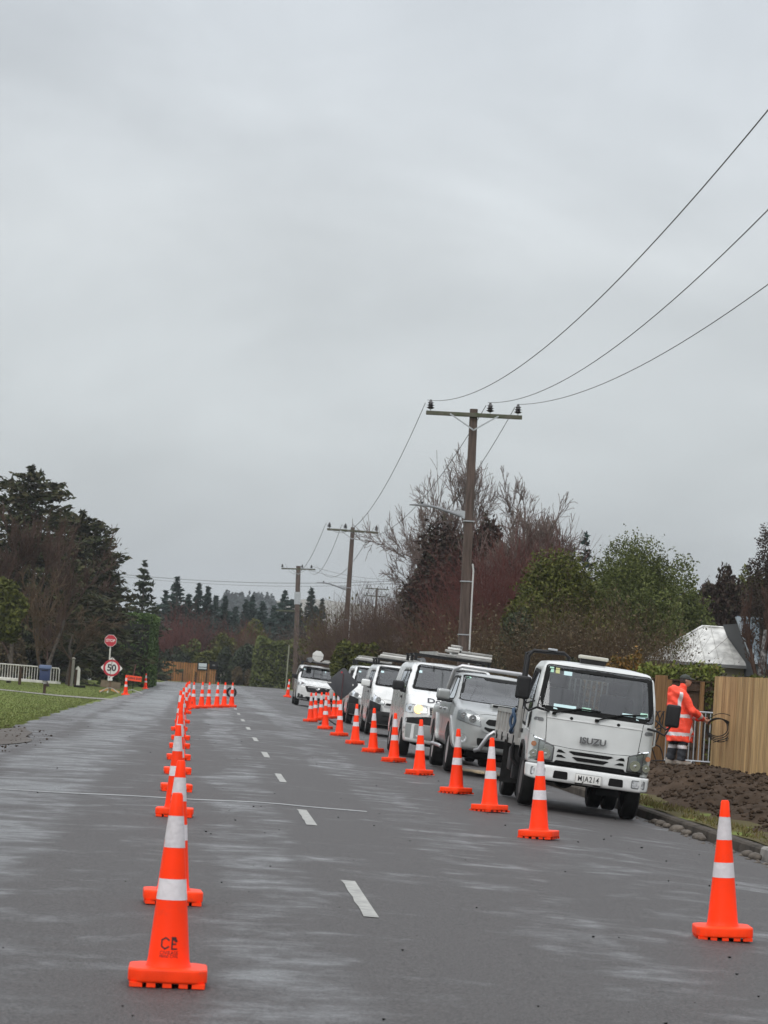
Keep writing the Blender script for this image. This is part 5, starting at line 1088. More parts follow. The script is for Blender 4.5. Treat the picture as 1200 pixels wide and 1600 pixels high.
    MB().box((0, .98, .42), (1.3, .12, .12)).build('axle', M['black_trim'], t); MB().box((0, .7, .62), (1.3, .9, .3)).build('engine', M['black_trim'], t, bevel=.03)
    wheel(t, -.70, .98, .375, .21, side=-1, rimm=M['rim_dark']); wheel(t, .70, .98, .375, .21, side=1, rimm=M['rim_dark'])
    for x, s in ((-.74, -1), (-.52, -1), (.52, 1), (.74, 1)): wheel(t, x, 3.55, .375, .19, side=s, rimm=M['rim_dark'])
    MB().tube([(-.5, 3.55, .375), (.5, 3.55, .375)], .09, 8).build('axle', M['black_trim'], t); MB().lathe([(.001, -.16), (.16, -.1), (.18, 0), (.16, .1), (.001, .16)], 14, Matrix.Translation((.05, 3.5, .40)) @ Matrix.Rotation(R_(90), 4, 'X')).build('differential', M['black_trim'], t, smooth=True)
    # deck with aluminium drop sides
    d = MB().box((0, 3.55, .84), (1.74, 3.7, .10)).build('deck', M['alu'], t, bevel=.01)
    for s in (-1, 1):
        ds = thing_part('drop_side', t); x = s*.865
        MB().box((x, 3.55, .90), (.035, 3.66, .07)).build('bottom_rail', M['alu'], ds); MB().box((x, 3.55, 1.25), (.035, 3.66, .06)).build('top_rail', M['alu'], ds); MB().box((x+s*-.008, 3.55, 1.075), (.012, 3.62, .32)).build('panel', M['alu'], ds)
        for yy in (1.76, 2.2, 2.75, 3.3, 3.85, 4.4, 4.9, 5.34): MB().box((x, yy, 1.075), (.032, .045, .32)).build('stile', M['alu'], ds)
        for yy in (1.9, 2.9, 3.9, 4.9): MB().box((x+s*.02, yy, .86), (.02, .05, .12)).build('hinge', M['black_plastic'], ds)
        MB().box((s*.865, 1.72, 1.15), (.05, .05, .66)).build('corner_post', M['alu'], t)
    MB().box((0, 1.73, 1.10), (1.7, .03, .42)).build('headboard', M['alu'], t)
    mb = MB(); [mb.box((-.45+i*.075, 1.75, 1.62), (.022, .02, .5)) for i in range(13)]; mb.box((0, 1.75, 1.87), (1.0, .03, .04)); mb.box((0, 1.75, 1.37), (1.0, .03, .04)); mb.build('window_guard', M['alu'], t)
    MB().tube([(-.84, 1.8, 1.25), (-.84, 1.8, 2.07), (-.78, 1.8, 2.15), (-.36, 1.8, 2.17), (-.28, 1.8, 2.12), (-.25, 1.8, 1.25)], .026, 8).build('loop_frame', M['black_plastic'], t, smooth=True)
    MB().tube([(-.84, 2.2, 1.25), (-.84, 2.2, 2.11), (-.74, 2.2, 2.15), (-.3, 2.2, 2.17)], .022, 8).build('loop_frame', M['black_plastic'], t, smooth=True)
    MB().box((-.52, 1.8, 2.20), (.13, .08, .03)).build('work_lamp', M['galv'], t, bevel=.01)
    MB().box((-.80, 1.9, .56), (.10, .16, .50)).build('side_step', M['black_plastic'], t, bevel=.02); MB().box((-.72, 2.35, .58), (.3, .5, .34)).build('battery_box', M['black_plastic'], t, bevel=.04); MB().box((.72, 2.35, .58), (.3, .6, .36)).build('fuel_tank', M['black_plastic'], t, bevel=.06)
    for s in (-1, 1): MB().box((s*.70, 3.02, .52), (.42, .015, .62)).build('mud_flap', M['rubber'], t)
    MB().tube([(-.84, 1.76, .92), (-.90, 1.76, .76), (-.88, 1.78, .6), (-.78, 1.8, .5)], .022, 6).build('air_hose', M['black_plastic'], t, smooth=True); MB().tube([(-.85, 1.84, .95), (-.88, 1.84, .7), (-.8, 1.86, .42)], .03, 6).build('air_hose', M['black_plastic'], t, smooth=True)
    return t
tr = make_truck(); place_vehicle(tr, 5.01, 36.95, R_(-1.5), R_(.4), (.98, 3.6), .75); tr.scale = (.985, 1, .96)
rope = MB(); c = [(-.92+.02*math.sin(3*a), 2.0+.14*math.sin(a), 1.12+.17*math.cos(a)) for a in lin(0, 12.6, 46)]
rope.tube([tr.matrix_world @ Vector(p) if False else Vector(p) for p in c], .022, 6, cap=False); ro = rope.build('tie_down_rope', M['blue_rope'], None, smooth=True)
bpy.context.view_layer.update(); ro.matrix_world = tr.matrix_world.copy(); tag(ro, 'looped dark blue rope hung on the truck tray side', 'rope')

# ------------------------------------------------------------------ silver pickup
def make_ute():
    t = thing('pickup_truck', 'silver double-cab pickup with nudge bar and sports bar parked behind the white truck', 'pickup')
    side = [(.06, .42), (.0, .55), (-.01, .80), (.06, 1.02), (.20, 1.12), (.75, 1.22), (1.30, 1.30), (1.95, 1.72), (2.15, 1.79), (3.2, 1.80), (3.45, 1.70), (3.85, 1.16), (5.10, 1.14), (5.15, .60), (5.0, .50), (3, .42), (1, .38)]
    front = [(0, .38), (.80, .40), (.90, .60), (.905, 1.0), (.86, 1.18), (.80, 1.30), (.70, 1.70), (.62, 1.77), (0, 1.83)]
    plan = [(0, -.02), (.45, .02), (.70, .12), (.84, .30), (.90, .62), (.905, 1.6), (.905, 5.2), (0, 5.2)]
    ws = [(.74, 1.27), (.655, 1.70), (-.655, 1.70), (-.74, 1.27)]
    w1 = [(1.62, 1.27), (2.05, 1.66), (2.55, 1.68), (2.55, 1.25)]; w2 = [(2.63, 1.25), (2.63, 1.68), (3.15, 1.68), (3.42, 1.28)]
    body, bv = sdf_body('body', side, front, plan, .075, .028, M['silver_paint'], t, cuts=[('y', ws, .4, 2.3), ('x', w1, -2, -.3), ('x', w1, .3, 2), ('x', w2, -2, -.3), ('x', w2, .3, 2), ('z', [(-.78, 3.95), (.78, 3.95), (.78, 5.05), (-.78, 5.05)], .75, 2)], cavity=[(1.2, .6), (1.35, 1.27), (2.0, 1.7), (3.2, 1.72), (3.5, 1.2), (3.5, .6)], wheels=[(.88, .40), (3.95, .40)], wr=.47)
    window_set('windscreen', ws, bv, 'F', t, M['glass'], .04)
    for sd_ in 'LR':
        window_set('side_window', w1, bv, sd_, t, M['side_glass'], .025); window_set('side_window', w2, bv, sd_, t, M['side_glass'], .025)
        for yy in (1.42, 2.59, 3.55): plate('door_gap', [(yy, .55), (yy+.01, .55), (yy+.01, 1.24), (yy, 1.24)], bv, sd_, M['black_trim'], t, off=.0015, th=.008)
        for wy in (.88, 3.95): plate('wheel_flare', [(wy+.60*math.cos(a), .40+.58*math.sin(a)) for a in lin(-.12, math.pi+.12, 22)]+[(wy+.47*math.cos(a), .40+.47*math.sin(a)) for a in lin(math.pi+.12, -.12, 22)], bv, sd_, M['silver_paint'], t, off=.035, th=.06)
        for yy in (2.3, 3.2): plate('door_handle', rpoly([(yy, 1.05), (yy+.18, 1.05), (yy+.18, 1.10), (yy, 1.10)], .02), bv, sd_, M['chrome'], t, off=.03, th=.02)
    P = lambda n, p, m, par=None, **k: plate(n, p, bv, 'F', M[m], par or t, **k)
    gp = P('grille', rpoly([(-.42, .80), (-.36, 1.03), (.36, 1.03), (.42, .80), (.30, .76), (-.30, .76)], .03), 'silver_paint', off=.02, th=.03)
    P('grille_slot', rpoly([(-.36, .93), (-.31, 1.00), (.31, 1.00), (.36, .93), (.30, .895), (-.30, .895)], .02), 'black_trim', gp, off=.026, th=.02); P('grille_slot', rpoly([(-.37, .83), (-.36, .865), (-.29, .85), (.29, .85), (.36, .865), (.37, .83), (.28, .785), (-.28, .785)], .02), 'black_trim', gp, off=.026, th=.02)
    for s in (-1, 1):
        hp = [(s*.84, .93), (s*.83, 1.10), (s*.66, 1.12), (s*.47, 1.03), (s*.42, .85), (s*.60, .87)]
        if s < 0: hp = hp[::-1]
        lamp('headlight', hp, bv, 'F', t, [(s*.58, .97, .065, 'reflector'), (s*.735, 1.01, .05, 'reflector')])
        f_ = P('fog_lamp', [(s*.70+.085*math.cos(a), .62+.085*math.sin(a)) for a in lin(0, 6.283, 19)[:-1]], 'silver_paint', off=.012, th=.03); P('fog_lens', [(s*.70+.06*math.cos(a), .62+.06*math.sin(a)) for a in lin(0, 6.283, 19)[:-1]], 'lamp_back', f_, off=.016, th=.02)
    P('bumper_opening', rpoly([(-.45, .53), (-.47, .66), (.47, .66), (.45, .53)], .03), 'black_trim', off=.004, th=.02); P('bumper_step', [(-.6, .47), (.6, .47), (.6, .50), (-.6, .50)], 'silver_paint', off=.03, th=.04)
    P('bonnet_edge', [(-.46, 1.05), (-.36, 1.075), (.36, 1.075), (.46, 1.05), (.46, 1.056), (.36, 1.081), (-.36, 1.081), (-.46, 1.056)], 'black_trim', off=.002, th=.01)
    sc = MB().prism(rpoly([(-.26, .62), (-.22, 1.10), (.22, 1.10), (.26, .62)], .06), 1.16, 1.265).build('bonnet_scoop', M['silver_paint'], t, bevel=.03); MB().box((0, .618, 1.235), (.42, .02, .035)).build('scoop_opening', M['black_trim'], sc)
    MB().tube([(-.48, -.02, .44), (-.42, -.12, .47), (-.30, -.16, .72), (-.22, -.17, .79), (.22, -.17, .79), (.30, -.16, .72), (.42, -.12, .47), (.48, -.02, .44)], .036, 10).build('nudge_bar', M['chrome_soft'], t, smooth=True)
    MB().tube([(-.82, 3.62, 1.12), (-.78, 3.5, 1.45), (-.72, 3.35, 1.80), (-.60, 3.30, 1.875), (.60, 3.30, 1.875), (.72, 3.35, 1.80), (.78, 3.5, 1.45), (.82, 3.62, 1.12)], .038, 10).build('sports_bar', M['chrome_soft'], t, smooth=True)
    for s in (-1, 1):
        mr = thing_part('mirror', t); MB().box((s*1.02, 1.50, 1.32), (.24, .12, .19)).build('mirror_shell', M['silver_paint'], mr, bevel=.055, seg=4); MB().box((s*1.01, 1.50, 1.215), (.22, .10, .04)).build('mirror_base', M['black_plastic'], mr, bevel=.015); MB().tube([(s*.84, 1.5, 1.22), (s*.95, 1.5, 1.22)], .03, 6).build('mirror_arm', M['black_plastic'], mr)
        MB().tube([(s*.93, 1.5, .40), (s*.96, 1.6, .42), (s*.96, 3.2, .42), (s*.93, 3.3, .40)], .03, 8).build('side_step', M['chrome_soft'], t, smooth=True)
    MB().box((0, 4.9, .42), (.2, .1, .1)).build('tow_hitch', M['black_trim'], t)
    fy = lambda x, z: bv.ray_cast(Vector((x, -30, z)), Vector((0, 1, 0)))[0].y
    wiper(t, [(-.34, fy(-.34, 1.29)-.02, 1.29), (-.10, fy(-.1, 1.33)-.02, 1.335), (.15, fy(.15, 1.35)-.02, 1.355), (.30, fy(.3, 1.35)-.02, 1.35)]); wiper(t, [(.26, fy(.3, 1.28)-.02, 1.275), (.45, fy(.45, 1.31)-.02, 1.315), (.66, fy(.66, 1.31)-.02, 1.31)])
    plate('windscreen_sticker', [(-.62, 1.655), (-.54, 1.655), (-.54, 1.69), (-.62, 1.69)], bv, 'F', M['sticker_green'], t, off=.005, th=0); plate('windscreen_sticker', [(.5, 1.60), (.62, 1.60), (.62, 1.66), (.5, 1.66)], bv, 'F', M['paper'], t, off=.005, th=0)
    MB().box((0, 1.45, 1.15), (1.4, .4, .2)).build('dashboard', M['dash'], t, bevel=.05); steer(t, -.36, 1.75, 1.22, .18); seats(t, (-.38, .38), 2.45, .78, .60)
    MB().tube([(.08, fy(.08, 1.68)+.03, 1.69), (.07, fy(.07, 1.5)+.03, 1.5), (.10, fy(.1, 1.32)+.03, 1.32)], .004, 4).build('windscreen_cable', M['black_trim'], t)
    for x, s in ((-.76, -1), (.76, 1)):
        for y in (.88, 3.95): wheel(t, x, y, .385, .26, side=s)
    MB().box((0, 2.4, .42), (1.2, 4.0, .2)).build('underbody', M['black_trim'], t); MB().tube([(-.65, .88, .33), (.65, .88, .33)], .05, 8).build('axle', M['black_trim'], t); MB().tube([(-.6, 3.95, .36), (.6, 3.95, .36)], .06, 8).build('axle', M['black_trim'], t)
    return t
M['chrome_soft'] = mat('chrome_soft', (.42, .42, .43), .32, metal=.7)
ut = make_ute(); place_vehicle(ut, 5.11, 48.6, 0, R_(.6), (.88, 3.95), .76)

# ------------------------------------------------------------------ vans
def make_van(label, L_, Wd, H, side, ws, hl, kind, wheels, lit=False, mirror='white_paint', text=None, rr=.08, inter=True):
    t = thing('panel_van', label, 'van'); w = Wd/2
    zc = ws[0][1]; front = [(0, .26), (w-.06, .28), (w, .5), (w, 1.0), (w-.02, zc), (w-.13, H-.14), (w-.2, H-.05), (0, H+.02)]
    plan = [(0, -.0), (w*.45, .02), (w*.78, .11), (w*.93, .27), (w, .60), (w, L_-.05), (0, L_)]
    cut = [('y', ws, -.2, 2.0)]; sws = []
    y0 = kind['a']; sws.append([(y0, zc-.02), (y0+.34, H-.24), (y0+.95, H-.24), (y0+.95, zc-.04)]); sws.append([(y0+1.08, zc-.04), (y0+1.08, H-.24), (y0+2.15, H-.24), (y0+2.15, zc-.04)])
    for q in sws: cut += [('x', q, -2, -.3), ('x', q, .3, 2)]
    body, bv = sdf_body('body', side, front, plan, rr, .032, M['white_paint'], t, cuts=cut, cavity=[(y0-.25, .6), (y0-.35, zc-.05), (y0+.2, H-.12), (y0+2.6, H-.12), (y0+2.6, .6)], wheels=[(wy, .33) for wy in wheels], wr=.40, wall=.06)
    window_set('windscreen', ws, bv, 'F', t, M['glass'], .04)
    for sd_ in 'LR':
        for q in sws: window_set('side_window', q, bv, sd_, t, M['side_glass'], .025)
        for yy in (y0-.12, y0+1.02, y0+2.22): plate('door_gap', [(yy, .45), (yy+.012, .45), (yy+.012, zc-.06), (yy, zc-.06)], bv, sd_, M['black_trim'], t, off=.0015, th=.008)
        plate('door_handle', rpoly([(y0+.78, zc-.22), (y0+.95, zc-.22), (y0+.95, zc-.17), (y0+.78, zc-.17)], .02), bv, sd_, M['black_plastic'], t, off=.025, th=.02)
        for wy in wheels: plate('wheel_arch', [(wy+.44*math.cos(a), .33+.44*math.sin(a)) for a in lin(0, math.pi, 18)]+[(wy+.405*math.cos(a), .33+.405*math.sin(a)) for a in lin(math.pi, 0, 18)], bv, sd_, M['black_trim'], t, off=.006, th=.03)
    for s in (-1, 1):
        hp = [(s*x, z) for x, z in hl]
        if s > 0: hp = hp[::-1]
        xs = [p[0] for p in hl]; zs = [p[1] for p in hl]; cx = sum(xs)/len(xs); cz_ = sum(zs)/len(zs)
        k = 'lit_lamp' if lit and s < 0 else 'reflector'; k = 'lit_lamp' if lit else k
        if lit and s < 0:
            sp = bpy.data.lights.new('headlight_beam', 'SPOT'); sp.energy = 60; sp.spot_size = R_(50); sp.spot_blend = .8; sp.shadow_soft_size = .07; sp.color = (1, .78, .5)
            so_ = bpy.data.objects.new('headlight_beam', sp); COL.objects.link(so_); so_.parent = t; so_.location = (s*(cx+.03), -.08, cz_); so_.rotation_euler = (R_(89), 0, R_(176))
        lamp('headlight', hp, bv, 'F', t, [(s*(cx+.03), cz_, .088 if k == 'lit_lamp' else .072, k), (s*(cx-.13), cz_, .045, 'reflector')])
    P = lambda n, p, m, par=None, **k: plate(n, p, bv, 'F', M[m], par or t, **k)
    kind['front'](t, P, bv)
    for s in (-1, 1):
        mr = thing_part('mirror', t); my = y0+.02; MB().box((s*(w+.13), my, zc+.02), (.24, .12, .19)).build('mirror_shell', M[mirror], mr, bevel=.05, seg=4); MB().tube([(s*(w-.04), my, zc-.08), (s*(w+.08), my, zc-.06)], .035, 6).build('mirror_arm', M['black_plastic'], mr)
    fy = lambda x, z: bv.ray_cast(Vector((x, -30, z)), Vector((0, 1, 0)))[0].y
    wiper(t, [(-.45, fy(-.45, zc+.03)-.02, zc+.02), (-.2, fy(-.2, zc+.06)-.02, zc+.06), (.1, fy(.1, zc+.05)-.02, zc+.05)]); wiper(t, [(.12, fy(.12, zc+.03)-.02, zc+.02), (.4, fy(.4, zc+.06)-.02, zc+.06), (.66, fy(.6, zc+.05)-.02, zc+.05)])
    MB().box((0, y0-.02, zc-.12), (Wd-.35, .45, .2)).build('dashboard', M['dash'], t, bevel=.05); steer(t, -.38, y0+.32, zc-.02); seats(t, (-.42, .42), y0+1.0, .85, .7)
    plate('windscreen_sticker', [(-w+.25, H-.27), (-w+.33, H-.27), (-w+.33, H-.22), (-w+.25, H-.22)], bv, 'F', M['paper'], t, off=.005, th=0); plate('windscreen_sticker', [(.30, H-.30), (.34, H-.30), (.34, H-.22), (.30, H-.22)], bv, 'F', M['paper'], t, off=.005, th=0)
    for x, s in ((-w+.12, -1), (w-.12, 1)):
        for y in wheels: wheel(t, x, y, .335, .21, side=s, rimm=M['steel_rim'])
    MB().box((0, L_/2, .36), (Wd-.6, L_-.8, .22)).build('underbody', M['black_trim'], t); MB().tube([(-w+.2, wheels[1], .33), (w-.2, wheels[1], .33)], .05, 8).build('axle', M['black_trim'], t)
    rk = thing_part('roof_rack', t); mb = MB()
    for s in (-1, 1): mb.tube([(s*(w-.22), 1.7, H+.10), (s*(w-.22), L_-.4, H+.10)], .022, 6)
    mb.build('rack_rail', M['black_plastic'], rk)
    for y in (1.75, 2.9, 4.1): MB().box((0, y, H+.11), (Wd-.3, .05, .035)).build('crossbar', M['black_plastic'], rk); MB().box((-w+.2, y, H+.04), (.06, .06, .14)).build('rack_foot', M['black_plastic'], rk); MB().box((w-.2, y, H+.04), (.06, .06, .14)).build('rack_foot', M['black_plastic'], rk)
    return t, bv
def roof_item(van, kind_, label, x, y, H, L_, w, ang=0, dz=0):
    """things lying on a van's rack: placed in world coordinates from the van's frame"""
    bpy.context.view_layer.update(); Mw = van.matrix_world @ Matrix.Translation((x, y, H+dz)) @ Matrix.Rotation(ang, 4, 'Z')
    if kind_ == 'ladder':
        t = thing('ladder', label, 'ladder'); mb = MB(); 
        for s in (-1, 1): MB().box((s*w/2, 0, .04), (.03, L_, .07)).build('stile', M['alu'], t)
        mb = MB(); [mb.tube([(-w/2, -L_/2+.15+i*.28, .04), (w/2, -L_/2+.15+i*.28, .04)], .016, 6) for i in range(int(L_/.28))]; mb.build('rungs', M['alu'], t)
    elif kind_ == 'signs':
        t = thing('sign_stack', label, 'folded signs')
        for i in range(3): MB().box((.03*i, .02*i, .03+i*.055), (w-.05*i, L_, .045)).build('folded_sign', M['alu'] if i != 1 else M['white_sign'], t, bevel=.008)
    elif kind_ == 'tube':
        t = thing('storage_tube', label, 'tube'); MB().tube([(0, -L_/2, .08), (0, L_/2, .08)], w/2, 14).build('tube_body', M['black_plastic'], t, smooth=True); MB().lathe([(w/2*1.1, -.03), (w/2*1.1, .03), (.001, .03)], 14, Matrix.Translation((0, -L_/2, .08)) @ Matrix.Rotation(R_(90), 4, 'X')).build('end_cap', M['grey_plastic'], t)
    t.matrix_world = Mw; return t
def vw_front(t, P, bv):
    P('lower_bumper', rpoly([(-.90, .30), (-.92, .66), (.92, .66), (.90, .30)], .04), 'silver_paint', off=.012, th=.02)
    for s in (-1, 1): P('bonnet_gap', [(s*.84, 1.30), (s*.846, 1.30), (s*.90, 1.07), (s*.894, 1.07)], 'black_trim', off=.002, th=.008)
    P('bonnet_gap', [(-.90, 1.068), (-.45, 1.045), (.45, 1.045), (.90, 1.068), (.90, 1.062), (.45, 1.039), (-.45, 1.039), (-.90, 1.062)], 'black_trim', off=.002, th=.008)
    P('grille', rpoly([(-.44, .86), (-.46, 1.03), (.46, 1.03), (.44, .86)], .02), 'black_trim', off=.01, th=.02)
    for z in (.91, .955, 1.0): P('grille_bar', [(-.44, z), (.44, z), (.44, z+.012), (-.44, z+.012)], 'dark_chrome', off=.02, th=.012)
    P('grille_bar', [(-.46, .862), (.46, .862), (.46, .88), (-.46, .88)], 'chrome', off=.022, th=.012)
    P('bumper_strip', rpoly([(-.90, .68), (-.90, .78), (-.5, .84), (.5, .84), (.90, .78), (.90, .68)], .03), 'black_plastic', off=.02, th=.03)
    P('number_plate', [(-.18, .66), (.18, .66), (.18, .78), (-.18, .78)], 'plate_white', off=.04, th=.01)
    P('lower_intake', rpoly([(-.42, .40), (-.45, .56), (.45, .56), (.42, .40)], .03), 'black_trim', off=.006, th=.02)
    for s in (-1, 1): P('fog_lamp', [(s*.62+.055*math.cos(a), .47+.05*math.sin(a)) for a in lin(0, 6.283, 15)[:-1]], 'lamp_back', off=.01, th=.02); P('bumper_seam', [(s*.50, .40), (s*.506, .40), (s*.72, .60), (s*.714, .60)], 'black_trim', off=.004, th=.01)
def hiace_front(t, P, bv):
    P('grille', rpoly([(-.44, .84), (-.40, .90), (.40, .90), (.44, .84)], .015), 'black_trim', off=.01, th=.02); P('grille_bar', [(-.46, .79), (-.46, .825), (.46, .825), (.46, .79)], 'chrome_soft', off=.015, th=.02); P('bonnet_edge', [(-.60, .985), (.60, .985), (.60, .991), (-.60, .991)], 'black_trim', off=.002, th=.008)
    P('number_plate', [(-.18, .52), (.18, .52), (.18, .64), (-.18, .64)], 'plate_white', off=.11, th=.01)
    b = MB().box((0, -.03, .50), (1.72, .22, .34)).build('steel_bumper', M['black_plastic'], t, bevel=.04)
    for s in (-1, 1): MB().prism([(s*.86, .62), (s*.86, .93), (s*.55, .84), (s*.55, .62)][::s], -.10, .12, 'y').build('bumper_wing', M['black_plastic'], t, bevel=.03)
    for z in (.42, .55): MB().box((0, -.145, z), (1.0, .012, .03)).build('bumper_slot', M['black_trim'], b)
def iload_front(t, P, bv):
    P('bonnet_gap', [(-.80, 1.10), (-.5, 1.0), (.5, 1.0), (.80, 1.10), (.80, 1.092), (.5, .992), (-.5, .992), (-.80, 1.092)], 'black_trim', off=.002, th=.008)
    P('grille', rpoly([(-.58, .92), (-.46, .66), (.46, .66), (.58, .92), (.40, .94), (-.40, .94)], .03), 'black_trim', off=.01, th=.02)
    for z in (.72, .78, .84, .89): P('grille_bar', [(-.42, z), (.42, z), (.42, z+.01), (-.42, z+.01)], 'dark_chrome', off=.016, th=.012)
    P('badge', [(.09*math.cos(a), .86+.05*math.sin(a)) for a in lin(0, 6.283, 17)[:-1]], 'chrome', off=.022, th=.01); P('badge_centre', [(.06*math.cos(a), .86+.03*math.sin(a)) for a in lin(0, 6.283, 17)[:-1]], 'black_trim', off=.025, th=.01)
    P('lower_bumper', rpoly([(-.88, .26), (-.88, .40), (-.66, .44), (-.55, .36), (.55, .36), (.66, .44), (.88, .40), (.88, .26)], .03), 'black_plastic', off=.02, th=.04); P('lower_intake', [(-.5, .38), (.5, .38), (.5, .45), (-.5, .45)], 'black_trim', off=.006, th=.02)
    for s in (-1, 1): P('fog_recess', rpoly([(s*.86, .40), (s*.86, .56), (s*.62, .50), (s*.60, .40)][::s], .03), 'black_plastic', off=.008, th=.02)
side_vw = [(.10, .28), (.01, .40), (-.01, .62), (.03, .90), (.14, 1.06), (.42, 1.24), (.78, 1.36), (1.42, 1.86), (1.62, 1.94), (2.2, 1.97), (4.7, 1.97), (4.86, 1.8), (4.9, .5), (4.8, .3)]
v2, b2 = make_van('white van with a lit left headlight and dark lettering on its bonnet', 4.9, 1.9, 1.97, side_vw, [(.80, 1.37), (.69, 1.86), (-.69, 1.86), (-.80, 1.37)], [(-.91, .88), (-.91, 1.05), (-.52, 1.05), (-.50, .90)][::-1], dict(a=1.0, front=vw_front), (.95, 3.95), lit=True, mirror='black_plastic')
text_obj('bonnet_lettering', 'Dow', .15, M['black_sign'], v2, Matrix.Identity(4), sx=1.5, bold=.004, ext=0, align='LEFT', warp=lambda p: Vector((p.x-.52, (b2.ray_cast(Vector((p.x-.52, -30, 1.165+p.y*.85)), Vector((0, 1, 0)))[0].y)-.012, 1.165+p.y*.85)))
place_vehicle(v2, 4.87, 56.4, 0, R_(.2), (.95, 3.95), .83)
side_hi = [(.10, .28), (.02, .40), (.0, .62), (.02, .90), (.10, 1.02), (.50, 1.36), (1.08, 1.84), (1.30, 1.94), (1.8, 1.97), (4.5, 1.97), (4.66, 1.8), (4.7, .5), (4.6, .3)]
hl_hi = [(-.83, .86), (-.83, 1.14), (-.70, 1.06), (-.46, .93), (-.46, .84)][::-1]
v3, b3 = make_van('white van with black steel bumper, second van from the pickup', 4.7, 1.72, 1.97, side_hi, [(.74, 1.35), (.64, 1.87), (-.64, 1.87), (-.74, 1.35)], hl_hi, dict(a=.75, front=hiace_front), (.85, 3.42))
place_vehicle(v3, 5.22, 76.2, 0, R_(.2), (.85, 3.42), .74)
v4 = copy_tree(v3); v4['label'] = 'white van mostly hidden, right of the dark diamond sign, farthest of the kerbside row'
place_vehicle(v4, 5.47, 92.0, 0, R_(.2), (.85, 3.42), .74)
for o in (v2, v3, v4): o['group'] = 'white work vans parked along the kerb'
side_il = [(.10, .26), (.01, .40), (-.01, .60), (.03, .88), (.16, 1.00), (.55, 1.16), (1.02, 1.27), (1.75, 1.80), (1.95, 1.88), (2.4, 1.92), (4.9, 1.92), (5.08, 1.7), (5.12, .5), (5.0, .3)]
v5, b5 = make_van('white van standing farthest away, round sign upright on its roof', 5.12, 1.92, 1.92, side_il, [(.80, 1.28), (.70, 1.80), (-.70, 1.80), (-.80, 1.28)], [(-.92, .93), (-.90, 1.09), (-.70, 1.08), (-.56, .99), (-.58, .93)][::-1], dict(a=1.2, front=iload_front), (.95, 4.15), mirror='black_plastic')
v5['group'] = 'white work vans parked along the kerb'; place_vehicle(v5, 5.06, 129.6, 0, R_(.4), (.95, 4.15), .83)
MB().box((.28, 1.75, 1.55), (.36, .02, .42)).build('clip_board', M['black_trim'], v5); 
for z in (1.66, 1.56, 1.43): MB().box((.28, 1.735, z), (.26, .01, .07)).build('board_paper', M['grey_plastic'], v5)
roof_item(v2, 'ladder', 'aluminium ladder lying flat on the roof of the van with lit headlight', -.2, 3.0, 1.97+.13, 3.2, .42, R_(2)); roof_item(v2, 'signs', 'stack of folded metal signs on the right of the lit-headlight van roof', .40, 2.5, 1.97+.13, 1.2, .75, R_(4)); roof_item(v2, 'signs', 'small folded sign on the middle of the lit-headlight van roof', .05, 2.4, 2.20, .9, .30, R_(-8))
roof_item(v3, 'signs', 'pale folded signs stacked high on the roof of the second van', -.18, 2.4, 1.97+.13, 1.3, .95, R_(-3)); roof_item(v3, 'ladder', 'ladder on the second van roof under the pale signs', .3, 3.0, 1.97+.13, 3.0, .4, R_(-1)); roof_item(v3, 'tube', 'black tube on the right of the second van roof', .52, 2.9, 1.97+.13, 2.6, .15)
roof_item(v4, 'signs', 'dark folded signs on the roof of the half-hidden van', -.3, 2.5, 1.97+.13, 1.0, .7, R_(5)); roof_item(v4, 'ladder', 'ladder on the roof of the half-hidden van', .25, 3.0, 1.97+.13, 3.0, .4)
roof_item(v5, 'tube', 'pale rolled gear at the left of the farthest van roof', -.45, 2.9, 1.92+.13, 2.6, .22, 0); roof_item(v5, 'signs', 'grey folded signs at the right of the farthest van roof', .42, 2.4, 1.92+.13, 1.2, .55, R_(3)); roof_item(v5, 'ladder', 'ladder lying across the middle of the farthest van roof', 0, 3.0, 1.92+.12, 3.2, .4, 0)
def octo(r, n=8): return [(r*math.cos(math.pi/8+k*math.pi*2/n), r*math.sin(math.pi/8+k*math.pi*2/n)) for k in range(n)]
t = thing('stop_paddle', 'pale octagonal back of a stop paddle on the farthest van roof', 'sign'); MB().prism(octo(.27), -.012, .012, 'y').build('disc', M['white_sign'], t, bevel=.004); MB().tube([(0, .03, -.75 if False else -.30), (0, .03, .25)], .018, 6).build('handle', M['alu'], t); MB().box((0, -.016, 0), (.5, .006, .02)).build('brace', M['alu'], t)
bpy.context.view_layer.update(); t.matrix_world = v5.matrix_world @ Matrix.Translation((-.12, 2.0, 1.92+.42))
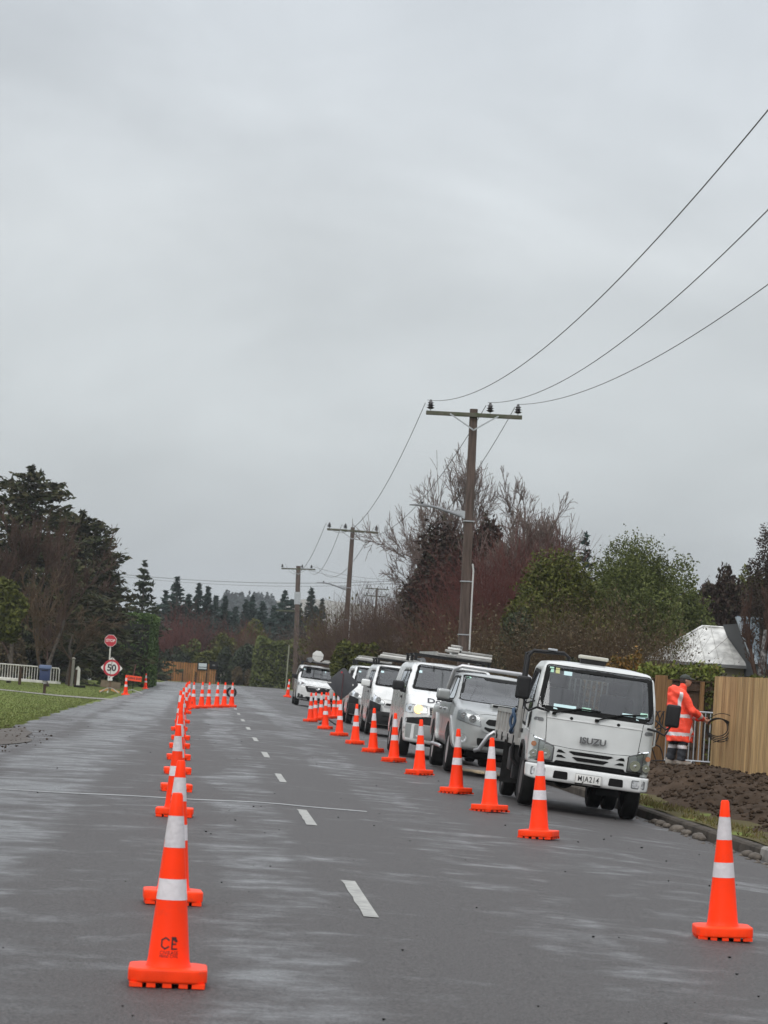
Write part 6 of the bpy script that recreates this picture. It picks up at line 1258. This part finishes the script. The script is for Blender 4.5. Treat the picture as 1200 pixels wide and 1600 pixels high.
# ================================================================== CONES
def cr(z): return .101+(.026-.101)*(z-.085)/(.895-.085)
def make_cone():
    t = thing('traffic_cone', 'x', 'traffic cone'); n = 40
    mb = MB(); mb.lathe([(cr(.085)+.012, .080), (cr(.1)+.004, .092), (cr(.12), .12), (cr(.396), .396), (cr(.396)-.0012, .397), (cr(.495)-.0012, .494), (cr(.495), .495), (cr(.64), .64), (cr(.64)-.0012, .641), (cr(.79)-.0012, .789), (cr(.79), .79), (cr(.885), .885), (cr(.895)-.004, .896), (cr(.9)-.010, .897), (cr(.9)-.014, .86)], n); mb.build('body', M['cone_orange'], t, smooth=True)
    for z0, z1 in ((.397, .494), (.641, .789)):
        MB().lathe([(cr(z0)+.0008, z0), (cr((z0+z1)/2)+.0010, (z0+z1)/2), (cr(z1)+.0008, z1)], n).build('reflective_band', M['tape'], t, smooth=True)
    w = .185; c = .05; P_ = [(-w, -w+c), (-w+c, -w), (w-c, -w), (w, -w+c), (w, w-c), (w-c, w), (-w+c, w), (-w, w-c)]
    mb = MB(); mb.prism(rpoly(P_, .02), .020, .085); b = mb.build('base', M['cone_base'], t, bevel=.012, seg=3)
    mb = MB()
    for s in (-1, 1):
        for k in (-1, 0, 1): mb.box((k*.075, s*.163, .011), (.042, .03, .022)); mb.box((s*.163, k*.075, .011), (.03, .042, .022))
        for q in (-1, 1): mb.box((s*.145, q*.16, .011), (.06, .035, .022))
    mb.build('foot', M['cone_base'], b)
    # printed mark, wrapped round the cone
    def wrap(u, z): r = cr(z)+.0012; a = u/r; return Vector((r*math.sin(a), -r*math.cos(a), z))
    mb = MB()
    def bar(pts, w_):
        for (x0, z0), (x1, z1) in zip(pts, pts[1:]):
            d = Vector((x1-x0, z1-z0)); L_ = d.length; d /= L_; nn = Vector((-d.y, d.x))*w_/2; e = d*w_*.35; k = 3
            a0 = Vector((x0, z0))-e; a1 = Vector((x1, z1))+e
            vs = []
            for i in range(k+1):
                p = a0.lerp(a1, i/k); vs += [wrap(*(p+nn)), wrap(*(p-nn))]
            mb.add(vs, [(2*i, 2*i+1, 2*i+3, 2*i+2) for i in range(k)])
    s = .0885/1000*1.0; cx, cz = .0, .2265
    def px(x, y): return ((x-600)*s*1.62, cz-(y-290)*s*1.62)
    q = lambda *a: [px(x, y) for x, y in a]
    bar(q((590, 390), (480, 315), (350, 390), (345, 590), (460, 675), (580, 600)), .0075)
    bar(q((700, 320), (690, 670), (850, 670)), .0075); bar(q((700, 510), (815, 510)), .007); bar(q((700, 320), (790, 320), (835, 420)), .012); bar(q((715, 350), (760, 350)), .012); bar(q((760, 350), (825, 420)), .010)
    mb.build('printed_mark', M['print'], t)
    for txt, zc, sz, sx in (('CIVIEASE', px(0, 805)[1], .0235, .98), ('08000 CIVIL', px(0, 920)[1], .0195, .95)):
        text_obj('printed_lettering', txt, sz, M['print'], t, Matrix.Identity(4), ext=0, bold=0, sx=sx, warp=lambda p, zc=zc: wrap(p.x, zc+p.y))
    return t
proto = make_cone(); _first = [True]
def cone(label, x, y, rot=0, group='orange cones along the left lane', z=None, tilt=(0, 0)):
    c = proto if _first[0] else copy_tree(proto); _first[0] = False
    s = math.atan2(gz(x-.2, y)-gz(x+.2, y), .4); c.location = (x, y, (gz(x, y) if z is None else z)+.003); c.rotation_euler = (tilt[0], s+tilt[1], rot); c['label'] = label; c['group'] = group; return c
g = np.random.default_rng(99)
orr = ['nearest cone of all, black printing facing the viewer', 'second nearest cone of the left line, right behind the closest one', 'third cone of the left line', 'fourth cone of the left line', 'fifth cone of the left line', 'sixth cone of the left line', 'seventh cone of the left line', 'eighth cone of the left line', 'ninth cone of the left line', 'tenth cone of the left line', 'eleventh cone of the left line', 'twelfth cone of the left line', 'last cone of the left line, where the cross row begins']
lc = [(-.08, 13.55), (-.11, 18.1), (-.21, 28.3), (-.25, 33.9), (-.29, 39.2), (-.33, 44.9), (-.37, 51.0), (-.40, 56.6), (-.50, 64.0), (-.50, 72.3), (-.53, 86), (-.55, 94), (-.52, 100)]
for (x, y), lb in zip(lc, orr): cone('traffic cone, '+lb, x, y, g.normal()*.04 if y < 14 else g.normal()*.07, tilt=(g.normal()*.006, g.normal()*.006))
row = [(-.16, 99), (.09, 100.5), (.36, 102), (.70, 103.5), (.98, 105), (1.30, 107.5)]
rn = ['leftmost cone of the short row across the lane', 'second cone from the left in the row across the lane', 'third cone from the left in the row across the lane', 'third cone from the right in the row across the lane', 'second cone from the right in the row across the lane', 'rightmost cone of the row across the lane, before the tyre']
row = [(P_.x, Y) for P_, Y in [(at(px_, 1100, Y_), Y_) for px_, Y_ in ((301.8, 97), (314.6, 98.5), (325.6, 100), (338.6, 101.5), (350, 103), (361.8, 104.5))]]
for (x, y), lb in zip(row, rn): cone('small far '+lb, x, y, g.uniform(0, 6), 'cones in the row across the lane')
rc = [(3.47, 18.5, 'lone nearest cone at the right, beside the kerb and soil'), (3.53, 29.3, 'cone standing in front of the white truck headlight'), (3.56, 34.7, 'cone beside the tray of the white truck'), (3.58, 39.6, 'cone in front of the silver pickup bumper'), (3.57, 46.3, 'cone beside the silver pickup front wheel'), (3.55, 52.3, 'cone beside the van with the lit headlight'), (3.50, 58.0, 'cone between the lit-headlight van and the next van'), (3.43, 63.7, 'cone just left of the black steel bumper of the second van'), (3.42, 71.0, 'cone right below the dark diamond sign'), (3.37, 78.2, 'cone in front of the cluster, left of the diamond sign foot'), (3.32, 88.0, 'leftmost cone of the cluster beside the diamond sign'), (3.60, 91.5, 'second cone from the left in the cluster'), (3.92, 94.9, 'third cone from the left in the cluster'), (4.22, 97.5, 'cone in the middle of the cluster, mostly hidden'), (4.40, 99.6, 'cone right of the middle of the cluster'), (4.66, 101.5, 'second cone from the right in the cluster'), (4.92, 103.5, 'rightmost cone of the cluster behind the diamond sign')]
for x, y, lb in rc: cone('orange traffic cone, '+lb, x, y, 2.4+g.normal()*.4, 'orange cones beside the parked vehicles', tilt=(g.normal()*.006, g.normal()*.006+.008))
for px_, py_, Y_, lb in ((196, 1087, 127, 'cone just right of the fifty sign on the left road edge'), (227, 1077.5, 160, 'cone at the far road corner right of the orange banner'), (449, 1089.5, 142, 'lone cone left of the farthest white van')):
    v = at(px_, py_, Y_); cone('distant orange '+lb, v.x, Y_, g.normal()*.2, 'lone cones near the junction', z=v.z-.003)
# ================================================================== SIGNS, TYRE
def stand(t, m, w=.55, h=.12):
    for a in (0.5, 2.64, 3.64, 5.78): MB().tube([(0, 0, h+.12), (w*.5*math.cos(a), w*.5*math.sin(a), h+.05), (w*math.cos(a), w*math.sin(a), .015)], .02, 6).build('leg', m, t, smooth=True)
def lean_(t): t.rotation_euler.y += R_(.3)
def circ(r, n=36, c=(0, 0)): return [(c[0]+r*math.cos(k/n*6.28318), c[1]+r*math.sin(k/n*6.28318)) for k in range(n)]
M['sack'] = mat('sack', (.42, .22, .08), .8, var=.3, scale=8)
v = at(171, 1083, 124); t = thing('speed_sign', 'white diamond board with red-ringed 50 on a low stand beside the lawn', 'road sign', (v.x, 124, v.z)); hz = at(172, 1043.5, 124).z-v.z; R0 = .48; xo = .02
MB().tube([(0, 0, .05), (0, 0, hz+.36)], .016, 6).build('post', M['trim_red'] if 'trim_red' in M else mat('post_red', (.18, .09, .06), .6), t)
d = MB().prism(rpoly([(xo, hz-R0), (xo+R0, hz), (xo, hz+R0), (xo-R0, hz)], .05), -.045, -.03, 'y').build('panel', M['white_sign'], t)
mb = MB(); o_ = circ(.365, 40, (xo, hz)); i_ = circ(.275, 40, (xo, hz)); n = 40
mb.add([(x, -.049, z) for x, z in o_]+[(x, -.049, z) for x, z in i_], [(k, (k+1) % n, n+(k+1) % n, n+k) for k in range(n)]); mb.build('red_ring', M['red_sign'], d)
text_obj('numerals', '50', .40, M['black_sign'], d, TM(xo, -.0495, hz-.005), ext=.001, bold=.012, sx=1.0)
MB().box((0, -.055, hz), (.022, .012, .92), Matrix.Rotation(R_(4), 3, 'Y')).build('brace', mat('brace_brown', (.12, .08, .06), .6), t); MB().box((xo-.02, -.05, hz-.50), (.18, .03, .10)).build('clamp', M['white_sign'], t)
M['ghost'] = mat('board_brown', (.13, .10, .065), .7, var=.2, scale=6)
MB().box((.02, .01, hz-.72), (.86, .012, .30), Matrix.Rotation(R_(6), 3, 'Y')).build('lower_board', M['ghost'], t)
stand(t, M['alu'], .45); 
for s in (-1, 1): MB().box((s*.25, 0, .10), (.40, .26, .10), Matrix.Rotation(s*R_(18), 3, 'Y')).build('weight', M['sack'], t, bevel=.04)
v = at(169, 1070, 129); t = thing('stop_sign', 'red octagonal stop sign on a pale post above the fifty board', 'road sign', (v.x, 129, -.08)); zc = at(173, 1001, 129).z+.08
MB().tube([(0, 0, 0), (at(173, 1001, 129).x-v.x, 0, zc)], .034, 8).build('post', M['white_rail'], t); xo = at(173, 1001, 129).x-v.x
p = MB().prism([(x+xo, z+zc) for x, z in octo(.285)], -.08, -.06, 'y').build('panel', M['white_sign'], t); MB().prism([(x+xo, z+zc) for x, z in octo(.268)], -.084, -.08, 'y').build('red_face', M['red_sign'], p); text_obj('lettering', 'STOP', .172, M['white_sign'], p, TM(xo, -.0845, zc), ext=.001, bold=.004, sx=.98)
v = at(207, 1073, 131); t = thing('works_banner', 'orange banner board with black lettering on a spring stand', 'road sign', (v.x, 131, -.05)); a = at(208.5, 1060, 131); za = a.z+.05; xo = a.x-v.x
p = MB().box((xo, 0, za), (.75, .02, .235), Matrix.Rotation(R_(3.5), 3, 'Y')).build('panel', M['orange_sign'], t); text_obj('lettering', 'WORKS END', .135, M['black_sign'], p, Matrix.Translation((xo, -.012, za)) @ Matrix.Rotation(R_(3.5), 4, 'Y') @ FRONT, ext=.001, bold=.003, sx=.92)
MB().tube([(xo, .02, .05), (xo, .02, za)], .014, 5).build('post', M['black_trim'], t); MB().tube([(xo-.02, .03, za), (xo+.05, .03, za+.62)], .014, 5).build('flag_rod', mat('rod', (.25, .08, .08), .6), t); stand(t, M['alu'], .55, .05)
v = at(531, 1150, 86); t = thing('diamond_sign', 'dark grey back of a diamond warning sign among the cones', 'road sign', (3.78, 86, gz(3.78, 86)), (0, R_(1), R_(3))); c = at(534.5, 1067.5, 86); zc = c.z-gz(3.78, 86); xo = c.x-3.78; R0 = .50
p = MB().prism(rpoly([(xo, zc-R0), (xo+R0, zc), (xo, zc+R0), (xo-R0, zc)], .09), -.012, .004, 'y').build('panel', M['sign_back'], t, bevel=.003)
MB().tube([(xo-.02, -.03, .05), (xo, -.03, zc+.30)], .016, 6).build('post', mat('post_plum', (.07, .025, .03), .6), t)
for x, z, w, h_, mm in ((-.40, .0, .10, .03, 'white_sign'), (.31, -.02, .035, .05, 'white_sign'), (-.06, .33, .05, .05, 'red_sign')): MB().box((xo+x, -.015, zc+z), (w, .006, h_)).build('label_patch', M[mm], p)
stand(t, M['black_plastic'], .28, .03)
v = at(361, 1090, 136); t = thing('tyre', 'dark car tyre standing upright on the road beyond the cross row of cones', 'tyre', (v.x, 136, v.z+.25), (0, 0, R_(8))); Q = Matrix.Rotation(R_(90), 4, 'X')
t = t; MB().lathe([(.155, -.085), (.21, -.10), (.245, -.075), (.25, 0), (.245, .075), (.21, .10), (.155, .085)], 32, Q, close=False).v
mb = MB(); mb.lathe([(.155, -.085), (.21, -.10), (.245, -.075), (.25, -.03), (.25, .03), (.245, .075), (.21, .10), (.155, .085)], 32, Q, close=True); mb.build('tread', M['rubber'], t, smooth=True)

# ================================================================== WORKER
def worker():
    X0, Y0 = at(1059, 1197, 55).x, 55.0; z0 = soil_z(X0, Y0)+.02
    t = thing('person', 'person in orange hi-vis jacket and dark cap holding a coiled hose by the fence', 'person', (X0, Y0, z0))
    # x forward (towards the fence), y away from the viewer, z up
    h = .0125; ax = grid((-.42, -.34, 0), (.72, .34, 1.80), h); X, Y, Z = [a.reshape([-1 if i == k else 1 for i in range(3)]) for k, a in enumerate(ax)]
    C = lambda a, b, ra, rb=None: caps(X, Y, Z, a, b, ra, rb)
    hip = {-1: (-.02, -.10, .90), 1: (-.03, .10, .90)}; knee = {-1: (.03, -.11, .48), 1: (-.06, .12, .48)}; ank = {-1: (.02, -.12, .09), 1: (-.13, .12, .09)}
    d = smin(C((-.03, 0, .95), (-.08, 0, 1.30), .15, .16), C((-.09, -.10, 1.38), (-.09, .10, 1.38), .11), .08)
    for s in (-1, 1): d = smin(d, C(hip[s], knee[s], .105, .065), .05); d = smin(d, C(knee[s], ank[s], .065, .045), .03); d = smin(d, C(ank[s], (ank[s][0]+.14, ank[s][1], .045), .048, .035), .03)
    d = smin(d, C((-.06, 0, 1.44), (.0, 0, 1.56), .062, .056), .04)
    hd = smin(ell(X, Y, Z, (.03, 0, 1.655), (.098, .076, .115)), ell(X, Y, Z, (.075, 0, 1.60), (.06, .05, .06)), .03)
    hd = smin(hd, C((.125, 0, 1.665), (.145, 0, 1.625), .012, .018), .015); hd = np.maximum(hd, -ell(X, Y, Z, (.128, -.035, 1.672), (.014, .014, .010))); hd = np.maximum(hd, -ell(X, Y, Z, (.128, .035, 1.672), (.014, .014, .010)))
    hd = smin(hd, C((.122, -.02, 1.585), (.122, .02, 1.585), .010), .008); hd = smin(hd, ell(X, Y, Z, (.02, -.08, 1.65), (.022, .012, .032)), .008); hd = smin(hd, ell(X, Y, Z, (.02, .08, 1.65), (.022, .012, .032)), .008)
    d = smin(d, hd, .03)
    sh = {-1: (-.09, -.19, 1.38), 1: (-.09, .19, 1.38)}; el = {-1: (.13, -.25, 1.08), 1: (.16, .20, 1.08)}; wr_ = {-1: (.41, -.10, .93), 1: (.42, .10, .93)}
    for s in (-1, 1): d = smin(d, C(sh[s], el[s], .058, .045), .05); d = smin(d, C(el[s], wr_[s], .045, .03), .03)
    for s in (-1, 1):
        w = np.array(wr_[s]); pc = w+np.array([.075, -s*-.0, -.025]); d = smin(d, C(w, pc, .030, .034), .02)
        for k in range(4):
            b0 = pc+np.array([.035, 0, .030-.020*k]); L_ = (.036, .042, .040, .032)[k]; a1 = b0+np.array([L_, -s*-.008, -.010]); a2 = a1+np.array([L_*.35, -s*.022, -.022]); a3 = a2+np.array([-.012, -s*.014, -.016])
            for p, q in ((b0, a1), (a1, a2), (a2, a3)): d = smin(d, C(p, q, .0105), .004)
        th = w+np.array([.035, 0, .024]); d = smin(d, C(th, th+np.array([.05, -s*.018, .014]), .0125), .008); d = smin(d, C(th+np.array([.05, -s*.018, .014]), th+np.array([.075, -s*.03, -.004]), .011), .004)
    V, F = surface_nets(d, ax); V = relax(V, F, 1, .3); from_np('body', V, F, M['skin'], t, True)
    # jacket
    wob = .014*np.sin(Z*30+X*22+Y*9)*np.cos(Y*19+X*9)+.010*np.sin(X*38+Z*24)*np.sin(Z*13)
    j = smin(C((-.035, 0, .70), (-.06, 0, 1.05), .205, .20), C((-.07, 0, 1.05), (-.10, 0, 1.34), .20, .165), .08); j = np.maximum(np.sqrt((j*1.0)**2)*np.sign(j), 0*j-9)
    jx = np.sqrt(((X+.055)/1.18)**2+(Y/1.05)**2)+0*Z
    prof = np.interp(ax[2], [.45, .55, .80, 1.05, 1.25, 1.38, 1.46, 1.52], [.225, .232, .225, .205, .205, .175, .10, .06]).reshape(1, 1, -1)
    cxm = np.interp(ax[2], [.45, .8, 1.1, 1.4, 1.55], [0.0, -.02, -.06, -.09, -.05]).reshape(1, 1, -1)
    j = np.sqrt(((X-cxm)/1.12)**2+(Y/1.02)**2)-prof
    j = np.maximum(j*.95, np.maximum(.47-Z, Z-1.50)); j = smin(j, C((-.09, -.12, 1.38), (-.09, .12, 1.38), .10), .06)
    for s in (-1, 1): j = smin(j, C(sh[s], el[s], .095, .078), .05); j = smin(j, C(el[s], np.array(wr_[s])-np.array([.03, 0, -.01]), .078, .060), .04)
    j = smin(j, C((-.05, 0, 1.44), (.0, 0, 1.53), .09, .088), .03)            # collar
    j = smin(j, ell(X, Y, Z, (-.19, 0, 1.44), (.12, .15, .10)), .04)           # hood hanging at the back
    j = smin(j, C((-.20, -.07, 1.38), (-.20, .07, 1.38), .075), .04)
    j = j+wob; j = np.maximum(j, -(ell(X, Y, Z, (.06, 0, 1.60), (.085, .080, .10)))); j = np.maximum(j, -(C((-.02, 0, .40), (-.03, 0, .60), .185)))
    Vj, Fj = surface_nets(j, ax); Vj = relax(Vj, Fj, 1, .3); jk = from_np('jacket', Vj, Fj, M['hivis'], t, True)
    ce = Vj[Fj].mean(1); a_, b_, c_ = ce[:, 0], ce[:, 1], ce[:, 2]
    arm = (np.abs(b_) > .13) & (a_ > .12) | (a_ > .22); tors = ~arm
    nrm = np.cross(Vj[Fj[:, 1]]-Vj[Fj[:, 0]], Vj[Fj[:, 2]]-Vj[Fj[:, 0]]); nrm /= np.linalg.norm(nrm, axis=1)[:, None]+1e-9
    e1, w1 = np.array(el[-1]), np.array(wr_[-1]); along = {s: ((ce-np.array(el[s])) @ (np.array(wr_[s])-np.array(el[s])))/np.sum((np.array(wr_[s])-np.array(el[s]))**2) for s in (-1, 1)}
    sel = tors & (((c_ > .575) & (c_ < .64)) | ((c_ > .93) & (c_ < 1.0) & (a_ < .18)) | ((np.abs(a_+.13) < .032) & (np.abs(b_) > .05) & (c_ > .98) & (c_ < 1.42)))
    for s in (-1, 1): sel |= arm & (np.sign(b_) == s) & (along[s] > .55) & (along[s] < .76)
    vn = np.zeros_like(Vj); 
    for i in range(4): np.add.at(vn, Fj[:, i], nrm)
    vn /= np.linalg.norm(vn, axis=1)[:, None]+1e-9; Fs = Fj[sel]; u, inv = np.unique(Fs, return_inverse=True); from_np('reflective_tape', Vj[u]+vn[u]*.003, inv.reshape(Fs.shape), M['tape'], jk, True)
    # trousers, boots, cap
    hh = .0125; p = C(hip[-1], knee[-1], .118, .095); p = np.minimum(smin(p, C(knee[-1], (ank[-1][0], ank[-1][1], .12), .098, .088), .04), smin(C(hip[1], knee[1], .118, .095), C(knee[1], (ank[1][0], ank[1][1], .12), .098, .088), .04)); p = smin(p, C((-.03, -.05, .90), (-.03, .05, .90), .115), .04)
    p = p+.006*np.sin(Z*50+X*22); p = np.maximum(np.maximum(p, .10-Z), Z-.78); Vt, Ft = surface_nets(p, ax); tr_ = from_np('trousers', Vt, Ft, M['trouser'], t, True)
    ce = Vt[Ft].mean(1); sel = (ce[:, 2] > .335) & (ce[:, 2] < .40); Fs = Ft[sel]; u, inv = np.unique(Fs, return_inverse=True); q = Vt[u].copy(); 
    for s in (-1, 1):
        m_ = np.sign(q[:, 1]) == s; c = np.array([(knee[s][0]+ank[s][0])/2, knee[s][1]]); dd = q[m_, :2]-c; q[m_, :2] += dd/np.linalg.norm(dd, axis=1)[:, None]*.004
    from_np('reflective_tape', q, inv.reshape(Fs.shape), M['tape'], tr_, True)
    for s in (-1, 1):
        b = C((ank[s][0]-.02, ank[s][1], .12), (ank[s][0]-.01, ank[s][1], .055), .066, .062); b = smin(b, C((ank[s][0]-.03, ank[s][1], .05), (ank[s][0]+.17, ank[s][1], .045), .058, .050), .03); b = np.maximum(b, -Z+.0); b = np.maximum(b, Z-.17); Vb, Fb = surface_nets(b, ax); from_np('boot', Vb, Fb, M['boot'], t, True)
    c = ell(X, Y, Z, (.02, 0, 1.69), (.112, .092, .085)); c = np.maximum(c, 1.672-Z-(X-.02)*.10); c = np.minimum(c, np.maximum(ell(X, Y, Z, (.12, 0, 1.685), (.115, .075, .022)), 1.0*(.06-X))); Vc, Fc = surface_nets(c, ax); from_np('cap', Vc, Fc, M['cap'], t, True)
    hr = np.maximum(ell(X, Y, Z, (.018, 0, 1.648), (.103, .080, .095)), np.maximum(X-.02, 1.59-Z)); Vh, Fh = surface_nets(hr, ax); from_np('hair', Vh, Fh, mat('hair', (.03, .022, .018), .8), t, True)
    t.rotation_euler = (0, R_(1.0), R_(10)); return t
wk = worker(); bpy.context.view_layer.update()
ctr = at(1123, 1140, 54.8); mb = MB(); hp = wk.matrix_world @ Vector((.50, -.09, .90))
for k in range(4):
    r = .205+.018*k; cz = hp.z-.10; cxx = hp.x+.17+.02*k; mb.tube([(cxx+r*1.0*math.cos(a), 54.80+.03*math.sin(2*a+k)+.015*k, cz+r*.86*math.sin(a)-.02*k) for a in lin(0, 6.283, 33)], .010, 6, cap=False)
k = 5; mb.tube([(hp.x+.26+.30*math.cos(a), 54.78, hp.z-.08+.25*math.sin(a)) for a in lin(2.6, -1.4, 26)]+[(hp.x+.10, 54.8, hp.z-.40)], .007, 6, cap=False)
tag(mb.build('hose_coil', M['black_plastic'], None, smooth=True), 'thin black hose coiled in the worker hand before the pale fence', 'hose')
mb = MB(); g = np.random.default_rng(3); fpt = at(1030, 1150, 57.0)
for k in range(4): mb.tube([(fpt.x-.12+.05*k+.25*math.sin(a*1.3+k)*.6, 57.0+.1*k, 1.15-.28*a+.05*math.sin(5*a)) for a in lin(0, 3.4, 20)]+[(fpt.x+.25+.05*k, 57, .16), (fpt.x+.5, 56.8, .14)], .014, 6)
tag(mb.build('cable_bundle', M['black_plastic'], None, smooth=True), 'black cables hanging by the brown post behind the truck mirror', 'cable')

# ================================================================== HAZE
hm = bpy.data.materials.new('haze_air'); hm.use_nodes = True; nt = hm.node_tree; nt.nodes.clear(); o = nt.nodes.new('ShaderNodeOutputMaterial'); pv = nt.nodes.new('ShaderNodeVolumePrincipled')
pv.inputs['Color'].default_value = (.86, .90, .95, 1); pv.inputs['Density'].default_value = HAZE; pv.inputs['Anisotropy'].default_value = .2; nt.links.new(pv.outputs[0], o.inputs['Volume'])
if HAZE > 0:
    hb = MB().box((100, 1000, 38), (1600, 2700, 84)).build('haze', hm, None); tag(hb, 'faint grey haze over the far hills', 'haze', kind='stuff')
# everything without a label that is part of the setting already carries a kind
